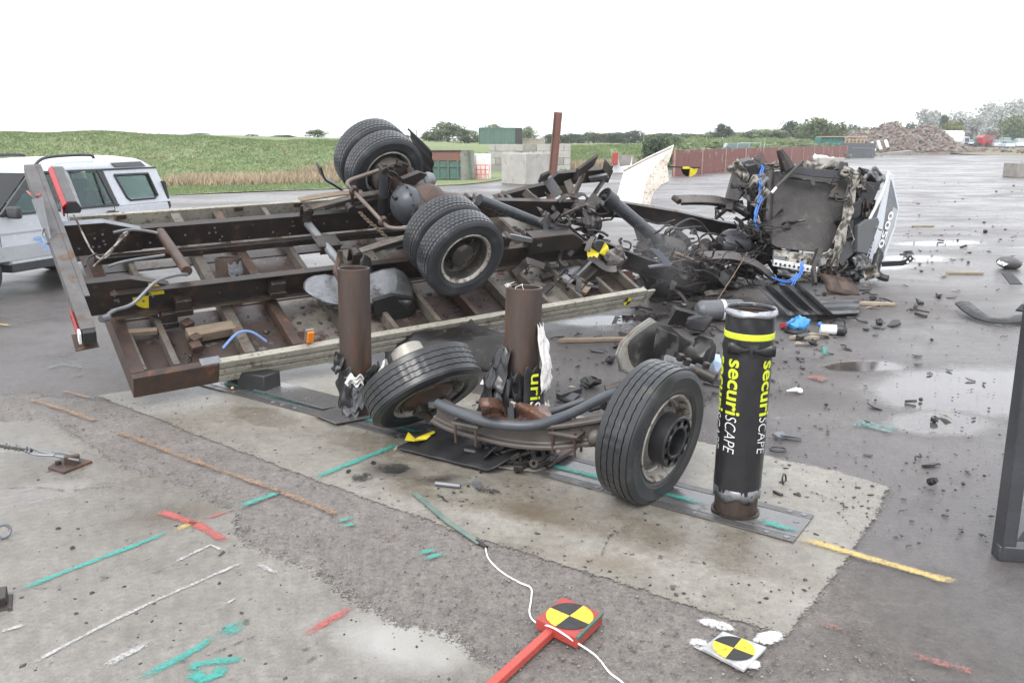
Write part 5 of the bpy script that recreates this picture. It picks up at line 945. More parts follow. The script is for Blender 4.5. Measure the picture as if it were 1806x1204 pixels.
# crushed half shell beside the near rail
ctl = [[(533, 490), (575, 478), (612, 492), (650, 478), (700, 466), (722, 488)], [(531, 505), (570, 500), (608, 512), (655, 505), (705, 490), (731, 515)], [(535, 512), (572, 520), (605, 530), (650, 530), (700, 518), (732, 524)], [(560, 532), (590, 538), (612, 536), (652, 534), (690, 524), (729, 530)], [(578, 546), (595, 549), (612, 545), (655, 549), (690, 552), (712, 560)]]
yy = [.62, .5, .36, .27, .36]; rows = []
for r_, y in zip(ctl, yy): rows.append([TL(x, yv, y=y+.03*math.sin(x*.05)) for x, yv in r_])
tp(B().grid(rows).nz(.03, 7), 'crushed_wing', CRUM, sol=.012, smooth=45, sub=1)
b = B(); b.tube([TL(600, 442, y=.7), TL(597, 462, y=.66), TL(592, 480, y=.55), TL(602, 500, y=.45)], [.03, .035, .028, .02], 7, 4); b.nz(.012, 20); tp(b, 'torn_mount', RUST)
b = B(); b.poly([TL(633, 478, y=.55), TL(642, 448, y=.6), TL(652, 455, y=.6), TL(655, 478, y=.55)], .02); tp(b, 'rubber_scrap', PLA)
b = B(); b.poly([TL(x, y, y=.34) for x, y in ((655, 526), (690, 516), (727, 522), (727, 540), (705, 568), (690, 556), (658, 552))], .05); tp(b, 'wing_inner_shade', BLK)  # flat black sheet set in the opening as the shade inside the wing
# chain
def chain(par, pts, n, r_=.018, t=.0055, mat=RUST, nm='chain', local=True):
    P = spline(pts, 12); b = B()
    L_ = [0]
    for a, c in zip(P, P[1:]): L_.append(L_[-1]+(c-a).length)
    for k in range(n):
        s = L_[-1]*(k+.5)/n; i = max(j for j in range(len(L_)) if L_[j] <= s); i = min(i, len(P)-2); f_ = (s-L_[i])/max(L_[i+1]-L_[i], 1e-6); c = P[i].lerp(P[i+1], f_); d = (P[i+1]-P[i]).normalized(); M_ = frame(c, c+d, (0, .3, 1)) @ Matrix.Rotation(math.pi/2*(k % 2), 4, 'Z'); ring = []; h = L_[-1]/n*.62
        for j in range(11):
            a = 2*math.pi*j/10; ring.append(M_ @ Vector((r_*math.cos(a), 0, h*math.sin(a))))
        b.tube(ring, t, 5, 0, False)
    o = put(b, nm, mat, par, local); return o
chain(TRK, [TL(634, 374, y=1.45), TL(652, 392, y=1.3), TL(668, 405, y=1.2), TL(684, 422, y=1.1)], 17, .018, .006, TIMB)
chain(TRK, [TL(962, 340, y=1.9), TL(990, 372, y=1.7), TL(1020, 390, y=1.4), TL(1040, 410, y=1.1), TL(1044, 450, y=.9), TL(1036, 480, y=.7)], 38, .02, .007, RUSTD)
chain(TRK, [TL(905, 400, y=.9), TL(928, 420, y=.7), TL(930, 470, y=.6), TL(926, 486, y=.6)], 24, .02, .007, RUSTD)
# ------------------------------------------------------------------ torn front end of the truck
def tt(pts, r_, nm, mat, n=7, sm=5, par=None, nz=0): 
    b = B(); b.tube([TL(x, y, y=v) for x, y, v in pts], r_, n, sm)
    if nz: b.nz(nz, 9)
    return tp(b, nm, mat, par)
DRK = M('oily_black', (.014, .013, .013), (.03, .026, .024), 7, .33, .25, (.1, .08, .065), (.6, .7), 10, .4, 60)
IRON = M('dirty_iron', (.056, .052, .049), (.034, .03, .028), 8, .42, .3, (.13, .085, .055), (.58, .68), 12, .35, 60, dirt=((.16, .145, .125), 15, .62))
ex = tt([(1076, 352, 1.45), (1168, 430, 1.12)], .083, 'exhaust_pipe', MATS['damper_grey'], 20, 0)
for k, r_ in enumerate((.1, .075, .05)):
    q0 = TL(1066, 346, y=1.5); ax_ = (TL(1076, 352, y=1.45)-TL(1168, 430, y=1.12)).normalized(); m = frame(q0-ax_*.16, q0+ax_); b = B(); b.lathe([(r_, 0), (r_+.018, .0), (r_+.018, .17-.02*k), (r_, .17-.02*k)], 22, m, closed=True); tp(b, 'rolled_rubber', RUB2, ex)
q0 = TL(1066, 346, y=1.5); b = B(); b.lathe([(0, .05), (.05, .05), (.05, .08), (.02, .12), (0, .12)], 14, frame(q0-ax_*.1, q0+ax_)); tp(b, 'rubber_core', BLK, ex)
m0 = frame(TL(1162, 428, y=1.1), TL(1232, 455, y=.95)); pr = []
for k in range(8): pr += [(.115, k*.05), (.135, k*.05+.025)]
b = B(); b.lathe([(0, 0)]+pr+[(.1, .42), (0, .42)], 22, m0); b.nz(.012, 6); tp(b, 'spring_bellows', IRON)
for y, px in ((1.6, [(1193, 352), (1230, 351), (1270, 354), (1310, 368), (1345, 397)]), (.7, [(1238, 452), (1268, 450), (1300, 453), (1335, 467), (1366, 493)])):
    P = spline([TL(a, c, y=y) for a, c in px], 5); b = B(); b.sweep([(-.058, -.02), (.058, -.02), (.058, .02), (-.058, .02)], P, up=(0, -.6, .8)); s_ = tp(b, 'front_spring', M('spring_steel', (.17, .155, .15), (.12, .105, .1), 5, .42, .3, (.17, .085, .05), (.6, .7)) if y > 1 else MATS['spring_steel'], bev=.003)
    for q in (P[0], P[-1]): b = B(); b.tube([q+Vector((0, -.06, 0)), q+Vector((0, .06, 0))], .042, 12); tp(b, 'spring_eye', RUSTD, s_)
    P2 = [p+Vector((0, .03, -.05)) for p in P[2:-3]]; b = B(); b.sweep([(-.055, -.012), (.055, -.012), (.055, .012), (-.055, .012)], P2, up=(0, -.6, .8)); tp(b, 'spring_leaf', CHAS, s_)
# engine, gearbox and clutch housing seen from below
q = TL(1293, 430, y=1.15); b = B(); b.sphere(q, (.34, .22, .2), 16); b.box(q+Vector((.1, 0, -.12)), (.7, .36, .2)); b.nz(.05, 4); eng = tp(b, 'engine_sump', M('sump_grey', (.065, .068, .08), (.045, .046, .052), 4, .35, .3, (.09, .075, .06), (.58, .7)), smooth=60)
q = TL(1336, 440, y=1.05); b = B(); m0 = frame(q, q+Vector((1, .1, .15))); b.lathe([(.17, -.06), (.22, -.06), (.23, 0), (.22, .06), (.17, .06)], 28, m0, closed=True); tp(b, 'clutch_ring', IRON, eng)
b = B(); b.lathe([(0, -.02), (.165, -.03), (.165, .01), (.05, .04), (0, .04)], 24, m0); tp(b, 'clutch_plate', DRK, eng)
for k in range(48):
    x_ = rnd.uniform(1130, 1350); y_ = rnd.uniform(415, 505); q = TL(x_, y_, y=rnd.uniform(1., 1.45)); b = B(); s = rnd.uniform(.05, .15)
    if k % 3 == 0: b.lathe([(0, 0), (s*.7, 0), (s*.8, s*.3), (s*.8, s), (s*.5, s*1.2), (0, s*1.2)], 14, Matrix.Translation(q) @ Euler((rnd.uniform(0, 3), rnd.uniform(0, 3), 0)).to_matrix().to_4x4()); nm = 'engine_casting'
    elif k % 3 == 1: b.box(q, (s*2, s*1.3, s), (rnd.uniform(-1, 1), rnd.uniform(-1, 1), rnd.uniform(-1, 1))); b.jit(.012); nm = 'broken_bracket'
    else: b.box(q, (s*2.6, s*1.2, .014), (rnd.uniform(-1, 1), rnd.uniform(-1, 1), rnd.uniform(-1, 1))); b.jit(.02); nm = 'torn_plate'
    tp(b, nm, (IRON, DRK, CHAS, DRK, RUSTD)[k % 5], bev=.004, smooth=30)
for a in ([(1120, 470), (1340, 510), (1330, 545), (1150, 535)], [(1180, 445), (1250, 470), (1230, 510), (1150, 490)]):
    b = B(); b.poly([TL(x, y, y=.9) for x, y in a], .06); b.nz(.03, 5); tp(b, 'dark_backing', DRK)  # dark backing sheets added below the rail to stand for the shade there
# hoses, cables and pipes of the torn front end
HM = [BLK, DRK, CHAS, BLK, IRON, DRK]
def hose(x0, x1, y0, y1, yl, yh, r_, n_, mat=None, nm='torn_hose', long=60, k=4):
    for i in range(n_):
        x = rnd.uniform(x0, x1); y = rnd.uniform(y0, y1); v = rnd.uniform(yl, yh); p_ = []; a = rnd.uniform(-.7, .9)
        for j in range(k+1): p_.append((x, y, v)); x += long/k*math.cos(a)*rnd.uniform(.6, 1.3); y += long/k*math.sin(a)*rnd.uniform(.3, 1.); v += rnd.uniform(-.08, .08); a += rnd.uniform(-.9, .9); y = min(max(y, y0-12), y1+14)
        tt(p_, rnd.uniform(*r_), nm, mat or HM[i % 6], 6, 4)
hose(965, 1060, 355, 440, 1., 1.5, (.006, .018), 22, long=45); hose(1100, 1330, 410, 475, .95, 1.3, (.005, .016), 44, long=65); hose(1100, 1330, 440, 505, .62, .8, (.005, .014), 34, long=60); hose(1290, 1400, 390, 500, .8, 1.2, (.008, .02), 22, long=50)
hose(1150, 1260, 430, 520, .6, .8, (.003, .005), 16, TIMB, 'stripped_wire', 60)
for pts, r_, nm, mt in (([(1290, 328, 1.6), (1318, 330, 1.5), (1334, 358, 1.35), (1352, 400, 1.15), (1368, 445, 1.), (1376, 500, .85)], .045, 'bent_steel_bar', IRON), ([(1262, 385, 1.6), (1292, 360, 1.6), (1312, 338, 1.6)], .03, 'bent_steel_bar', CHAS), ([(1352, 400, 1.2), (1392, 466, .95)], .028, 'dark_strut', DRK), ([(1310, 455, .75), (1410, 395, 1.1)], .012, 'thin_rod', BLK), ([(1255, 545, .2), (1300, 475, .55), (1318, 445, .7)], .007, 'slack_wire', TIMB), ([(1190, 445, .8), (1232, 462, .7)], .02, 'pale_strut', TIMB),
    ([(1000, 395, .8), (1040, 425, .7), (1110, 440, .7)], .012, 'air_hose', DRK), ([(1170, 415, 1.3), (1210, 388, 1.35), (1235, 393, 1.3), (1260, 425, 1.2)], .016, 'air_hose', CHAS), ([(1120, 380, 1.5), (1160, 395, 1.45), (1190, 388, 1.4)], .012, 'air_hose', CHAS), ([(1205, 440, 1.2), (1190, 470, 1.), (1200, 500, .9)], .02, 'air_hose', DRK)):
    tt(pts, r_, nm, mt, 8, 4)
for off in (0, 22):     # corrugated hoses
    P = spline([TL(1326+off*.6, 395+off*.2, y=1.25), TL(1338+off*.7, 425, y=1.1), TL(1352+off*.6, 455, y=1.), TL(1370, 482, y=.9)], 14); b = B(); b.tube(P, [.032+.006*(i % 2) for i in range(len(P))], 9); tp(b, 'corrugated_hose', BLK)
for px, v, s in (((1356, 380), 1.2, .1), ((1386, 492), .75, .12), ((1035, 372), 1.4, .1)):
    q = TL(*px, y=v); b = B(); M_ = Euler((.3, .5, .6)).to_matrix().to_4x4(); M_.translation = q; pr = [(-s, -s*.7), (s, -s*.7), (s, s*.7), (-s, s*.7)]; pi_ = [(p*.85, r_*.8) for p, r_ in pr]; m1 = M_ @ Matrix.Translation((0, 0, .22))
    b.sweepm(pr, [M_, m1], False); b.sweepm(pi_, [M_, m1], False); n = 8; b.add([M_ @ Vector((*p, 0)) for p in pr+pi_], [(j, (j+1) % 4, 4+(j+1) % 4, 4+j) for j in range(4)]); b.add([m1 @ Vector((*p, 0)) for p in pr+pi_], [(j, (j+1) % 4, 4+(j+1) % 4, 4+j) for j in range(4)]); tp(b, 'box_section', IRON, smooth=0)
q = TL(1040, 395, y=1.3); b = B(); m0 = frame(q, TL(1000, 388, y=1.3)); b.lathe([(0, -.1), (.12, -.1), (.14, -.05), (.11, -.03), (.13, 0), (.13, .05), (.1, .07), (.05, .1), (.045, .28), (0, .28)], 20, m0); tp(b, 'brake_chamber', IRON)
q = TL(978, 396, y=1.5); b = B(); b.lathe([(.085, -.03), (.12, -.03), (.12, .03), (.085, .03)], 20, Matrix.Translation(q) @ toY, closed=True); tp(b, 'steel_ring', IRON)
q = TL(992, 402, y=1.4); b = B(); b.sphere(q, (.12, .1, .07), 12); tp(b, 'air_valve', IRON)
for pts in ([(1008, 352, 1.6), (1026, 342, 1.6), (1036, 352, 1.55), (1030, 372, 1.5), (1012, 366, 1.5)], [(985, 356, 1.6), (1000, 345, 1.6), (1018, 350, 1.6)]):
    b = B(); b.sweep([(-.035, -.006), (.035, -.006), (.035, .006), (-.035, .006)], spline([TL(x, y, y=v) for x, y, v in pts], 5)); tp(b, 'bent_bracket', CHAS)
b = B(); b.poly([TL(1145, 438, y=.62), TL(1162, 440, y=.64), TL(1183, 462, y=.6), TL(1172, 470, y=.6), TL(1165, 458, y=.62)], .012); b.poly([TL(1142, 468, y=.6), TL(1182, 463, y=.62), TL(1182, 467, y=.62), TL(1142, 471, y=.6)], .03); tp(b, 'grey_bracket', M('blue_grey_metal', (.22, .235, .27), (.16, .17, .2), 5, .4, .2))
b = target(TL(1056, 446, y=.55), .14, (-.3, -1, .3), (.5, 0, 1), crump=.14); tp(b, 'target_sticker', [YEL, BLK], smooth=0, sub=1, label='crumpled yellow and black target sticker')
q = TL(1085, 458, y=.5); b = B(); b.box(q, (.28, .2, .16), (.4, .3, .5)); b.jit(.03); tp(b, 'alloy_casting', M('cast_alloy', (.2, .19, .175), (.13, .12, .11), 6, .4, .4, (.06, .05, .045), (.5, .6)), bev=.012)
b = B(); b.lathe([(.07, -.03), (.1, -.03), (.1, .03), (.07, .03)], 18, Matrix.Translation(TL(1096, 446, y=.5)) @ Euler((.5, .9, 0)).to_matrix().to_4x4(), closed=True); tp(b, 'casting_ring', MATS['cast_alloy'])
q = TL(1040, 482, y=.42); b = B(); b.beam(TL(1012, 505, y=.42), TL(1060, 462, y=.45), .2, .12); b.jit(.012); tp(b, 'crushed_box', RUSTD, bev=.006)
b = B(); b.tube([TL(1003, 500, y=.36), TL(1042, 462, y=.42)], .018, 7); tp(b, 'rod', GREYM)
b = B(); b.grid([[TL(978, 487, y=.5), TL(1000, 470, y=.55), TL(1030, 466, y=.55)], [TL(980, 494, y=.4), TL(1000, 482, y=.42), TL(1024, 475, y=.5)], [TL(992, 500, y=.38), TL(1006, 498, y=.36), TL(1014, 492, y=.4)]]); tp(b, 'crushed_cover', CRUM, sol=.015, sub=2)
b = B(); b.poly([TL(1062, 478, y=.6), TL(1112, 478, y=.6), TL(1118, 503, y=.55), TL(1066, 506, y=.55)], .03); tp(b, 'red_brown_panel', M('red_brown', (.12, .05, .04), (.08, .04, .034), 4, .5))
b = B(); b.box(TL(1045, 493, y=.4), (.2, .12, .12)); tp(b, 'dark_box', BLK, bev=.01)
for k in range(10):
    a = (rnd.uniform(955, 1050), rnd.uniform(470, 512)); q = TL(*a, z=-.05); b = B(); b.box(q, (rnd.uniform(.1, .35), rnd.uniform(.03, .09), .04), (rnd.uniform(-.4, .4), rnd.uniform(-.4, .4), rnd.uniform(-.8, .8))); tp(b, 'loose_fragment', (IRON, TIMB, CHAS, PLA)[k % 4], bev=.004)
# bent strips, rods and brackets that fill the tangle between the rails
def tangle(n, x0, x1, y0, y1, yl, yh, sz):
    for i in range(n):
        x = rnd.uniform(x0, x1); y = rnd.uniform(y0, y1); v = rnd.uniform(yl, yh); q = TL(x, y, y=v); d = Vector((rnd.gauss(0, 1), rnd.gauss(0, .8), rnd.gauss(0, .6))).normalized(); L_ = sz*rnd.uniform(.5, 1.6); k = i % 5; b = B(); P = [q]
        for j in range(4): d = (d+Vector((rnd.gauss(0, .35), rnd.gauss(0, .35), rnd.gauss(0, .35)))).normalized(); P.append(P[-1]+d*L_/4)
        for p in P: p.z = min(max(p.z, q.z-.14), q.z+.14)
        if k < 2: w = rnd.uniform(.015, .045); b.sweep([(-w, -.005), (w, -.005), (w, .005), (-w, .005)], spline(P, 3), (0, -.6, .8)); nm = 'bent_strip'
        elif k == 2: b.tube(P, rnd.uniform(.008, .02), 7, 3); nm = 'bent_rod'
        elif k == 3: w = rnd.uniform(.02, .04); b.sweep([(-w, 0), (w, 0), (w, .008), (-w+.008, .008), (-w+.008, w*1.6), (-w, w*1.6)], P[:3]); nm = 'angle_piece'
        else: b.box(q, (L_*.5, L_*.35, L_*.22), (rnd.uniform(-1, 1), rnd.uniform(-1, 1), rnd.uniform(-1, 1))); b.jit(L_*.05); nm = 'crushed_block'
        tp(b, nm, (DRK, CHAS, RUSTD, IRON, DRK, CHAS, IRON)[i % 7], smooth=25)
tangle(36, 955, 1050, 362, 440, .8, 1.3, .26); tangle(30, 1085, 1240, 430, 500, .85, 1.2, .26); tangle(26, 1290, 1400, 400, 500, 1., 1.3, .24); tangle(70, 1120, 1350, 412, 490, 1.1, 1.5, .32); tangle(16, 1260, 1350, 360, 430, 1.62, 1.85, .22); tangle(26, 1120, 1340, 470, 525, .55, .8, .3); tangle(20, 1280, 1390, 330, 420, 1.1, 1.5, .26); tangle(14, 960, 1070, 440, 500, .3, .6, .25)
# mud and fragments lying in the bed
def tbits(n, x0, x1, y0, y1, mat, smax, seed, nm='mud_clods'):
    r = np.random.default_rng(seed); s = .004+smax*r.random(n)**4; c = np.stack([r.uniform(x0, x1, n), r.uniform(y0, y1, n), np.full(n, -.118)], 1); v = c[:, None]+OCT[None]*s[:, None, None]*r.uniform(.6, 1.3, (n, 6, 1))*np.array([1, 1, .5])
    o = inst(arrmesh(nm, v.reshape(-1, 3), (OCF[None]+np.arange(n)[:, None, None]*6).reshape(-1, 3), mat, np.repeat(r.random(n), 8)), nm, TRK); o['kind'] = 'stuff'
tbits(500, .4, 5.3, .05, .7, CRUMB, .03, 21); tbits(260, .4, 5.3, .75, 2.3, CRUMB, .035, 22); tbits(160, .4, 5.3, .05, 1.5, STONE, .025, 23)
# black tool box hanging below the near rail, dark heap behind the left wheel
b = B(); b.box(G(445, 697, 0)+Vector((.02, .14, .085)), (.3, .2, .17), (0, 0, -.45)); tb = put(b, 'tool_box', PLA, bev=.012); tag(tb, 'black plastic box on the concrete under the rear corner of the truck bed', 'box')
b = B(); b.sphere(G(403, 690, .1)+Vector((0, .1, 0)), (.014, .02, .01), 6); tag(put(b, 'lamp_scrap', ORL), 'small orange lens scrap beside the black plastic box', 'debris')
q = G(830, 640); b = B(); b.sphere((q.x-.1, q.y, .05), (.75, .35, .3), 18); b.nz(.1, 5); b.nz(.04, 16); tag(put(b, 'shredded_tarp', DRK, smooth=50), 'heap of shredded black sheeting under the near side rail of the bed', 'tarpaulin')
# ------------------------------------------------------------------ crushed cab
CAB = thing('crushed_cab', 'crushed dark cab torn from the overturned truck with a white door', 'truck cab', G(1440, 505))
def cp(b, nm, mat, par=None, **k): return put(b, nm, mat, par or CAB, **k)
rows = [[D(1352, 298, 12.7), D(1385, 300, 12.7), D(1425, 306, 12.7), D(1465, 310, 12.7), D(1498, 304, 12.7)], [D(1346, 345, 12.3), D(1385, 342, 12.45), D(1425, 345, 12.45), D(1462, 350, 12.4), D(1492, 345, 12.5)], [D(1342, 385, 12.05), D(1372, 380, 12.3), D(1420, 385, 12.3), D(1460, 390, 12.2), D(1484, 385, 12.3)],
    [D(1350, 412, 11.9), D(1375, 412, 12.0), D(1415, 416, 12.0), D(1450, 420, 12.0), D(1472, 422, 12.1)], [D(1360, 436, 11.8), D(1385, 440, 11.75), D(1420, 444, 11.75), D(1448, 447, 11.8), D(1462, 446, 11.9)]]
fm = cp(B().grid(rows), 'floor_mat', FLOORM, sol=.03, sub=2, smooth=60)
b = B(); b.poly([D(1486, 306, 12.62), D(1500, 300, 12.62), D(1488, 352, 12.4), D(1460, 348, 12.36)], .02); cp(b, 'mat_patch', M('mat_olive', (.075, .07, .06), (.055, .05, .044), 4, .6), fm)
b = B(); b.box(D(1434, 322, 12.52), (.06, .03, .07)); cp(b, 'clip', CREAM, fm, bev=.006)
b = B(); b.tube([D(1390, 312, 12.6), D(1430, 318, 12.6), D(1468, 324, 12.55)], .008, 6, 4); cp(b, 'sewn_edge', CREAM, fm)
b = B(); b.poly([D(1362, 441, 11.75), D(1410, 447, 11.72), D(1460, 450, 11.8), D(1448, 485, 11.7), D(1405, 473, 11.6), D(1366, 465, 11.6)], .03); bp = cp(b, 'bulkhead', CREAM)
for px in ((1386, 437+18), (1415, 458), (1407, 461), (1425, 463)): b = B(); q = D(*px, 11.6); b.lathe([(.022, 0), (0, .002)], 10, Matrix.Translation(q) @ Matrix.Rotation(math.pi/2, 4, 'X')); cp(b, 'bolt_hole', BLK, bp)
b = B(); b.poly([D(1362, 450, 11.55), D(1384, 452, 11.55), D(1384, 462, 11.55), D(1362, 460, 11.55)], .03); cp(b, 'grey_plate', GREYM, bp)
b = B(); b.beam(D(1364, 463, 11.5), D(1440, 476, 11.5), .05, .09); ps_ = cp(b, 'perforated_strip', WHT, bev=.004)
for k in range(8): q = D(1368+k*8, 464.5+k*1.35, 11.47); b = B(); b.lathe([(.018, 0), (0, .002)], 8, Matrix.Translation(q+Vector((0, -.012, 0))) @ Matrix.Rotation(math.pi/2, 4, 'X')); cp(b, 'strip_hole', BLK, ps_)
b = B(); b.poly([D(1294, 290, 12.3), D(1320, 284, 12.5), D(1312, 330, 12.3), D(1298, 356, 12.), D(1277, 352, 12.)], .05); cp(b, 'side_panel', FLOORM, bev=.01)
b = B(); b.grid([[D(1310+j*9, 284+6*math.sin(j*2.1)+k*11, 12.5-.1*k+.15*math.sin(j*1.7+k*2)) for j in range(5)] for k in range(5)]); cp(b, 'torn_cab_metal', CREAM, sol=.012, smooth=30)
b = B(); b.grid([[D(1318+j*6, 330+k*14, 12.3+.12*math.sin(j*2.3+k)) for j in range(4)] for k in range(5)]); cp(b, 'torn_cab_metal', DRK, sol=.012, smooth=30)
b = B(); b.poly([D(1318, 285, 12.4), D(1340, 283, 12.4), D(1342, 296, 12.35), D(1330, 302, 12.35), D(1318, 300, 12.35)], .06); cp(b, 'torn_lining', BLK)
b = B(); b.grid([[D(1340+j*14, 287+5*math.sin(j*1.9)+k*8, 12.75+.1*math.sin(j*2.7+k)) for j in range(12)] for k in range(3)]); cp(b, 'torn_cab_edge', CREAM, sol=.012, smooth=30)
for pts in ([(1342, 290, 12.2), (1344, 300, 12.2), (1336, 312, 12.2), (1340, 325, 12.)], [(1346, 292, 12.2), (1341, 305, 12.15), (1338, 345, 12.), (1330, 378, 11.9)], [(1343, 345, 11.95), (1335, 365, 11.9), (1330, 390, 11.8), (1336, 402, 11.8)], [(1394, 492, 11.2), (1412, 480, 11.2), (1414, 460, 11.3)], [(1360, 488, 11.), (1385, 495, 11.), (1408, 486, 11.1), (1412, 465, 11.2)], [(1375, 500, 11.), (1395, 503, 11.), (1405, 480, 11.1)]):
    for d in (0, 2.5): b = B(); b.tube([D(x+d, y+d, Y) for x, y, Y in pts], .008, 6, 5); cp(b, 'blue_air_hose', BLU)
b = B(); b.sweep([(-.1, -.06), (.1, -.06), (.1, .0), (-.1, .06)], [D(1385, 296, 12.5), D(1430, 304, 12.4), D(1486, 309, 12.4)]); cp(b, 'cab_crossmember', M('crossbar_grey', (.06, .063, .07), (.04, .042, .046), 4, .4, .2), bev=.01)
b = B(); b.tube([D(1374, 264, 12.4), D(1382, 280, 12.4), D(1390, 297, 12.4)], [.05, .08, .11], 7); b.nz(.03, 7); cp(b, 'torn_bracket', CHAS)
b = B(); b.tube([D(1486, 285, 12.4), D(1482, 298, 12.4), D(1490, 312, 12.4)], [.06, .1, .08], 7); b.nz(.04, 7); cp(b, 'torn_bracket', IRON)
b = B(); b.beam(D(1416, 284, 12.2), D(1367, 333, 11.95), .05, .03); cp(b, 'cab_strut', IRON, bev=.004); b = B(); b.tube([D(1369, 331, 11.94), D(1361, 340, 11.9)], .02, 7); cp(b, 'strut_tip', WPR)
b = B(); b.lathe([(.04, -.01), (.055, -.01), (.055, .01), (.04, .01)], 16, Matrix.Translation(D(1383, 301, 12.45)) @ Matrix.Rotation(math.pi/2, 4, 'X'), closed=True); cp(b, 'steel_ring', IRON)
rows = []
for k in range(9): rows.append([D(1502-k*5+j*8+3*math.sin(k*2.1+j), 312+k*20+4*math.sin(j*2+k), 12.25-.08*k+.06*math.sin(k*1.7+j*2)) for j in range(3)])
cp(B().grid(rows), 'torn_door_pillar', CREAM, sol=.012, smooth=0)
rows = [[D(1496+j*8, 303+k*9+5*math.sin(j*1.8+k*1.3), 12.5+.22*math.sin(j*2.1+k*1.7)) for j in range(8)] for k in range(5)]
cp(B().grid(rows), 'crumpled_corner', CREAM, sol=.012, smooth=0)
for px, d in (((1515, 350), (.25, .5, .5)), ((1505, 395), (.22, .4, .5)), ((1512, 430), (.25, .4, .45)), ((1490, 470), (.4, .4, .3)), ((1440, 495), (.6, .4, .25)), ((1400, 505), (.5, .4, .2)), ((1325, 320), (.2, .4, .6)), ((1525, 375), (.15, .3, .3))):
    b = B(); b.box(D(*px, 12.5), d, (rnd.uniform(-.3, .3), rnd.uniform(-.3, .3), rnd.uniform(-.3, .3))); b.jit(.04); cp(b, 'dark_interior_fill', (BLK, DRK, PLA)[px[0] % 3], bev=.015)  # black boxes stand in for the darkness inside the cab shell
b = B(); b.poly([D(1487, 365, 12.1), D(1518, 352, 12.1), D(1515, 380, 12.1), D(1492, 392, 12.1)], .05); cp(b, 'dash_panel', PLA, bev=.01)
b = B(); b.poly([D(1470, 455, 11.75), D(1492, 430, 11.9), D(1512, 440, 11.9), D(1480, 470, 11.7)], .05); cp(b, 'dash_panel', PLA, bev=.01)
for k in range(14): q = D(rnd.uniform(1440, 1530), rnd.uniform(440, 505), rnd.uniform(11.6, 12.2)); b = B(); b.box(q, (rnd.uniform(.05, .25), rnd.uniform(.05, .2), rnd.uniform(.01, .06)), (rnd.uniform(-1, 1), rnd.uniform(-1, 1), rnd.uniform(-1, 1))); b.jit(.02); cp(b, 'cab_fragment', (CREAM, PLA, IRON, RUST, GREYM)[k % 5], smooth=30)
b = B(); b.grid([[D(1445+j*14+k*4, 482+k*8+j*2.5, 11.4-.05*k+.04*math.sin(j*3+k)) for j in range(5)] for k in range(5)]); cp(b, 'rusty_radiator', RUST, sol=.03, smooth=20)
b = B(); b.tube([D(1445, 440, 11.7), D(1435, 470, 11.5), D(1437, 500, 11.3)], .05, 5); b.jit(.015); cp(b, 'door_sill_stub', IRON)
# the white door with its fleet number
def dd(x, y): return D(x, y, 11.95+(x-1500)*.006)
DOORB = [(1566, 300), (1575, 308), (1578, 330), (1586, 366), (1580, 400), (1552, 480), (1547, 496), (1534, 497), (1519, 478), (1530, 448), (1540, 420), (1544, 395), (1554, 350)]
b = B(); b.poly([dd(*q) for q in DOORB], .05, (-.25, -1, .1)); door = cp(b, 'white_door', CARW, bev=.008)
nrm = (dd(1544, 395)-dd(1578, 330)).cross(dd(1552, 480)-dd(1578, 330)).normalized(); nrm = nrm if nrm.y < 0 else -nrm
def dlift(x, y, k): return dd(x, y)+nrm*k
b = B(); b.poly([dlift(x, y, .006) for x, y in ((1571, 316), (1576, 334), (1583, 368), (1576, 398), (1556, 452), (1546, 446), (1556, 410), (1562, 372))], .006, nrm); wp = cp(b, 'door_window_panel', M('door_grey', (.2, .21, .225), (.14, .145, .155), 3, .3, .1), door)
b = B(); b.poly([dlift(x, y, .012) for x, y in ((1574, 365), (1582, 369), (1575, 397), (1560, 436), (1558, 425))], .004, nrm); cp(b, 'door_glass', M('dull_glass', (.4, .41, .42), (.32, .33, .34), 4, .15), wp)
for k in range(8): b = B(); x = 1527+k*1.6; y = 470-k*6.4; b.poly([dlift(x-.6, y, .008), dlift(x+1, y+.8, .008), dlift(x+2.0, y-3, .008), dlift(x+.6, y-3.6, .008)], .002, nrm); cp(b, 'small_black_letter', BLK, door)
b = B(); b.poly([D(1508, 398, 11.9), D(1522, 388, 11.9), D(1543, 384, 11.95), D(1546, 392, 11.95), D(1532, 432, 11.9), D(1524, 448, 11.85), D(1506, 444, 11.85)], .08); cp(b, 'door_lining', M('lining_grey', (.1, .103, .11), (.075, .077, .083), 3, .45), bev=.012)
b = B(); b.tube([dlift(1566, 304, .01), dlift(1552, 345, .02), dlift(1532, 385, .02), dlift(1527, 394, .02)], .022, 7, 4); cp(b, 'window_frame', WHT, door)
b = B(); b.poly([dd(1566, 303), dd(1555, 345), dd(1534, 384), dd(1544, 392), dd(1556, 350)], .02); cp(b, 'window_frame', MATS['lining_grey'], door)
def crumple(x, y, Y, w, h, mat, seed, nm='torn_sheet', amp=.12):
    rows = []; a = rnd.uniform(-.8, .8)
    for k in range(6): rows.append([D(x+(j-2.5)*w/5*math.cos(a)-(k-2.5)*h/5*math.sin(a)+2.5*mnoise.noise(Vector((j*.9, k*.9, seed))), y+(j-2.5)*w/5*math.sin(a)+(k-2.5)*h/5*math.cos(a)+2.5*mnoise.noise(Vector((k*.9, j*.9, seed+7))), Y+amp*mnoise.noise(Vector((j*.7, k*.7, seed*1.7)))+amp*.5*mnoise.noise(Vector((j*1.6, k*1.6, seed)))) for j in range(6)])
    cp(B().grid(rows), nm, mat, sol=.008, smooth=22)
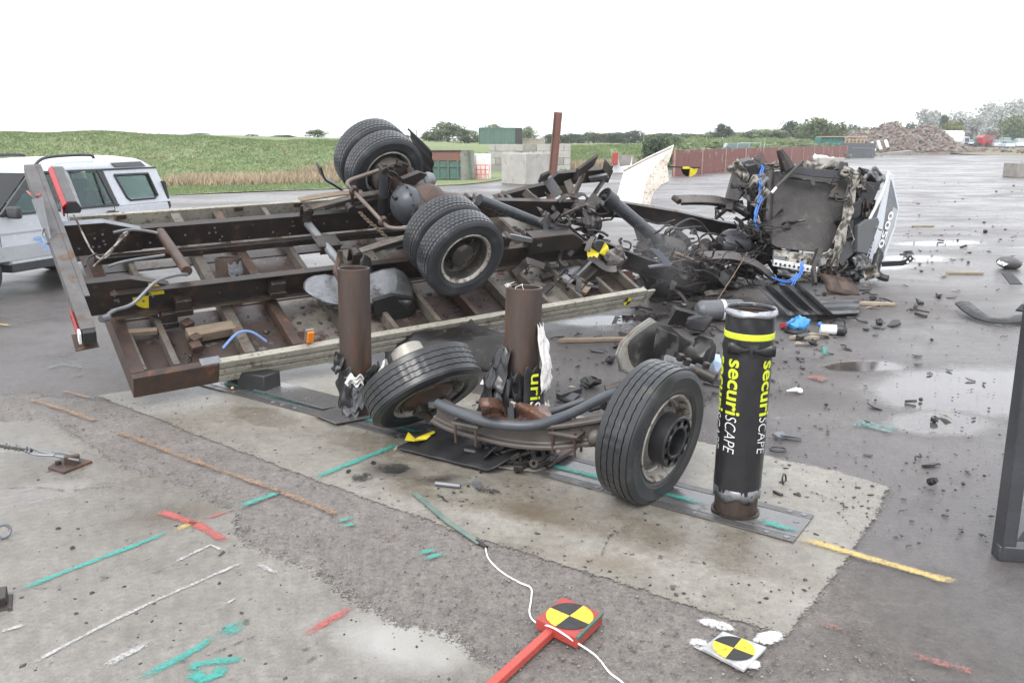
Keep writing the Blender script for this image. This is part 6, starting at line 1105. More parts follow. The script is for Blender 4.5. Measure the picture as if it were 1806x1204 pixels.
for i, (x, y, Y, w, h) in enumerate([(1300, 300, 12.2, 26, 30), (1330, 300, 12.35, 26, 34), (1338, 322, 12.15, 18, 36), (1360, 294, 12.6, 34, 10), (1400, 298, 12.7, 30, 8), (1450, 305, 12.7, 40, 10), (1500, 308, 12.3, 34, 20), (1528, 309, 12.35, 34, 20), (1544, 312, 12.3, 26, 30), (1512, 322, 12.25, 30, 24), (1490, 380, 12.1, 14, 46), (1482, 420, 12., 14, 50), (1476, 455, 11.8, 24, 34), (1500, 455, 11.9, 30, 30), (1520, 462, 11.85, 24, 34), (1535, 480, 11.7, 26, 24), (1505, 485, 11.6, 34, 20), (1460, 478, 11.6, 24, 26), (1342, 350, 12., 14, 40), (1350, 420, 11.75, 22, 26), (1392, 480, 11.5, 40, 18), (1420, 490, 11.5, 36, 16), (1520, 345, 12.25, 20, 34), (1530, 370, 12.15, 18, 30)]):
    crumple(x, y, Y, w, h, (CREAM, DRK, GREYM, CREAM, PLA, RUSTD)[i % 6], i+3)
for k in range(26):     # stripped cables hanging out of the cab shell
    x = rnd.choice((rnd.uniform(1320, 1350), rnd.uniform(1470, 1540), rnd.uniform(1370, 1500))); y = rnd.uniform(300, 480) if x < 1355 or x > 1465 else rnd.uniform(468, 492); P = [D(x, y, 12.)]
    for j in range(4): P.append(P[-1]+Vector((rnd.gauss(0, .08), rnd.gauss(-.02, .05), rnd.gauss(-.07, .06))))
    b = B(); b.tube(P, rnd.uniform(.004, .012), 5, 4); cp(b, 'loose_cable', (BLK, DRK, CREAM, RUST)[k % 4])
b = B(); b.grid([[D(1350+j*5+k*-1, 300+k*22, 12.55-.14*k+(-.08 if j in (1, 2) else 0)) for j in range(4)] for k in range(5)]); cp(b, 'pressed_channel', FLOORM, sol=.015, smooth=20)
def textmesh(s, size, mat, shear=0, off=0, cuts=0):
    c = bpy.data.curves.new('lettering', 'FONT'); c.body = s; c.size = size; c.shear = shear; c.offset = off; c.fill_mode = 'FRONT'; c.resolution_u = 4
    o = bpy.data.objects.new('tmp', c); COL.objects.link(o); dg = bpy.context.evaluated_depsgraph_get(); me = bpy.data.meshes.new_from_object(o.evaluated_get(dg)); bpy.data.objects.remove(o); bpy.data.curves.remove(c)
    if cuts:
        bm = bmesh.new(); bm.from_mesh(me); ys = [v.co.y for v in bm.verts]; lo, hi = min(ys), max(ys)
        for k in range(1, cuts): bmesh.ops.bisect_plane(bm, geom=bm.verts[:]+bm.edges[:]+bm.faces[:], plane_co=(0, lo+(hi-lo)*k/cuts, 0), plane_no=(0, 1, 0))
        bm.to_mesh(me); bm.free()
    me.materials.clear(); me.materials.append(mat); return me
def place_text(me, fn, nm, par, world=True):
    for v in me.vertices: v.co = (ROOT[par].inverted() if world else Matrix.Identity(4)) @ fn(v.co)
    me.update(); return inst(me, nm, par)
tm = textmesh('0050', 1., WPR, 0, .02); xs = [v.co.x for v in tm.vertices]; x0_, x1_ = min(xs), max(xs); A_ = Vector((1571.5, 372)); C_ = Vector((1550.5, 436))
def fn(co):
    u = (co.x-x0_)/(x1_-x0_); w = co.y; p_ = A_.lerp(C_, u); return dlift(p_.x-3.5+w*11, p_.y+w*3.5, .016)
place_text(tm, fn, 'fleet_number', door)
b = B(); b.tube([D(1550, 450, 11.9), D(1546, 464, 11.85), D(1545, 480, 11.8), D(1556, 489, 11.75), D(1567, 491, 11.7)], [.07, .06, .05, .05, .045], 10, 4); cp(b, 'mirror_elbow', BLK)
b = B(); b.poly([D(1552, 436, 11.9), D(1545, 455, 11.85), D(1552, 462, 11.85), D(1560, 448, 11.9)], .06); cp(b, 'mirror_mount', PLA, bev=.01)
b = B(); b.sweep([(-.012, -.035), (.012, -.035), (.012, .035), (-.012, .035)], [D(1555, 466, 11.8), D(1592, 464, 11.6), D(1600, 461, 11.55), D(1609, 453, 11.5)]); arm = cp(b, 'mirror_arm', BLK, bev=.004)
for px in ((1601, 462), (1606, 456)): b = B(); b.lathe([(.018, 0), (0, .001)], 10, Matrix.Translation(D(*px, 11.5)) @ Matrix.Rotation(math.pi/2, 4, 'X')); cp(b, 'arm_slot', WPR, arm)
# ------------------------------------------------------------------ white broken panel behind the wreck and its target on a rod
PY = 13.2; PN = thing('white_board', 'broken white composite panel standing on edge behind the truck', 'panel', tuple(Vector((D(1110, 300, PY).x, PY, 0))))
PO = [(1085, 360), (1088, 345), (1101, 300), (1142, 278), (1188, 257), (1183, 275), (1176, 292), (1178, 308), (1179, 322), (1166, 328), (1152, 342), (1144, 366), (1140, 380), (1086, 380)]
b = B(); b.poly([D(x, y, PY+(y-300)*-.004) for x, y in PO], .035); put(b, 'panel_skin', M('panel_white', (.78, .78, .77), (.7, .7, .68), 3, .5, 0, (.5, .45, .36), (.6, .68), 7, .15), PN)
b = B(); b.poly([D(x, y, PY-.075+(y-300)*-.004) for x, y in [(1150, 300), (1188, 258), (1183, 276), (1176, 293), (1178, 308), (1179, 322), (1166, 328), (1152, 342), (1144, 366), (1128, 372), (1135, 345), (1140, 322)]], .02); b.nz(.012, 9); put(b, 'torn_foam', CARD, PN)
b = B(); b.tube([D(x, y, PY-.05+(y-300)*-.004) for x, y in ((1100, 301), (1142, 279), (1186, 259))], .014, 6); put(b, 'panel_edge', CARD, PN)
TGF = thing('target_flag', 'yellow and black half disc target hanging from a thin rod behind the truck', 'target', D(1216, 310, PY)); b = B(); b.tube([D(1172, 294, PY-.04), D(1234, 296, PY-.04)], .012, 6); put(b, 'rod', BLK, TGF)
c = D(1217, 296, PY-.06); b = B()
for q in range(2):
    b.cm = q; P = [c]+[c+Vector((math.cos(math.pi+math.pi/2*(q+k/8))*.135, .01*k, math.sin(math.pi+math.pi/2*(q+k/8))*.135)) for k in range(9)]; b.add(P, [(0, k+1, k+2) for k in range(8)])
put(b, 'target_disc', [BLK, YEL], TGF, sol=.006, smooth=0); b = B(); b.poly([D(1204, 294, PY-.07), D(1216, 294, PY-.07), D(1216, 298, PY-.07), D(1204, 298, PY-.07)], .01); put(b, 'yellow_tab', YEL, TGF)
# ------------------------------------------------------------------ torn off front axle
def wmat(c, n, spin=0): n = Vector(n).normalized(); return Matrix.Translation(c) @ n.to_track_quat('Z', 'Y').to_matrix().to_4x4() @ Matrix.Rotation(spin, 4, 'Z')
FA = thing('torn_axle', 'torn off front axle with two wheels lying on the concrete between the bollards', 'axle', G(920, 800))
def rimfront():
    b = B(); b.lathe([(.252, -.085), (.262, -.1), (.266, -.106), (.258, -.108), (.245, -.1), (.235, -.07), (.23, .0), (.235, .05), (.245, .085), (.258, .1), (.266, .106), (.262, .113), (.25, .108), (.24, .088), (.226, .05), (.21, .04)], 48); b.cm = 1
    b.lathe([(.222, .045), (.205, .042), (.2, .045), (.178, .062), (.17, .07), (.15, .075)], 48, None, holes(48, 6, 0, 2, (2,))); b.lathe([(.2, -.05), (.2, -.02), (.1, -.0), (0, -.0)], 30); return b
RF = tomesh('rim', rimfront(), [RIMM, M('front_dish', (.2, .19, .18), (.12, .11, .1), 6, .5, .2, (.07, .06, .05), (.5, .62), 9)], 35)
def nutring():
    b = B(); b.lathe([(.153, .03), (.153, .165), (.148, .172), (.137, .173), (.103, .173), (.088, .173), (.082, .168), (.079, .1), (.03, .098), (0, .098)], 60, None, holes(60, 6, 0, 3, (3,)))
    b.lathe([(.137, .173), (.137, .12), (.103, .12), (.103, .173)], 60); return b
NRM_ = tomesh('hub_ring', nutring(), PLA, 35)
cR = G(1149, 762, .405); MR = wmat(cR, (.75, -.65, -.12), .3); wR = wheelset(FA, ROOT[FA].inverted() @ MR, TYS, RF); inst(NRM_, 'hub_ring', wR)
cL = G(746, 680, .385); nL = Vector((-.434, .499, .749)); ML = wmat(cL, nL, .2); wL = wheelset(FA, ROOT[FA].inverted() @ ML, TYS, RF)
hb = B(); hb.lathe([(0, .31), (.1, .31), (.115, .3), (.12, .24), (.12, .2), (.185, .2), (.19, .195), (.19, .18), (.1, .18), (.1, .05), (0, .05)], 36); hm = tomesh('hub', hb, M('hub_alloy', (.36, .34, .3), (.25, .235, .21), 7, .45, .3, (.12, .09, .06), (.58, .68))); inst(hm, 'hub', wL)
for k in range(8): a = k*math.pi/4; b = B(); b.tube([(.16*math.cos(a), .16*math.sin(a), .05), (.16*math.cos(a), .16*math.sin(a), .19)], .014, 8); st = put(b, 'wheel_stud', GALV, wL, True)
b = B(); b.lathe([(0, -.16), (.1, -.16), (.13, -.12), (.19, -.1), (.2, -.02), (0, -.02)], 26); b.nz(.015, 9); put(b, 'brake_drum', M('brown_drum', (.1, .065, .05), (.06, .042, .035), 8, .5, .2), wL, True)
for k in range(7): a = k*.9; b = B(); b.box((.11*math.cos(a), .11*math.sin(a), -.17-.01*(k % 3)), (.07, .05, .05), (a, .4*k, 0)); put(b, 'caliper_part', (IRON, GALV, RUST)[k % 3], wL, True, bev=.006)
def fp(b, nm, mat, **k): return put(b, nm, mat, FA, **k)
AXM = M('axle_iron', (.115, .1, .09), (.075, .066, .06), 6, .45, .2, (.15, .085, .055), (.6, .7), 9, .3, dirt=((.17, .155, .135), 14, .62))
Pb = [G(772, 724, .33), G(800, 738, .30), G(850, 752, .28), G(905, 764, .27), G(960, 768, .275), G(1005, 765, .29), G(1060, 757, .33), G(1095, 750, .37)]
ibeam = [(-.045, -.065), (.045, -.065), (.045, -.045), (.014, -.035), (.014, .035), (.045, .045), (.045, .065), (-.045, .065), (-.045, .045), (-.014, .035), (-.014, -.035), (-.045, -.045)]
b = B(); b.sweep([(p, q*1.25) for p, q in ibeam], spline(Pb, 4)); beam_ = fp(b, 'axle_beam', AXM, bev=.006, smooth=30)
for px, z in (((828, 745), .31), ((1000, 762), .31)):
    q = G(*px, z); b = B(); b.box(q, (.2, .13, .02), (0, 0, -.5)); pd = fp(b, 'spring_pad', AXM, bev=.005)
    for s in (-1, 1):
        for u in (-1, 1): b = B(); c = q+Vector((s*.075*.88+u*.05*.47, -s*.075*.47+u*.05*.88, 0)); b.tube([c+Vector((0, 0, -.13)), c+Vector((0, 0, .025))], .009, 7); fp(b, 'u_bolt', RUST)
for px, z in (((812, 738), .3), ((985, 768), .2), ((1003, 780), .18)): b = B(); q = G(*px, z); b.lathe([(.035, -.03), (.02, -.02), (.02, .05), (.035, .06), (0, .06)], 10, Matrix.Translation(q) @ Matrix.Rotation(1.2, 4, 'X')); fp(b, 'axle_bolt', GALV)
Pt = [G(772, 711, .40), G(800, 724, .385), G(850, 742, .36), G(905, 750, .355), G(950, 748, .365), G(1000, 732, .4), G(1050, 708, .46), G(1085, 690, .5)]
b = B(); b.tube(Pt, .032, 14, 6); fp(b, 'anti_roll_bar', M('bar_dark_grey', (.075, .082, .092), (.055, .06, .068), 6, .4, .15, None, dirt=((.14, .13, .12), 9, .66)))
Pt2 = [G(920, 744, .32), G(975, 725, .36), G(1030, 706, .42)]; b = B(); b.tube(Pt2, .022, 10, 6); fp(b, 'track_rod', MATS['bar_dark_grey'])
b = B(); b.tube([G(1076, 686, .5)-Vector((.03, .03, 0)), G(1076, 686, .5)+Vector((.07, -.02, .03))], .04, 14); fp(b, 'bar_clamp', IRON); b = B(); q = G(1072, 712, .4); b.tube([q-Vector((.03, .03, 0)), q+Vector((.04, .04, 0))], .035, 12); b.tube([q, q+Vector((-.12, .03, -.05))], .02, 8); fp(b, 'ball_joint', IRON)
for px, r_ in (((1050, 770), .05), ((1085, 755), .07), ((1100, 765), .06)): b = B(); b.sphere(G(*px, .3), r_, 10); b.nz(.02, 9); fp(b, 'knuckle', AXM)
b = B(); b.beam(G(1030, 778, .18), G(1100, 772, .24), .09, .06); fp(b, 'steering_arm', AXM, bev=.012)
b = B(); b.tube([G(985, 745, .3), G(1010, 735, .3), G(1030, 750, .3), G(1060, 735, .3)], .006, 5, 5); fp(b, 'brake_pipe', BLK)
# brown leather scrap, foam, engine lump, mud flap, tapes
b = B(); rows = []
for i in range(8):
    rows.append([G(846+i*18+4*math.sin(j*1.4), 738-j*9+(8 if i > 2 else -2)*1., 0.345+.04*math.sin(i*1.1+j*.8)+(.16*math.exp(-((i-1.)**2)*.7) if j > 1 else 0)+.015*j) for j in range(5)])
o = put(b.grid(rows), 'leather_scrap', BRN, sol=.012, sub=2, smooth=70); tag(o, 'crumpled brown leather scrap hanging over the torn axle at the middle bollard', 'leather scrap')
b = B(); b.sphere(G(908, 712, .42), (.055, .035, .025), 12); b.nz(.03, 20); tag(put(b, 'foam_scrap', CARD, smooth=30), 'lump of dirty yellow foam at the foot of the middle bollard', 'foam')
EN = thing('engine_lump', 'dark broken engine lump lying under the torn axle', 'engine part', G(930, 815)); q = G(935, 800)
b = B(); b.box(q+Vector((0, .05, .075)), (.34, .18, .14), (.2, .1, -.5)); b.jit(.015); put(b, 'casting', DRK, EN, bev=.02)
for px, r_, z in (((948, 802), .05, .1), ((922, 808), .035, .07), ((962, 800), .03, .08), ((940, 818), .03, .06), ((900, 810), .035, .06)): b = B(); b.lathe([(r_*.4, 0), (r_*.4, .03), (r_, .03), (r_, -.04), (0, -.04)], 18, Matrix.Translation(G(*px, z)) @ Euler((1.0, .3, 0)).to_matrix().to_4x4()); put(b, 'pulley', IRON, EN)
for k in range(16): b = B(); c = G(rnd.uniform(875, 965), rnd.uniform(797, 824), rnd.uniform(.02, .1)); b.box(c, (rnd.uniform(.03, .12), rnd.uniform(.02, .05), rnd.uniform(.02, .04)), (rnd.uniform(-1, 1), rnd.uniform(-1, 1), rnd.uniform(-1, 1))); put(b, 'bracket', (DRK, IRON, CHAS)[k % 3], EN, bev=.004)
for a in ([(872, 802, .08), (900, 792, .12), (930, 788, .12)], [(880, 815, .05), (905, 806, .08), (940, 795, .12)]): b = B(); b.tube([G(*c) for c in a], .03, 10, 4); put(b, 'coolant_pipe', DRK, EN)
b = B(); b.poly([G(852, 797, .03), G(890, 815, .03), G(963, 826, .02), G(945, 833, .012), G(880, 825, .02), G(848, 804, .02)], .012); tag(put(b, 'trim_strip', ALU), 'bent pale metal strip lying under the engine lump', 'metal strip')
q = G(985, 800); b = B(); rows = [[G(963+k*11+j*8, 822-k*7+j*1.5-j*j*3.5, .03+.015*j) for j in range(4)] for k in range(5)]; tag(put(b.grid(rows), 'radiator_core', M('radiator_fins', (.14, .12, .115), (.08, .06, .055), 30, .6, .2, (.22, .11, .09), (.5, .6), 60, .5, 120), sol=.02), 'flat broken radiator core lying on the steel cover plate', 'radiator')
rows = [[G(692+k*17+j*30, 790+k*4.3-j*13-k*j*.6, .03+.05*math.sin(j*.7)+(.05 if k > 7 else 0)*j*.4+.008*math.sin(k*2)) for j in range(5)] for k in range(11)]
FLP = put(B().grid(rows), 'mud_flap', PLA, sol=.012, sub=1, smooth=60); tag(FLP, 'creased black plastic wing lying flat below the left torn wheel', 'plastic wing')
b = B(); b.grid([[G(850+j*13, 797-j*13+k*8, .02+.03*k+.05*j) for k in range(3)] for j in range(4)]); tag(put(b, 'wheel_arch', PLA, sol=.012, sub=1, smooth=60), 'curved black wheel arch piece standing beside the creased wing', 'wheel arch')
for i, a in enumerate(([(714, 776), (720, 762), (732, 774), (760, 768), (752, 775), (730, 778)], [(735, 772), (765, 760), (767, 763), (745, 773)])):
    b = B(); b.poly([G(x, y, .1+.02*math.sin(x)) for x, y in a], .004); tag(put(b, 'tape_scrap', YEL, smooth=0), ('torn yellow target scrap on the creased black wing, larger piece', 'thin yellow sliver beside the larger target scrap')[i], 'tape scrap')
# crushed tank behind the right wheel
TK = thing('crushed_tank', 'crushed grey fuel tank with a rusty end plate behind the right torn wheel', 'tank', G(1150, 690))
b = B(); oc = [(1146, 562), (1160, 572), (1166, 590), (1150, 625), (1130, 655), (1112, 661), (1095, 650), (1087, 625), (1095, 605), (1120, 580)]
b.poly([D(x, y, 6.55+(x-1087)*.004) for x, y in oc], .02); endp = put(b, 'end_plate', M('tank_end', (.33, .32, .285), (.24, .23, .205), 4, .45, .2, (.25, .12, .06), (.6, .67), 6, .15), TK, bev=.01)
b = B(); P = [D(x, y, 6.54+(x-1087)*.004) for x, y in oc]; b.tube(P+[P[0]], .012, 6); put(b, 'seam_ring', TANKM, TK)
b = B(); k0 = P; rings = [k0]
for t_, (cx_, cy_, Y_), s in ((.3, (1168, 603, 6.72), .72), (.55, (1188, 618, 6.9), .5), (.8, (1212, 625, 7.05), .55), (1, (1232, 632, 7.2), .5)):
    c0 = D(1127, 612, 6.6); c1 = D(cx_, cy_, Y_); rings.append([c1+(p-c0)*s+Vector((0, 0, .02*math.sin(i*2.3+t_*9))) for i, p in enumerate(P)])
n = len(P); b.add([p for r_ in rings for p in r_], [(i*n+j, i*n+(j+1) % n, (i+1)*n+(j+1) % n, (i+1)*n+j) for i in range(4) for j in range(n)]+[tuple(4*n+j for j in range(n))]); put(b.nz(.03, 5), 'tank_shell', M('sooty_tank', (.06, .058, .055), (.03, .028, .027), 4, .38, .3, (.16, .15, .135), (.56, .7), 5, .2), TK, sub=1, smooth=50)
b = B(); b.sphere(D(1228, 622, 7.0), (.15, .12, .14), 18); b.nz(.1, 6); b.nz(.03, 16); put(b, 'tank_lump', MATS['sooty_tank'], TK, smooth=50)
b = B(); b.grid([[D(1157+j*7-k*1.5, 574+k*15+j*3, 6.62+.03*j+.05*math.sin(j*1.3+k*1.7)) for j in range(7)] for k in range(6)]); put(b, 'black_wrap', DRK, TK, sol=.01, sub=1)
b = B(); b.grid([[D(1170+j*16, 622+k*12+j*6, 6.35-.03*k+.02*math.sin(j*2)) for j in range(6)] for k in range(3)]); put(b, 'crushed_bracket', CRUM, TK, sol=.012, sub=1)
b = B(); b.tube([D(1225, 650, 6.3), D(1262, 668, 6.2)], .05, 10); put(b, 'steel_tube', IRON, TK)
for px in ((1200, 630), (1212, 638), (1245, 645)): b = B(); b.box(D(*px, 6.25), (.05, .04, .06), (.3, .2, .4)); put(b, 'bracket', IRON, TK, bev=.006)
# ------------------------------------------------------------------ bollards
def pipe(b, z0, z1, r_, th, n=40): b.lathe([(r_, z0), (r_, z1), (r_-th, z1), (r_-th, z0)], n, closed=True); return b
def bollard(c, label, h, lean=(0, 0)):
    M_ = Matrix.Translation(Vector((c[0], c[1], 0))) @ Matrix.Rotation(lean[0], 4, 'X') @ Matrix.Rotation(lean[1], 4, 'Y'); t = thing('bollard', label, 'bollard', M_, 'row of steel security bollards'); put(pipe(B(), -.05, h, .118, .014), 'steel_post', POST, t, True, bev=.002); put(B().lathe([(.122, .022), (.134, .022), (.134, .03), (.122, .032)], 36), 'base_ring', RUSTD, t, True); return t
P3b, P1b = Vector((1.265, 4.341, 0)), Vector((-1.187, 6.036, 0)); P2b = (P3b+P1b)/2; P0b = Vector((-2.60, 7.55, 0))
b3 = bollard(P3b, 'wrapped black bollard with lime band and printed name, the intact one by the right wheel', 1.17, (0, .012))
b2 = bollard(P2b, 'middle rusty bollard with its black wrap torn down and white foam hanging', 1.15, (-.03, .035)); b1 = bollard(P1b, 'bare rusty bollard beside the left torn wheel with shredded wrap at its foot', 1.15, (0, .02)); b0 = bollard(P0b, 'rusty bollard stub poking up inside the truck bed', 1.02)
def wrapfn(r_, z0, z1, n=72, m=60, amp=.003, bunch=None):
    rows = []
    for i in range(m+1):
        z = z0+(z1-z0)*i/m; row = []
        for j in range(n+1):
            a = 2*math.pi*(j % n)/n; q = Vector((math.cos(a)*2, math.sin(a)*2, z*7)); d = amp*mnoise.noise(q*1.1)+amp*.6*mnoise.noise(q*3.1+Vector((5, 0, 0)))
            if bunch: d += bunch(z, a)
            row.append(Vector(((r_+d)*math.cos(a), (r_+d)*math.sin(a), z)))
        rows.append(row)
    return B().grid(rows)
def bun(z, a): return (.01*math.exp(-((z-.977)/.02)**2)*(.5+.5*math.sin(a*7)) + (.0035*math.sin(a*9+z*30) if z > 1.08 else 0)*min(1, (z-1.08)/.06))
sl = put(wrapfn(.1275, .16, 1.19, bunch=bun), 'black_wrap', SLV, b3, True, smooth=60, sol=.004)
put(wrapfn(.1315, 1.033, 1.068, m=6, amp=.001), 'lime_band', LIME, b3, True, smooth=60, sol=.002)
rows = []
for i in range(5):
    rows.append([Vector((( .1275+.003*i)*math.cos(a), (.1275+.003*i)*math.sin(a), 1.19+.004*math.sin(a*5+i)*(1 if i else 0)-.002*i*i)) for a in [2*math.pi*(j % 40)/40 for j in range(41)]])
put(B().grid(rows), 'foil_rim', M('crinkled_foil', (.45, .47, .5), (.3, .31, .33), 20, .3, .6, bmp=.6, bs=40), b3, True, sol=.003)
b = B(); b.lathe([(.1275, .12+.0), (.1295, .15), (.129, .185)], 40, fr=lambda q, i, a: (q[0], q[1], q[2]+.015*math.sin(a*6)*(i == 0))); put(b, 'tape_ring', M('silver_tape', (.22, .225, .235), (.1, .1, .105), 14, .3, .3, (.03, .03, .03), (.55, .6), 9), b3, True, sol=.002)
b = B()
for s in (-1, 1): b.grid([[Vector((.01+s*(.01+.028*k), (-.005+.01*j)*(1+k*.6)+.006*math.sin(k*2+j), .004*j)) for j in range(3)] for k in range(5)])
fa = math.atan2(-4.341, -1.265)
def onpost(a, z, r_): return Vector((r_*math.cos(a), r_*math.sin(a), z))
M_ = Matrix.Translation(onpost(fa+.05, .975, .138)) @ Matrix.Rotation(fa+math.pi/2, 4, 'Z') @ Matrix.Rotation(math.pi/2, 4, 'X'); b.xf(M_); put(b, 'tied_knot', SLV, b3, True, sol=.004)
for ang, nm in ((-.52, 1), (.93, 1), (-1.33, 1)):
    for s, mat, z0, ln, sh, of in (('securi', LIME, .925, .306, 0, .0025), ('SCAPE', WPR, .612, .212, .18, -.0012)):
        me = textmesh(s, .122 if s == 'securi' else .098, mat, sh, of, 8); xs = [v.co.x for v in me.vertices]; k = ln/(max(xs)-min(xs)); xm = min(xs)
        def fn(co): z = z0-(co.x-xm)*k; a = fa+ang+(co.y-.03)/.133; r_ = .1332+.003*mnoise.noise(Vector((math.cos(a)*2, math.sin(a)*2, z*7))*1.1); return onpost(a, z, r_)
        place_text(me, fn, 'printed_name', b3, False)
# torn wraps
f2 = math.atan2(-5.19, -.04)
def shred(par, lst, mat, nm='torn_wrap', amp=.05):
    for a0, a1, z0, z1, r0, r1 in lst:
        rows = []; n = 9
        for i in range(n):
            z = z0+(z1-z0)*i/(n-1); rows.append([onpost(a0+(a1-a0)*j/7, z+.03*math.sin(j*1.9+z*9), r0+(r1-r0)*i/(n-1)+amp*mnoise.noise(Vector((j*.6+a0*3, i*.6, par.location.x)))) for j in range(8)])
        put(B().grid(rows), nm, mat, par, True, sol=.005, smooth=50, sub=1)
shred(b2, [(f2-1.9, f2-.35, .12, .6, .19, .2), (f2-1.6, f2-.5, .5, .76, .235, .135), (f2-.5, f2+.1, .1, .5, .165, .145), (f2+.9, f2+1.6, .05, .5, .165, .15), (f2-.9, f2-.1, .06, .34, .155, .165)], SLV); shred(b2, [(f2+.1, f2+.95, .16, .66, .172, .168)], SLV, 'printed_wrap', .008)
shred(b2, [(f2+.75, f2+1.5, .62, .92, .2, .13), (f2+.7, f2+1.3, .5, .68, .2, .2), (f2+1.0, f2+1.6, .12, .4, .17, .19)], M('white_foam_sheet', (.72, .71, .69), (.55, .53, .5), 9, .7, 0, (.2, .18, .16), (.6, .68), 12, .3), 'white_foam', .04)
shred(b2, [(f2-1.3, f2-.6, .3, .52, .19, .2), (f2-.2, f2+.5, .05, .22, .155, .165), (f2-1.9, f2-1.2, .1, .65, .2, .17)], M('grey_wrap_back', (.15, .155, .165), (.09, .092, .1), 8, .35, 0, (.3, .3, .3), (.6, .68), 16, .3), 'torn_wrap', .05)
shred(b2, [(f2-1.9, f2-.9, .3, .62, .27, .2), (f2-1.4, f2-.35, .12, .4, .24, .22), (f2-.6, f2+.15, .28, .62, .16, .15), (f2-2.2, f2-1.3, .05, .35, .25, .22), (f2+.2, f2+.9, .02, .2, .2, .19)], SLV, amp=.09)
for k in range(16): b = B(); a = f2+rnd.uniform(-1.6, 1.2); q = onpost(a, rnd.uniform(.03, .3), rnd.uniform(.17, .26)); b.sweep([(-.02, -.003), (.02, -.003), (.02, .003), (-.02, .003)], spline([q, q+Vector((rnd.gauss(0, .05), rnd.gauss(0, .04), rnd.gauss(.03, .04))), q+Vector((rnd.gauss(0, .09), rnd.gauss(0, .06), rnd.gauss(.03, .06)))], 3)); put(b, 'torn_strip', (SLV, MATS['grey_wrap_back'], IRON)[k % 3], b2, True)
for s, mat, z0, ln, sh in (('uri', LIME, .62, .17, 0), ('SC', WPR, .44, .12, .15)):
    me = textmesh(s, .11, mat, sh, .001, 6); xs = [v.co.x for v in me.vertices]; k = ln/(max(xs)-min(xs)); xm = min(xs)
    def fn(co): return onpost(f2+.52+(co.y-.03)/.18, z0-(co.x-xm)*k, .184)
    place_text(me, fn, 'printed_name', b2, False)
for k in range(7): b = B(); a = f2-.9+rnd.uniform(-.7, .9); q = onpost(a, 1.145, .116); b.tube([q, q+Vector((rnd.uniform(-.02, .02), rnd.uniform(-.02, .02), rnd.uniform(.01, .03))), q+Vector((rnd.uniform(-.05, .05), rnd.uniform(-.03, .03), rnd.uniform(.005, .05)))], .0018, 4); put(b, 'shaving', WPR, b2, True)
f1 = math.atan2(-6.036, 1.187)
shred(b1, [(f1-1.2, f1-.2, .12, .42, .16, .14), (f1-.3, f1+.6, .1, .36, .14, .15), (f1+.4, f1+1.5, .2, .44, .15, .18), (f1-1.5, f1-.7, .38, .52, .17, .14)], SLV, amp=.06); shred(b1, [(f1-.2, f1+.35, .12, .3, .165, .16), (f1-.9, f1+.1, .05, .15, .135, .14)], MATS['grey_wrap_back'], amp=.02)
shred(b1, [(f1-.5, f1+.3, .30, .38, .17, .18), (f1+.9, f1+1.3, .36, .46, .2, .24)], MATS['white_foam_sheet'], 'white_foam', .05)
shred(b0, [(fa+.55, fa+1.7, .86, .98, .135, .13)], MATS['grey_wrap_back'], amp=.01); 
# steel cover plates round the bollards
PLT = M('wet_steel_plate', (.17, .168, .17), (.13, .128, .13), 3, .17, .4, (.14, .12, .11), (.58, .72), 4, .15, 60); PLTE = M('plate_edge_strip', (.11, .106, .105), (.085, .082, .08), 4, .35, .3, bmp=.2)
def plate(label, u0, u1, v0, v1, mat, z=.0125, th=.007, bolts=()):
    c = S((u0+u1)/2, (v0+v1)/2, z); M_ = Matrix.Translation(c) @ Matrix.Rotation(math.atan2(UX.y, UX.x), 4, 'Z'); t = thing('cover_plate', label, 'steel plate', M_, 'steel plates around the bollards'); put(B().box((0, 0, th/2), (u1-u0-.006, v1-v0-.006, th)), 'plate', mat, t, True, bev=.002)
    for bx, by in bolts: put(B().lathe([(.017, th), (.017, th+.003), (.013, th+.005), (0, th+.005)], 12, Matrix.Translation((bx, by, 0))), 'bolt_head', GALV, t, True)
uu = [.388, -.75, -2.25, -3.6, -4.9]; nm = ['at the intact wrapped bollard', 'under the torn axle at the middle bollard', 'at the bare bollard by the left torn wheel', 'under the rear of the truck bed']
for k in range(4):
    u1, u0 = uu[k], uu[k+1]; h = (u1-u0)/2; plate('dark wet cover plate '+nm[k], u0, u1, -.125, .13, PLT, bolts=[(h-.06, .05), (-h+.06, .05)])
    plate('narrow front edge strip of the plates '+nm[k], u0, u1, -.195, -.126, PLTE, bolts=[(h-.05, 0), (h-.16, 0), (-h+.1, 0), (0, 0)]); plate('narrow back edge strip of the plates '+nm[k], u0, u1, .131, .2, PLTE, bolts=[(h-.05, 0), (h-.13, 0), (0, 0)])
def stripeS(col, a, c, w, z): 
    def px(p): d = p-Vector((0, 0, CAMH)); f_ = d.y*_c-d.z*_s; u = d.y*_s+d.z*_c; return (903+FPX*d.x/f_, 602-FPX*u/f_)
    stripe(col, [px(S(*a)), px(S(*c))], w, z)
stripeS('teal', (-.14, -.03), (-.68, -.02), .05, .0265); stripeS('teal', (.13, -.06), (.385, -.07), .06, .0265); stripeS('teal', (-.76, -.03), (-1.5, -.03), .06, .0265); stripeS('teal', (-2.9, -.05), (-2.3, -.05), .05, .0265); stripeS('teal', (-4.6, -.05), (-3.2, -.05), .07, .0265)
for lab, px, z0, z1 in (('loose steel plate tilted up beside the bare bollard', [(445, 688), (500, 676), (640, 712), (570, 722)], .03, .06), ('loose steel plate lying at the foot of the bare bollard', [(553, 732), (605, 716), (665, 725), (650, 738), (592, 748)], .03, .03)):
    b = B(); b.poly([G(x, y, z0) for x, y in px], .012); tag(put(b, 'loose_plate', PLT, bev=.002), lab, 'steel plate')
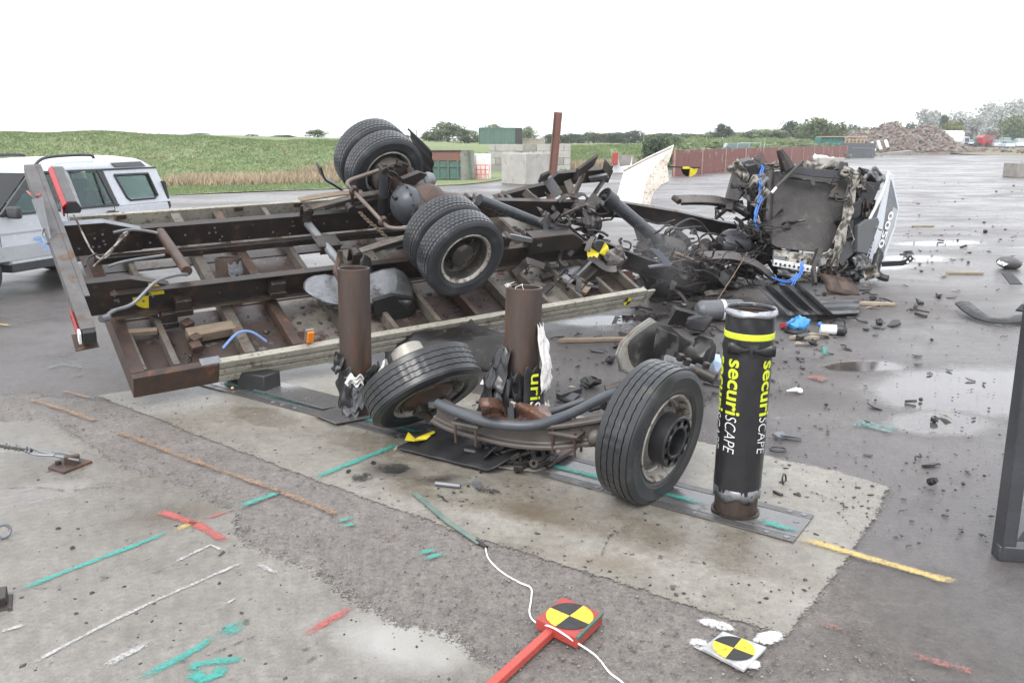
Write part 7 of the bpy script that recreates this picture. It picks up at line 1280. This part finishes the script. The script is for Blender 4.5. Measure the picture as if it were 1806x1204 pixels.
# ------------------------------------------------------------------ steel frame at the right edge
FM = M('mill_steel', (.085, .088, .098), (.055, .055, .06), 3, .4, .4, (.17, .09, .05), (.63, .7), 3, .2, 60)
f0 = G(1768, 982); FR = thing('steel_stand', 'grey box section steel frame standing at the right edge', 'frame', f0); d1 = Vector((.9, -.1, 0)).normalized()
b = B(); b.beam(f0+Vector((0, 0, 0)), f0+Vector((-.03, 0, 1.9)), .075, .085, (0, 1, 0)); put(b, 'upright', FM, FR, bev=.006)
b = B(); b.beam(f0+Vector((-.04, .0, .04)), f0+Vector((1.2, -.22, .04)), .08, .08); put(b, 'base_rail', FM, FR, bev=.006)
b = B(); b.beam(f0+Vector((.0, .0, .04)), f0+Vector((.72, .75, .04)), .07, .08); put(b, 'base_rail', FM, FR, bev=.006)
b = B(); b.beam(f0+Vector((.72, .75, 0)), f0+Vector((.72, .75, 1.9)), .07, .07, (0, 1, 0)); put(b, 'upright', FM, FR, bev=.006)
b = B(); b.beam(f0+Vector((.05, .08, .08)), f0+Vector((.42, .5, .42)), .012, .04); put(b, 'brace', FM, FR, bev=.003)
b = B(); b.beam(f0+Vector((.04, .1, 1.6)), f0+Vector((1.2, -.1, 1.6)), .07, .07); put(b, 'top_rail', FM, FR, bev=.006)
# ------------------------------------------------------------------ targets, strip, cable in the foreground
TB = thing('target_board', 'red target board with a yellow and black disc on a long red pole', 'target', G(1003, 1085)); tz = .07
cs = [(945, 1090), (993, 1052), (1063, 1081), (1018, 1125)]; P = [G(x, y, tz) for x, y in cs]; b = B(); b.poly(P, .05, (0, 0, 1)); put(b, 'board', REDP, TB, bev=.003)
c = (P[0]+P[1]+P[2]+P[3])/4; r_ = min((P[1]-P[0]).length, (P[2]-P[1]).length)*.485; b = target(c+Vector((0, 0, .001)), r_, (0, 0, 1), (P[1]-P[2])); put(b, 'target_disc', [BLK, YELD], TB, smooth=0)
b = B(); b.beam(P[2]+Vector((0, 0, .0)), P[3]+Vector((0, 0, 0)), .012, .012); put(b, 'teal_edge', GRN, TB)
pa = G(978, 1108, .035); pb = G(800, 1270, .03); b = B(); b.beam(pa, pb, .038, .034); put(b, 'pole', M('chipped_red', (.46, .07, .05), (.36, .06, .05), 8, .5, 0, (.1, .24, .2), (.6, .66), 14, .2), TB, bev=.004); b = B(); b.beam(G(982, 1104, .036), G(972, 1113, .036), .046, .04); put(b, 'teal_collar', GRN, TB, bev=.003)
TC = thing('target_plate', 'rusty yellow and black target disc on a flat plate splashed with white paint', 'target', G(1290, 1145)); P = [G(x, y, .03) for x, y in ((1238, 1142), (1275, 1112), (1352, 1140), (1312, 1180))]; b = B(); b.poly(P, .014, (0, 0, 1)); put(b, 'plate', M('painted_plate', (.3, .3, .3), (.6, .6, .6), 7, .35, .2), TC, bev=.002)
c = (P[0]+P[1]+P[2]+P[3])/4; b = target(c+Vector((0, 0, .001)), (P[1]-P[0]).length*.52, (0, 0, 1), (P[1]-P[0]+(P[1]-P[2])).normalized()); b = target(c+Vector((0, 0, .001)), min((P[1]-P[0]).length, (P[2]-P[1]).length)*.5, (0, 0, 1), (P[1]-P[2])); put(b, 'target_disc', [BLK, YELD], TC, smooth=0)
SS = thing('sensor_strip', 'thin green sensor strip lying on the concrete with a white cable', 'sensor strip', G(785, 915)); b = B(); b.sweep([(-.016, 0), (.016, 0), (.016, .006), (-.016, .006)], [G(731, 870, .016), G(790, 920, .02), G(846, 958, .014)]); put(b, 'strip', M('strip_green', (.09, .14, .13), (.16, .2, .17), 8, .4, 0, (.4, .28, .12), (.66, .7), 5), SS)
b = B(); b.tube([G(840, 953, .014), G(858, 965, .014)], .011, 7); put(b, 'cable_joint', BLK, SS); b = B(); b.tube([G(856, 964, .012), G(862, 985, .008), G(885, 1008, .01), G(915, 1026, .008), G(936, 1036, .02), G(937, 1055, .012), G(934, 1080, .012), G(944, 1096, .02), G(975, 1106, .075), G(1010, 1128, .05), G(1050, 1155, .012), G(1075, 1185, .012), G(1100, 1205, .012), G(1150, 1260, .012)], .0042, 7, 8); put(b, 'white_cable', WPR, SS)
# ground anchor with wire rope, eye bolt, steel block
AN = thing('ground_anchor', 'rusty anchor plate with shackle and taut wire rope on the old concrete', 'anchor', G(125, 818)); b = B(); b.poly([G(x, y, .03) for x, y in ((84, 823), (118, 802), (163, 812), (112, 832))], .02, (0, 0, 1)); put(b, 'plate', RUST, AN, bev=.003)
b = B(); q = G(127, 810, .05); b.box(q, (.09, .04, .06), (0, 0, .4)); put(b, 'lug', RUST, AN, bev=.006); b = B(); b.lathe([(0, 0), (.02, 0), (.02, .02), (0, .02)], 6, Matrix.Translation(G(103, 818, .03))); put(b, 'anchor_bolt', RUSTD, AN)
b = B(); b.tube([G(137, 806, .06), G(120, 800, .075), G(92, 797, .085), G(96, 803, .08), G(120, 808, .065), G(140, 812, .06)], .009, 8, 5); put(b, 'shackle', GALV, AN)
b = B(); b.tube([G(98, 801, .085), G(75, 797, .095), G(55, 791, .1), G(40, 792, .1), G(60, 801, .09), G(95, 803, .083)], .008, 8, 5); put(b, 'rope_eye', GALV, AN); b = B(); b.tube([G(56, 795, .1), G(0, 786, .115), G(-80, 774, .14)], .011, 8); put(b, 'wire_rope', IRON, AN)
for px in ((12, 788), (30, 791), (48, 794)): b = B(); b.tube([G(px[0]-3, px[1]+3, .1), G(px[0]-2, px[1]-6, .11), G(px[0]+4, px[1]-5, .11), G(px[0]+3, px[1]+4, .1)], .006, 7, 4); put(b, 'rope_clip', GALV, AN)
b = B(); q = G(8, 953); M_ = Matrix.Translation(q+Vector((0, 0, .055))) @ Euler((1.3, 0, .9)).to_matrix().to_4x4(); b.tube([M_ @ Vector((.034*math.cos(a), .034*math.sin(a), 0)) for a in [k*math.pi/10 for k in range(21)]], .0085, 9, 0, False); b.tube([q, q+Vector((0, 0, .03))], .009, 8); tag(put(b, 'eye_bolt', GALV), 'galvanised eye bolt standing on the old concrete', 'eye bolt')
b = B(); b.box(G(-8, 1068)+Vector((0, .0, .035)), (.1, .12, .05), (0, 0, .5)); b.box(G(-6, 1072)+Vector((0, 0, .012)), (.13, .14, .022), (0, 0, .5)); tag(put(b, 'steel_block', RUSTD, bev=.005), 'dark steel block at the left edge of the old concrete', 'steel block'); stripe('red', [(-10, 1072), (24, 1064)], .04)
# ------------------------------------------------------------------ loose pieces on the ground
def piece(nm, b, mat, label, cat, group=None, **k): return tag(put(b, nm, mat, **k), label, cat, group)
for px, ln, ang, w, lab in (((1627, 400), .62, .1, .1, 'pale splintered plank lying on the wet asphalt nearest the cab mirror'), ((1700, 483), .62, -.06, .09, 'broken pale plank on the wet asphalt beside the black mirror'), ((1545, 538), .5, -.12, .11, 'short plank below the cab door'), ((1417, 598), .33, -.05, .08, 'short pale plank beside the blue bag'), ((1055, 602), .9, .12, .09, 'long thin board lying behind the middle bollard')):
    q = G(*px); b = B(); M_ = Matrix.Translation(q) @ Matrix.Rotation(ang, 4, 'Z'); b.poly([(-ln/2, -w/2, .04), (ln/2-.05, -w/2, .035), (ln/2, -w*.1, .035), (ln/2-.08, w/2, .035), (-ln/2+.1, w*.45, .04)], .03, (0, 0, 1)); b.xf(M_); piece('plank', b, WOOD if px[0] != 1055 else TIMB, lab, 'plank', 'splintered planks on the ground')
MR_ = thing('mirror_head', 'black mirror head lying face up on the wet asphalt', 'mirror', G(1778, 474)); q = G(1778, 474); b = B(); b.sphere(q+Vector((0, 0, .1)), (.2, .13, .1), 16, Euler((-.5, .2, -.2)).to_matrix()); put(b, 'housing', M('mirror_grey', (.11, .11, .11), (.08, .08, .08), 5, .45), MR_, smooth=60); b = B(); b.poly([D(1758, 463, q.y-.14), D(1765, 456, q.y), D(1785, 455, q.y), D(1788, 462, q.y-.06), D(1770, 469, q.y-.16)], .015, (0, -.5, 1)); put(b, 'mirror_glass', M('mirror_silver', (.8, .82, .84), (.78, .8, .82), 2, .05, .9, bmp=0), MR_)
P = spline([G(1700, 535, .12), G(1715, 548, .09), G(1740, 562, .05), G(1770, 566, .05), G(1830, 556, .07)], 5); b = B(); b.sweep([(-.1, 0), (-.05, .03), (.05, .03), (.1, 0), (.1, -.015), (.05, .012), (-.05, .012), (-.1, -.015)], P); piece('bumper_trim', b, BLK, 'long bent black bumper trim lying near the steel frame', 'bumper trim')
b = B(); b.poly([G(1790, 548, .1), G(1800, 538, .16), G(1830, 540, .1), G(1830, 555, .06)], .02); piece('trim_scrap', b, PLA, 'black trim scrap behind the bent bumper trim', 'trim scrap')
q = G(1785, 502); b = B(); b.poly([q+Vector((-.09, -.1, .03)), q+Vector((.08, -.12, .03)), q+Vector((.06, .16, .16)), q+Vector((-.1, .14, .16))], .012); piece('mesh_scrap', b, PLA, 'small black mesh scrap on the wet asphalt below the mirror head', 'plastic scrap')
rows = [[G(1335+j*13+k*14, 505+j*1.+k*13-j*1.5, .26-.05*k+.02*math.cos(j*math.pi)+.03*j*.3) for j in range(7)] for k in range(5)]; piece('corrugated_sheet', B().grid(rows), PLA, 'folded black ribbed sheet lying below the crushed cab', 'plastic sheet', sol=.01, smooth=30)
rows = [[G(1415+k*20, 556-j*6+(3-k)*0-k*.8, .02+.05*math.sin(k*.6)+.014*math.cos(j*math.pi)+.015*j) for j in range(5)] for k in range(6)]; piece('ribbed_flap', B().grid(rows), MATS['lining_grey'], 'curved grey ribbed mudguard lying beside the blue bag', 'mudguard', sol=.01, smooth=40)
AT = thing('air_tank', 'grey cylindrical air tank lying behind the wrapped bollard', 'air tank', G(1260, 565)); m0 = frame(G(1232, 548, .13), G(1310, 545, .13)); b = B(); b.lathe([(0, -.03), (.08, -.02), (.115, .02), (.12, .05), (.12, .5), (.115, .53), (.08, .57), (0, .58)], 24, m0); put(b, 'shell', M('air_tank_grey', (.13, .133, .145), (.09, .092, .1), 4, .4, .2), AT); b = B(); b.lathe([(.122, .27), (.124, .27), (.124, .31), (.122, .31)], 24, m0, closed=True); put(b, 'strap', WPR, AT)
b = B(); b.sphere(G(1235, 570, .1), (.13, .1, .1), 10); b.nz(.07, 8); piece('plastic_lump', b, PLA, 'crumpled black plastic lump in front of the grey air tank', 'plastic scrap')
b = B(); b.box(G(1205, 560, .1), (.32, .12, .18), (.1, .2, .1)); b.jit(.03); piece('bracket_scrap', b, DRK, 'dark bracket assembly standing left of the grey air tank', 'bracket')
b = B(); b.sphere(G(1407, 573, .08), (.12, .09, .09), 22); b.nz(.06, 11); b.nz(.03, 28); b.nz(.012, 60); piece('blue_bag', b, BLUBAG, 'crumpled blue plastic bag on the ground beside the ribbed flap', 'bag', smooth=20)
b = B(); b.lathe([(.0, 0), (.12, 0), (.13, .02), (.12, .05), (.05, .06), (0, .06)], 18, Matrix.Translation(G(1403, 586))); piece('rubber_disc', b, PLA, 'black rubber disc lying under the blue bag', 'rubber part')
b = B(); b.poly([G(1375, 574, .02), G(1390, 570, .03), G(1392, 576, .02), G(1378, 580, .02)], .02); piece('red_lens_scrap', b, REDL, 'small red lens scrap left of the blue bag', 'lens scrap')
WF = thing('fuel_filter', 'white wrapped filter canister with black ends lying beside the blue bag', 'filter', G(1465, 588)); m0 = frame(G(1447, 580, .06), G(1490, 582, .06)); b = B(); b.lathe([(.0, 0), (.05, 0), (.055, .02), (.055, .16), (.05, .17), (0, .17)], 18, m0); b.nz(.006, 15); put(b, 'canister', WPR, WF); b = B(); b.lathe([(0, .165), (.062, .165), (.065, .18), (.065, .25), (.04, .27), (0, .27)], 18, m0); put(b, 'end_cap', PLA, WF); b = B(); b.tube([G(1488, 586, .1), G(1490, 568, .2), G(1478, 562, .26), G(1464, 570, .18)], .008, 6, 5); put(b, 'wire_handle', BLK, WF)
b = B(); b.sphere(G(1446, 572, .06), (.03, .025, .03), 8); piece('blue_plug', b, BLU, 'small blue cap beside the white filter canister', 'cap')
b = B(); b.sphere(G(1262, 640, .1), (.06, .05, .08), 9); b.nz(.03, 20); piece('blue_rag', b, M('pale_blue_rag', (.35, .52, .75), (.6, .65, .72), 9, .6), 'pale blue rag peeping out behind the crushed tank', 'rag', smooth=20)
b = B(); b.lathe([(0, 0), (.022, 0), (.026, .01), (.026, .035), (.018, .04), (.018, .055), (0, .055)], 6, wmat(G(1638, 850, .03), (.4, -.6, .5))); piece('bolt', b, BLK, 'black wheel nut lying on the wet asphalt near the steel frame', 'wheel nut')
for px, lab, r_ in (((1383, 845), 'thin black ring standing on edge on the slab', .04), ((1372, 792), 'thin black ring lying flat on the wet asphalt', .055)): b = B(); M_ = wmat(G(*px, .03 if px[0] > 1380 else .016), (.8, -.5, .2) if px[0] > 1380 else (0, 0, 1)); b.tube([M_ @ Vector((r_*math.cos(k*.35), r_*.8*math.sin(k*.35), 0)) for k in range(19)], .006, 6, 0, False); piece('rubber_ring', b, PLA, lab, 'ring')
b = B(); b.tube([G(768, 852, .025), G(812, 857, .025)], .014, 10); b.tube([G(812, 855, .02), G(822, 848, .03), G(835, 853, .015)], .003, 5, 4); b.box(G(841, 854, .025), (.05, .035, .03), (0, 0, .3)); piece('detonator_tube', b, GALV, 'short grey metal tube with a small block on a wire on the slab', 'metal tube')
b = B(); b.tube([G(847, 833, .02), G(853, 824, .03), G(865, 820, .03), G(876, 817, .02)], .008, 7, 4); piece('hose_piece', b, BLK, 'short curved black hose lying on the slab below the engine lump', 'hose')
b = B(); b.poly([G(846, 678, .02), G(856, 662, .09), G(868, 674, .02), G(872, 679, .02)], .01); piece('white_scrap', b, WPR, 'small white folded scrap on the asphalt between the torn wheel and the middle bollard', 'plastic scrap')
b = B(); b.poly([D(1078, 535, 9.9), D(1086, 532, 9.9), D(1092, 552, 9.9), D(1085, 552, 9.9)], .006); piece('paper_strip', b, WPR, 'white paper strip hanging below the end of the side rail', 'paper strip')
b = B(); b.sphere(G(1043, 672, .05), (.1, .06, .04), 9); b.nz(.06, 14); piece('wire_bundle', b, BLK, 'tangled black wire bundle on the asphalt right of the middle bollard', 'wire bundle', smooth=0)
b = B(); b.beam(G(985, 700, .03), G(1022, 688, .05), .06, .05); b.beam(G(1000, 705, .02), G(1012, 694, .05), .12, .02); piece('black_bracket', b, PLA, 'broken black bracket on the asphalt just right of the middle bollard', 'bracket')
b = B(); b.box(G(1395, 770, .02), (.14, .05, .02), (0, 0, -.3)); b.box(G(1375, 768, .02), (.08, .07, .03), (.2, .1, .4)); b.jit(.008); piece('plastic_bracket', b, M('gull_grey', (.12, .13, .14), (.09, .095, .1), 9, .4), 'grey broken bracket on the wet asphalt right of the wrapped bollard', 'bracket')
b = B(); b.poly([G(1387, 690, .02), G(1405, 684, .04), G(1408, 690, .03)], .01); b.sphere(G(1410, 689, .02), (.03, .03, .025), 8); piece('white_shard', b, WPR, 'small white shard with a black stub right of the wrapped bollard', 'plastic scrap')
# fragments of plastic and metal strewn about (copies of a few shapes)
def fragm(kind):
    b = B()
    if kind == 0: b.poly([(-.05, -.02, .012), (.04, -.03, .008), (.06, .01, .02), (0, .035, .015), (-.06, .015, .01)], .008, (0, 0, 1))
    elif kind == 1: b.box((0, 0, .012), (.09, .03, .02)); b.jit(.006)
    elif kind == 2: b.tube([(-.07, 0, .01), (-.02, .02, .02), (.03, -.01, .012), (.08, .02, .01)], .007, 5, 3)
    elif kind == 3: b.sphere((0, 0, .015), (.035, .028, .02), 7); b.jit(.006)
    else: b.poly([(-.06, -.015, .01), (.05, -.02, .03), (.07, .015, .01), (-.03, .03, .02)], .006, (0, 0, 1))
    return b
FRL = ['flat black plastic scrap', 'small dark metal block', 'short torn black wire', 'dark rubber lump', 'small pale splinter']
ZONE = {31: 'on the wet asphalt right of the wrapped bollard', 32: 'on the asphalt between the middle and wrapped bollards', 33: 'on the ground below the crushed cab', 34: 'far out on the asphalt right of the cab', 35: 'on the slab around the left torn wheel', 36: 'on the slab behind the wrapped bollard', 37: 'on the asphalt by the steel stand', 38: 'on the ground under the torn front of the truck', 39: 'on the old concrete apron'}
FRM = [tomesh('fragment', fragm(k), m_, 25) for k, m_ in enumerate((PLA, IRON, BLK, RUB2, WOOD))]
def strew(poly, n, smin, smax, seed, wts=(3, 2, 2, 3, 1), where=None):
    where = where or ZONE[seed]
    r = random.Random(seed)
    for x, y in scatter_px(poly, n, seed):
        k = r.choices(range(5), wts)[0]; q = G(x, y, .008); s = r.uniform(smin, smax)*(.6+.4*r.random()); o = inst(FRM[k], ('plastic_scrap', 'metal_fragment', 'wire_scrap', 'rubber_lump', 'wood_splinter')[k], None, Matrix.Translation(q) @ Euler((r.uniform(-.2, .2), r.uniform(-.2, .2), r.uniform(0, 6))).to_matrix().to_4x4() @ Matrix.Diagonal((s, s, s, 1)))
        tag(o, FRL[k]+' '+where, ('plastic scrap', 'metal fragment', 'wire scrap', 'rubber lump', 'wood splinter')[k], 'crash fragments strewn over the ground')
strew([(1350, 610), (1560, 520), (1780, 480), (1780, 760), (1560, 860), (1350, 790)], 30, .4, 1.3, 31); strew([(970, 600), (1240, 520), (1330, 600), (1250, 690), (960, 740)], 44, .6, 2., 32); strew([(1340, 540), (1600, 470), (1720, 500), (1560, 600), (1400, 640)], 46, .8, 2.4, 33, (3, 2, 2, 2, 2))
strew([(1600, 320), (1806, 310), (1806, 470), (1600, 470)], 14, 1., 2.4, 34); strew([(560, 690), (900, 700), (1050, 830), (850, 900), (600, 830)], 26, .3, .9, 35); strew([(1330, 800), (1560, 870), (1500, 980), (1340, 930)], 16, .25, .7, 36); strew([(1500, 900), (1780, 820), (1740, 1000), (1580, 980)], 9, .3, .7, 37); strew([(1100, 520), (1340, 505), (1330, 560), (1150, 575)], 34, 1., 2.8, 38)
strew([(20, 800), (400, 900), (500, 1000), (100, 1150)], 14, .25, .7, 39, (1, 1, 0, 4, 0))
# thin smoke over the wreck
c = TM @ TL(1165, 455, y=.6); b = B(); b.sphere(c, (.75, .6, .62), 18); o = put(b, 'smoke', M('tmp_smoke', (.5, .5, .5)), smooth=80); o['kind'] = 'stuff'; m = bpy.data.materials.new('smoke'); m.use_nodes = True; t = m.node_tree; t.nodes.clear(); out = t.nodes.new('ShaderNodeOutputMaterial'); pv = t.nodes.new('ShaderNodeVolumePrincipled'); pv.inputs['Color'].default_value = (.92, .93, .95, 1); tcn = t.nodes.new('ShaderNodeTexCoord').outputs['Object']; n_ = noise(t, tcn, 2.6, 4, .6, .6)
mpn = t.nodes.new('ShaderNodeMapping'); mpn.vector_type = 'TEXTURE'; mpn.inputs['Location'].default_value = (0, 0, .62); mpn.inputs['Scale'].default_value = (.75, .6, .62); t.links.new(tcn, mpn.inputs[0]); ln_ = t.nodes.new('ShaderNodeVectorMath'); ln_.operation = 'LENGTH'; t.links.new(mpn.outputs[0], ln_.inputs[0])
dn = math_(t, 'MULTIPLY', ramp(t, ln_.outputs['Value'], (.1, 1), (.95, 0)), math_(t, 'MULTIPLY', ramp(t, n_, (.36, 0), (.66, 1)), .4)); t.links.new(dn, pv.inputs['Density']); t.links.new(pv.outputs[0], out.inputs['Volume']); o.data.materials.clear(); o.data.materials.append(m)
# ------------------------------------------------------------------ damp air over the yard
b = B(); b.box((60, 640, 7.5), (1500, 1320, 17.)); HZ = put(b, 'haze', M('tmp_haze', (.5, .5, .5)), smooth=0, origin=(0, 0, 0)); HZ['kind'] = 'stuff'; m = bpy.data.materials.new('haze'); m.use_nodes = True; t = m.node_tree; t.nodes.clear(); out = t.nodes.new('ShaderNodeOutputMaterial'); pv = t.nodes.new('ShaderNodeVolumePrincipled'); pv.inputs['Color'].default_value = (.93, .96, 1, 1); pv.inputs['Density'].default_value = .0005; t.links.new(pv.outputs[0], out.inputs['Volume']); HZ.data.materials.clear(); HZ.data.materials.append(m)
SC.cycles.volume_bounces = 1
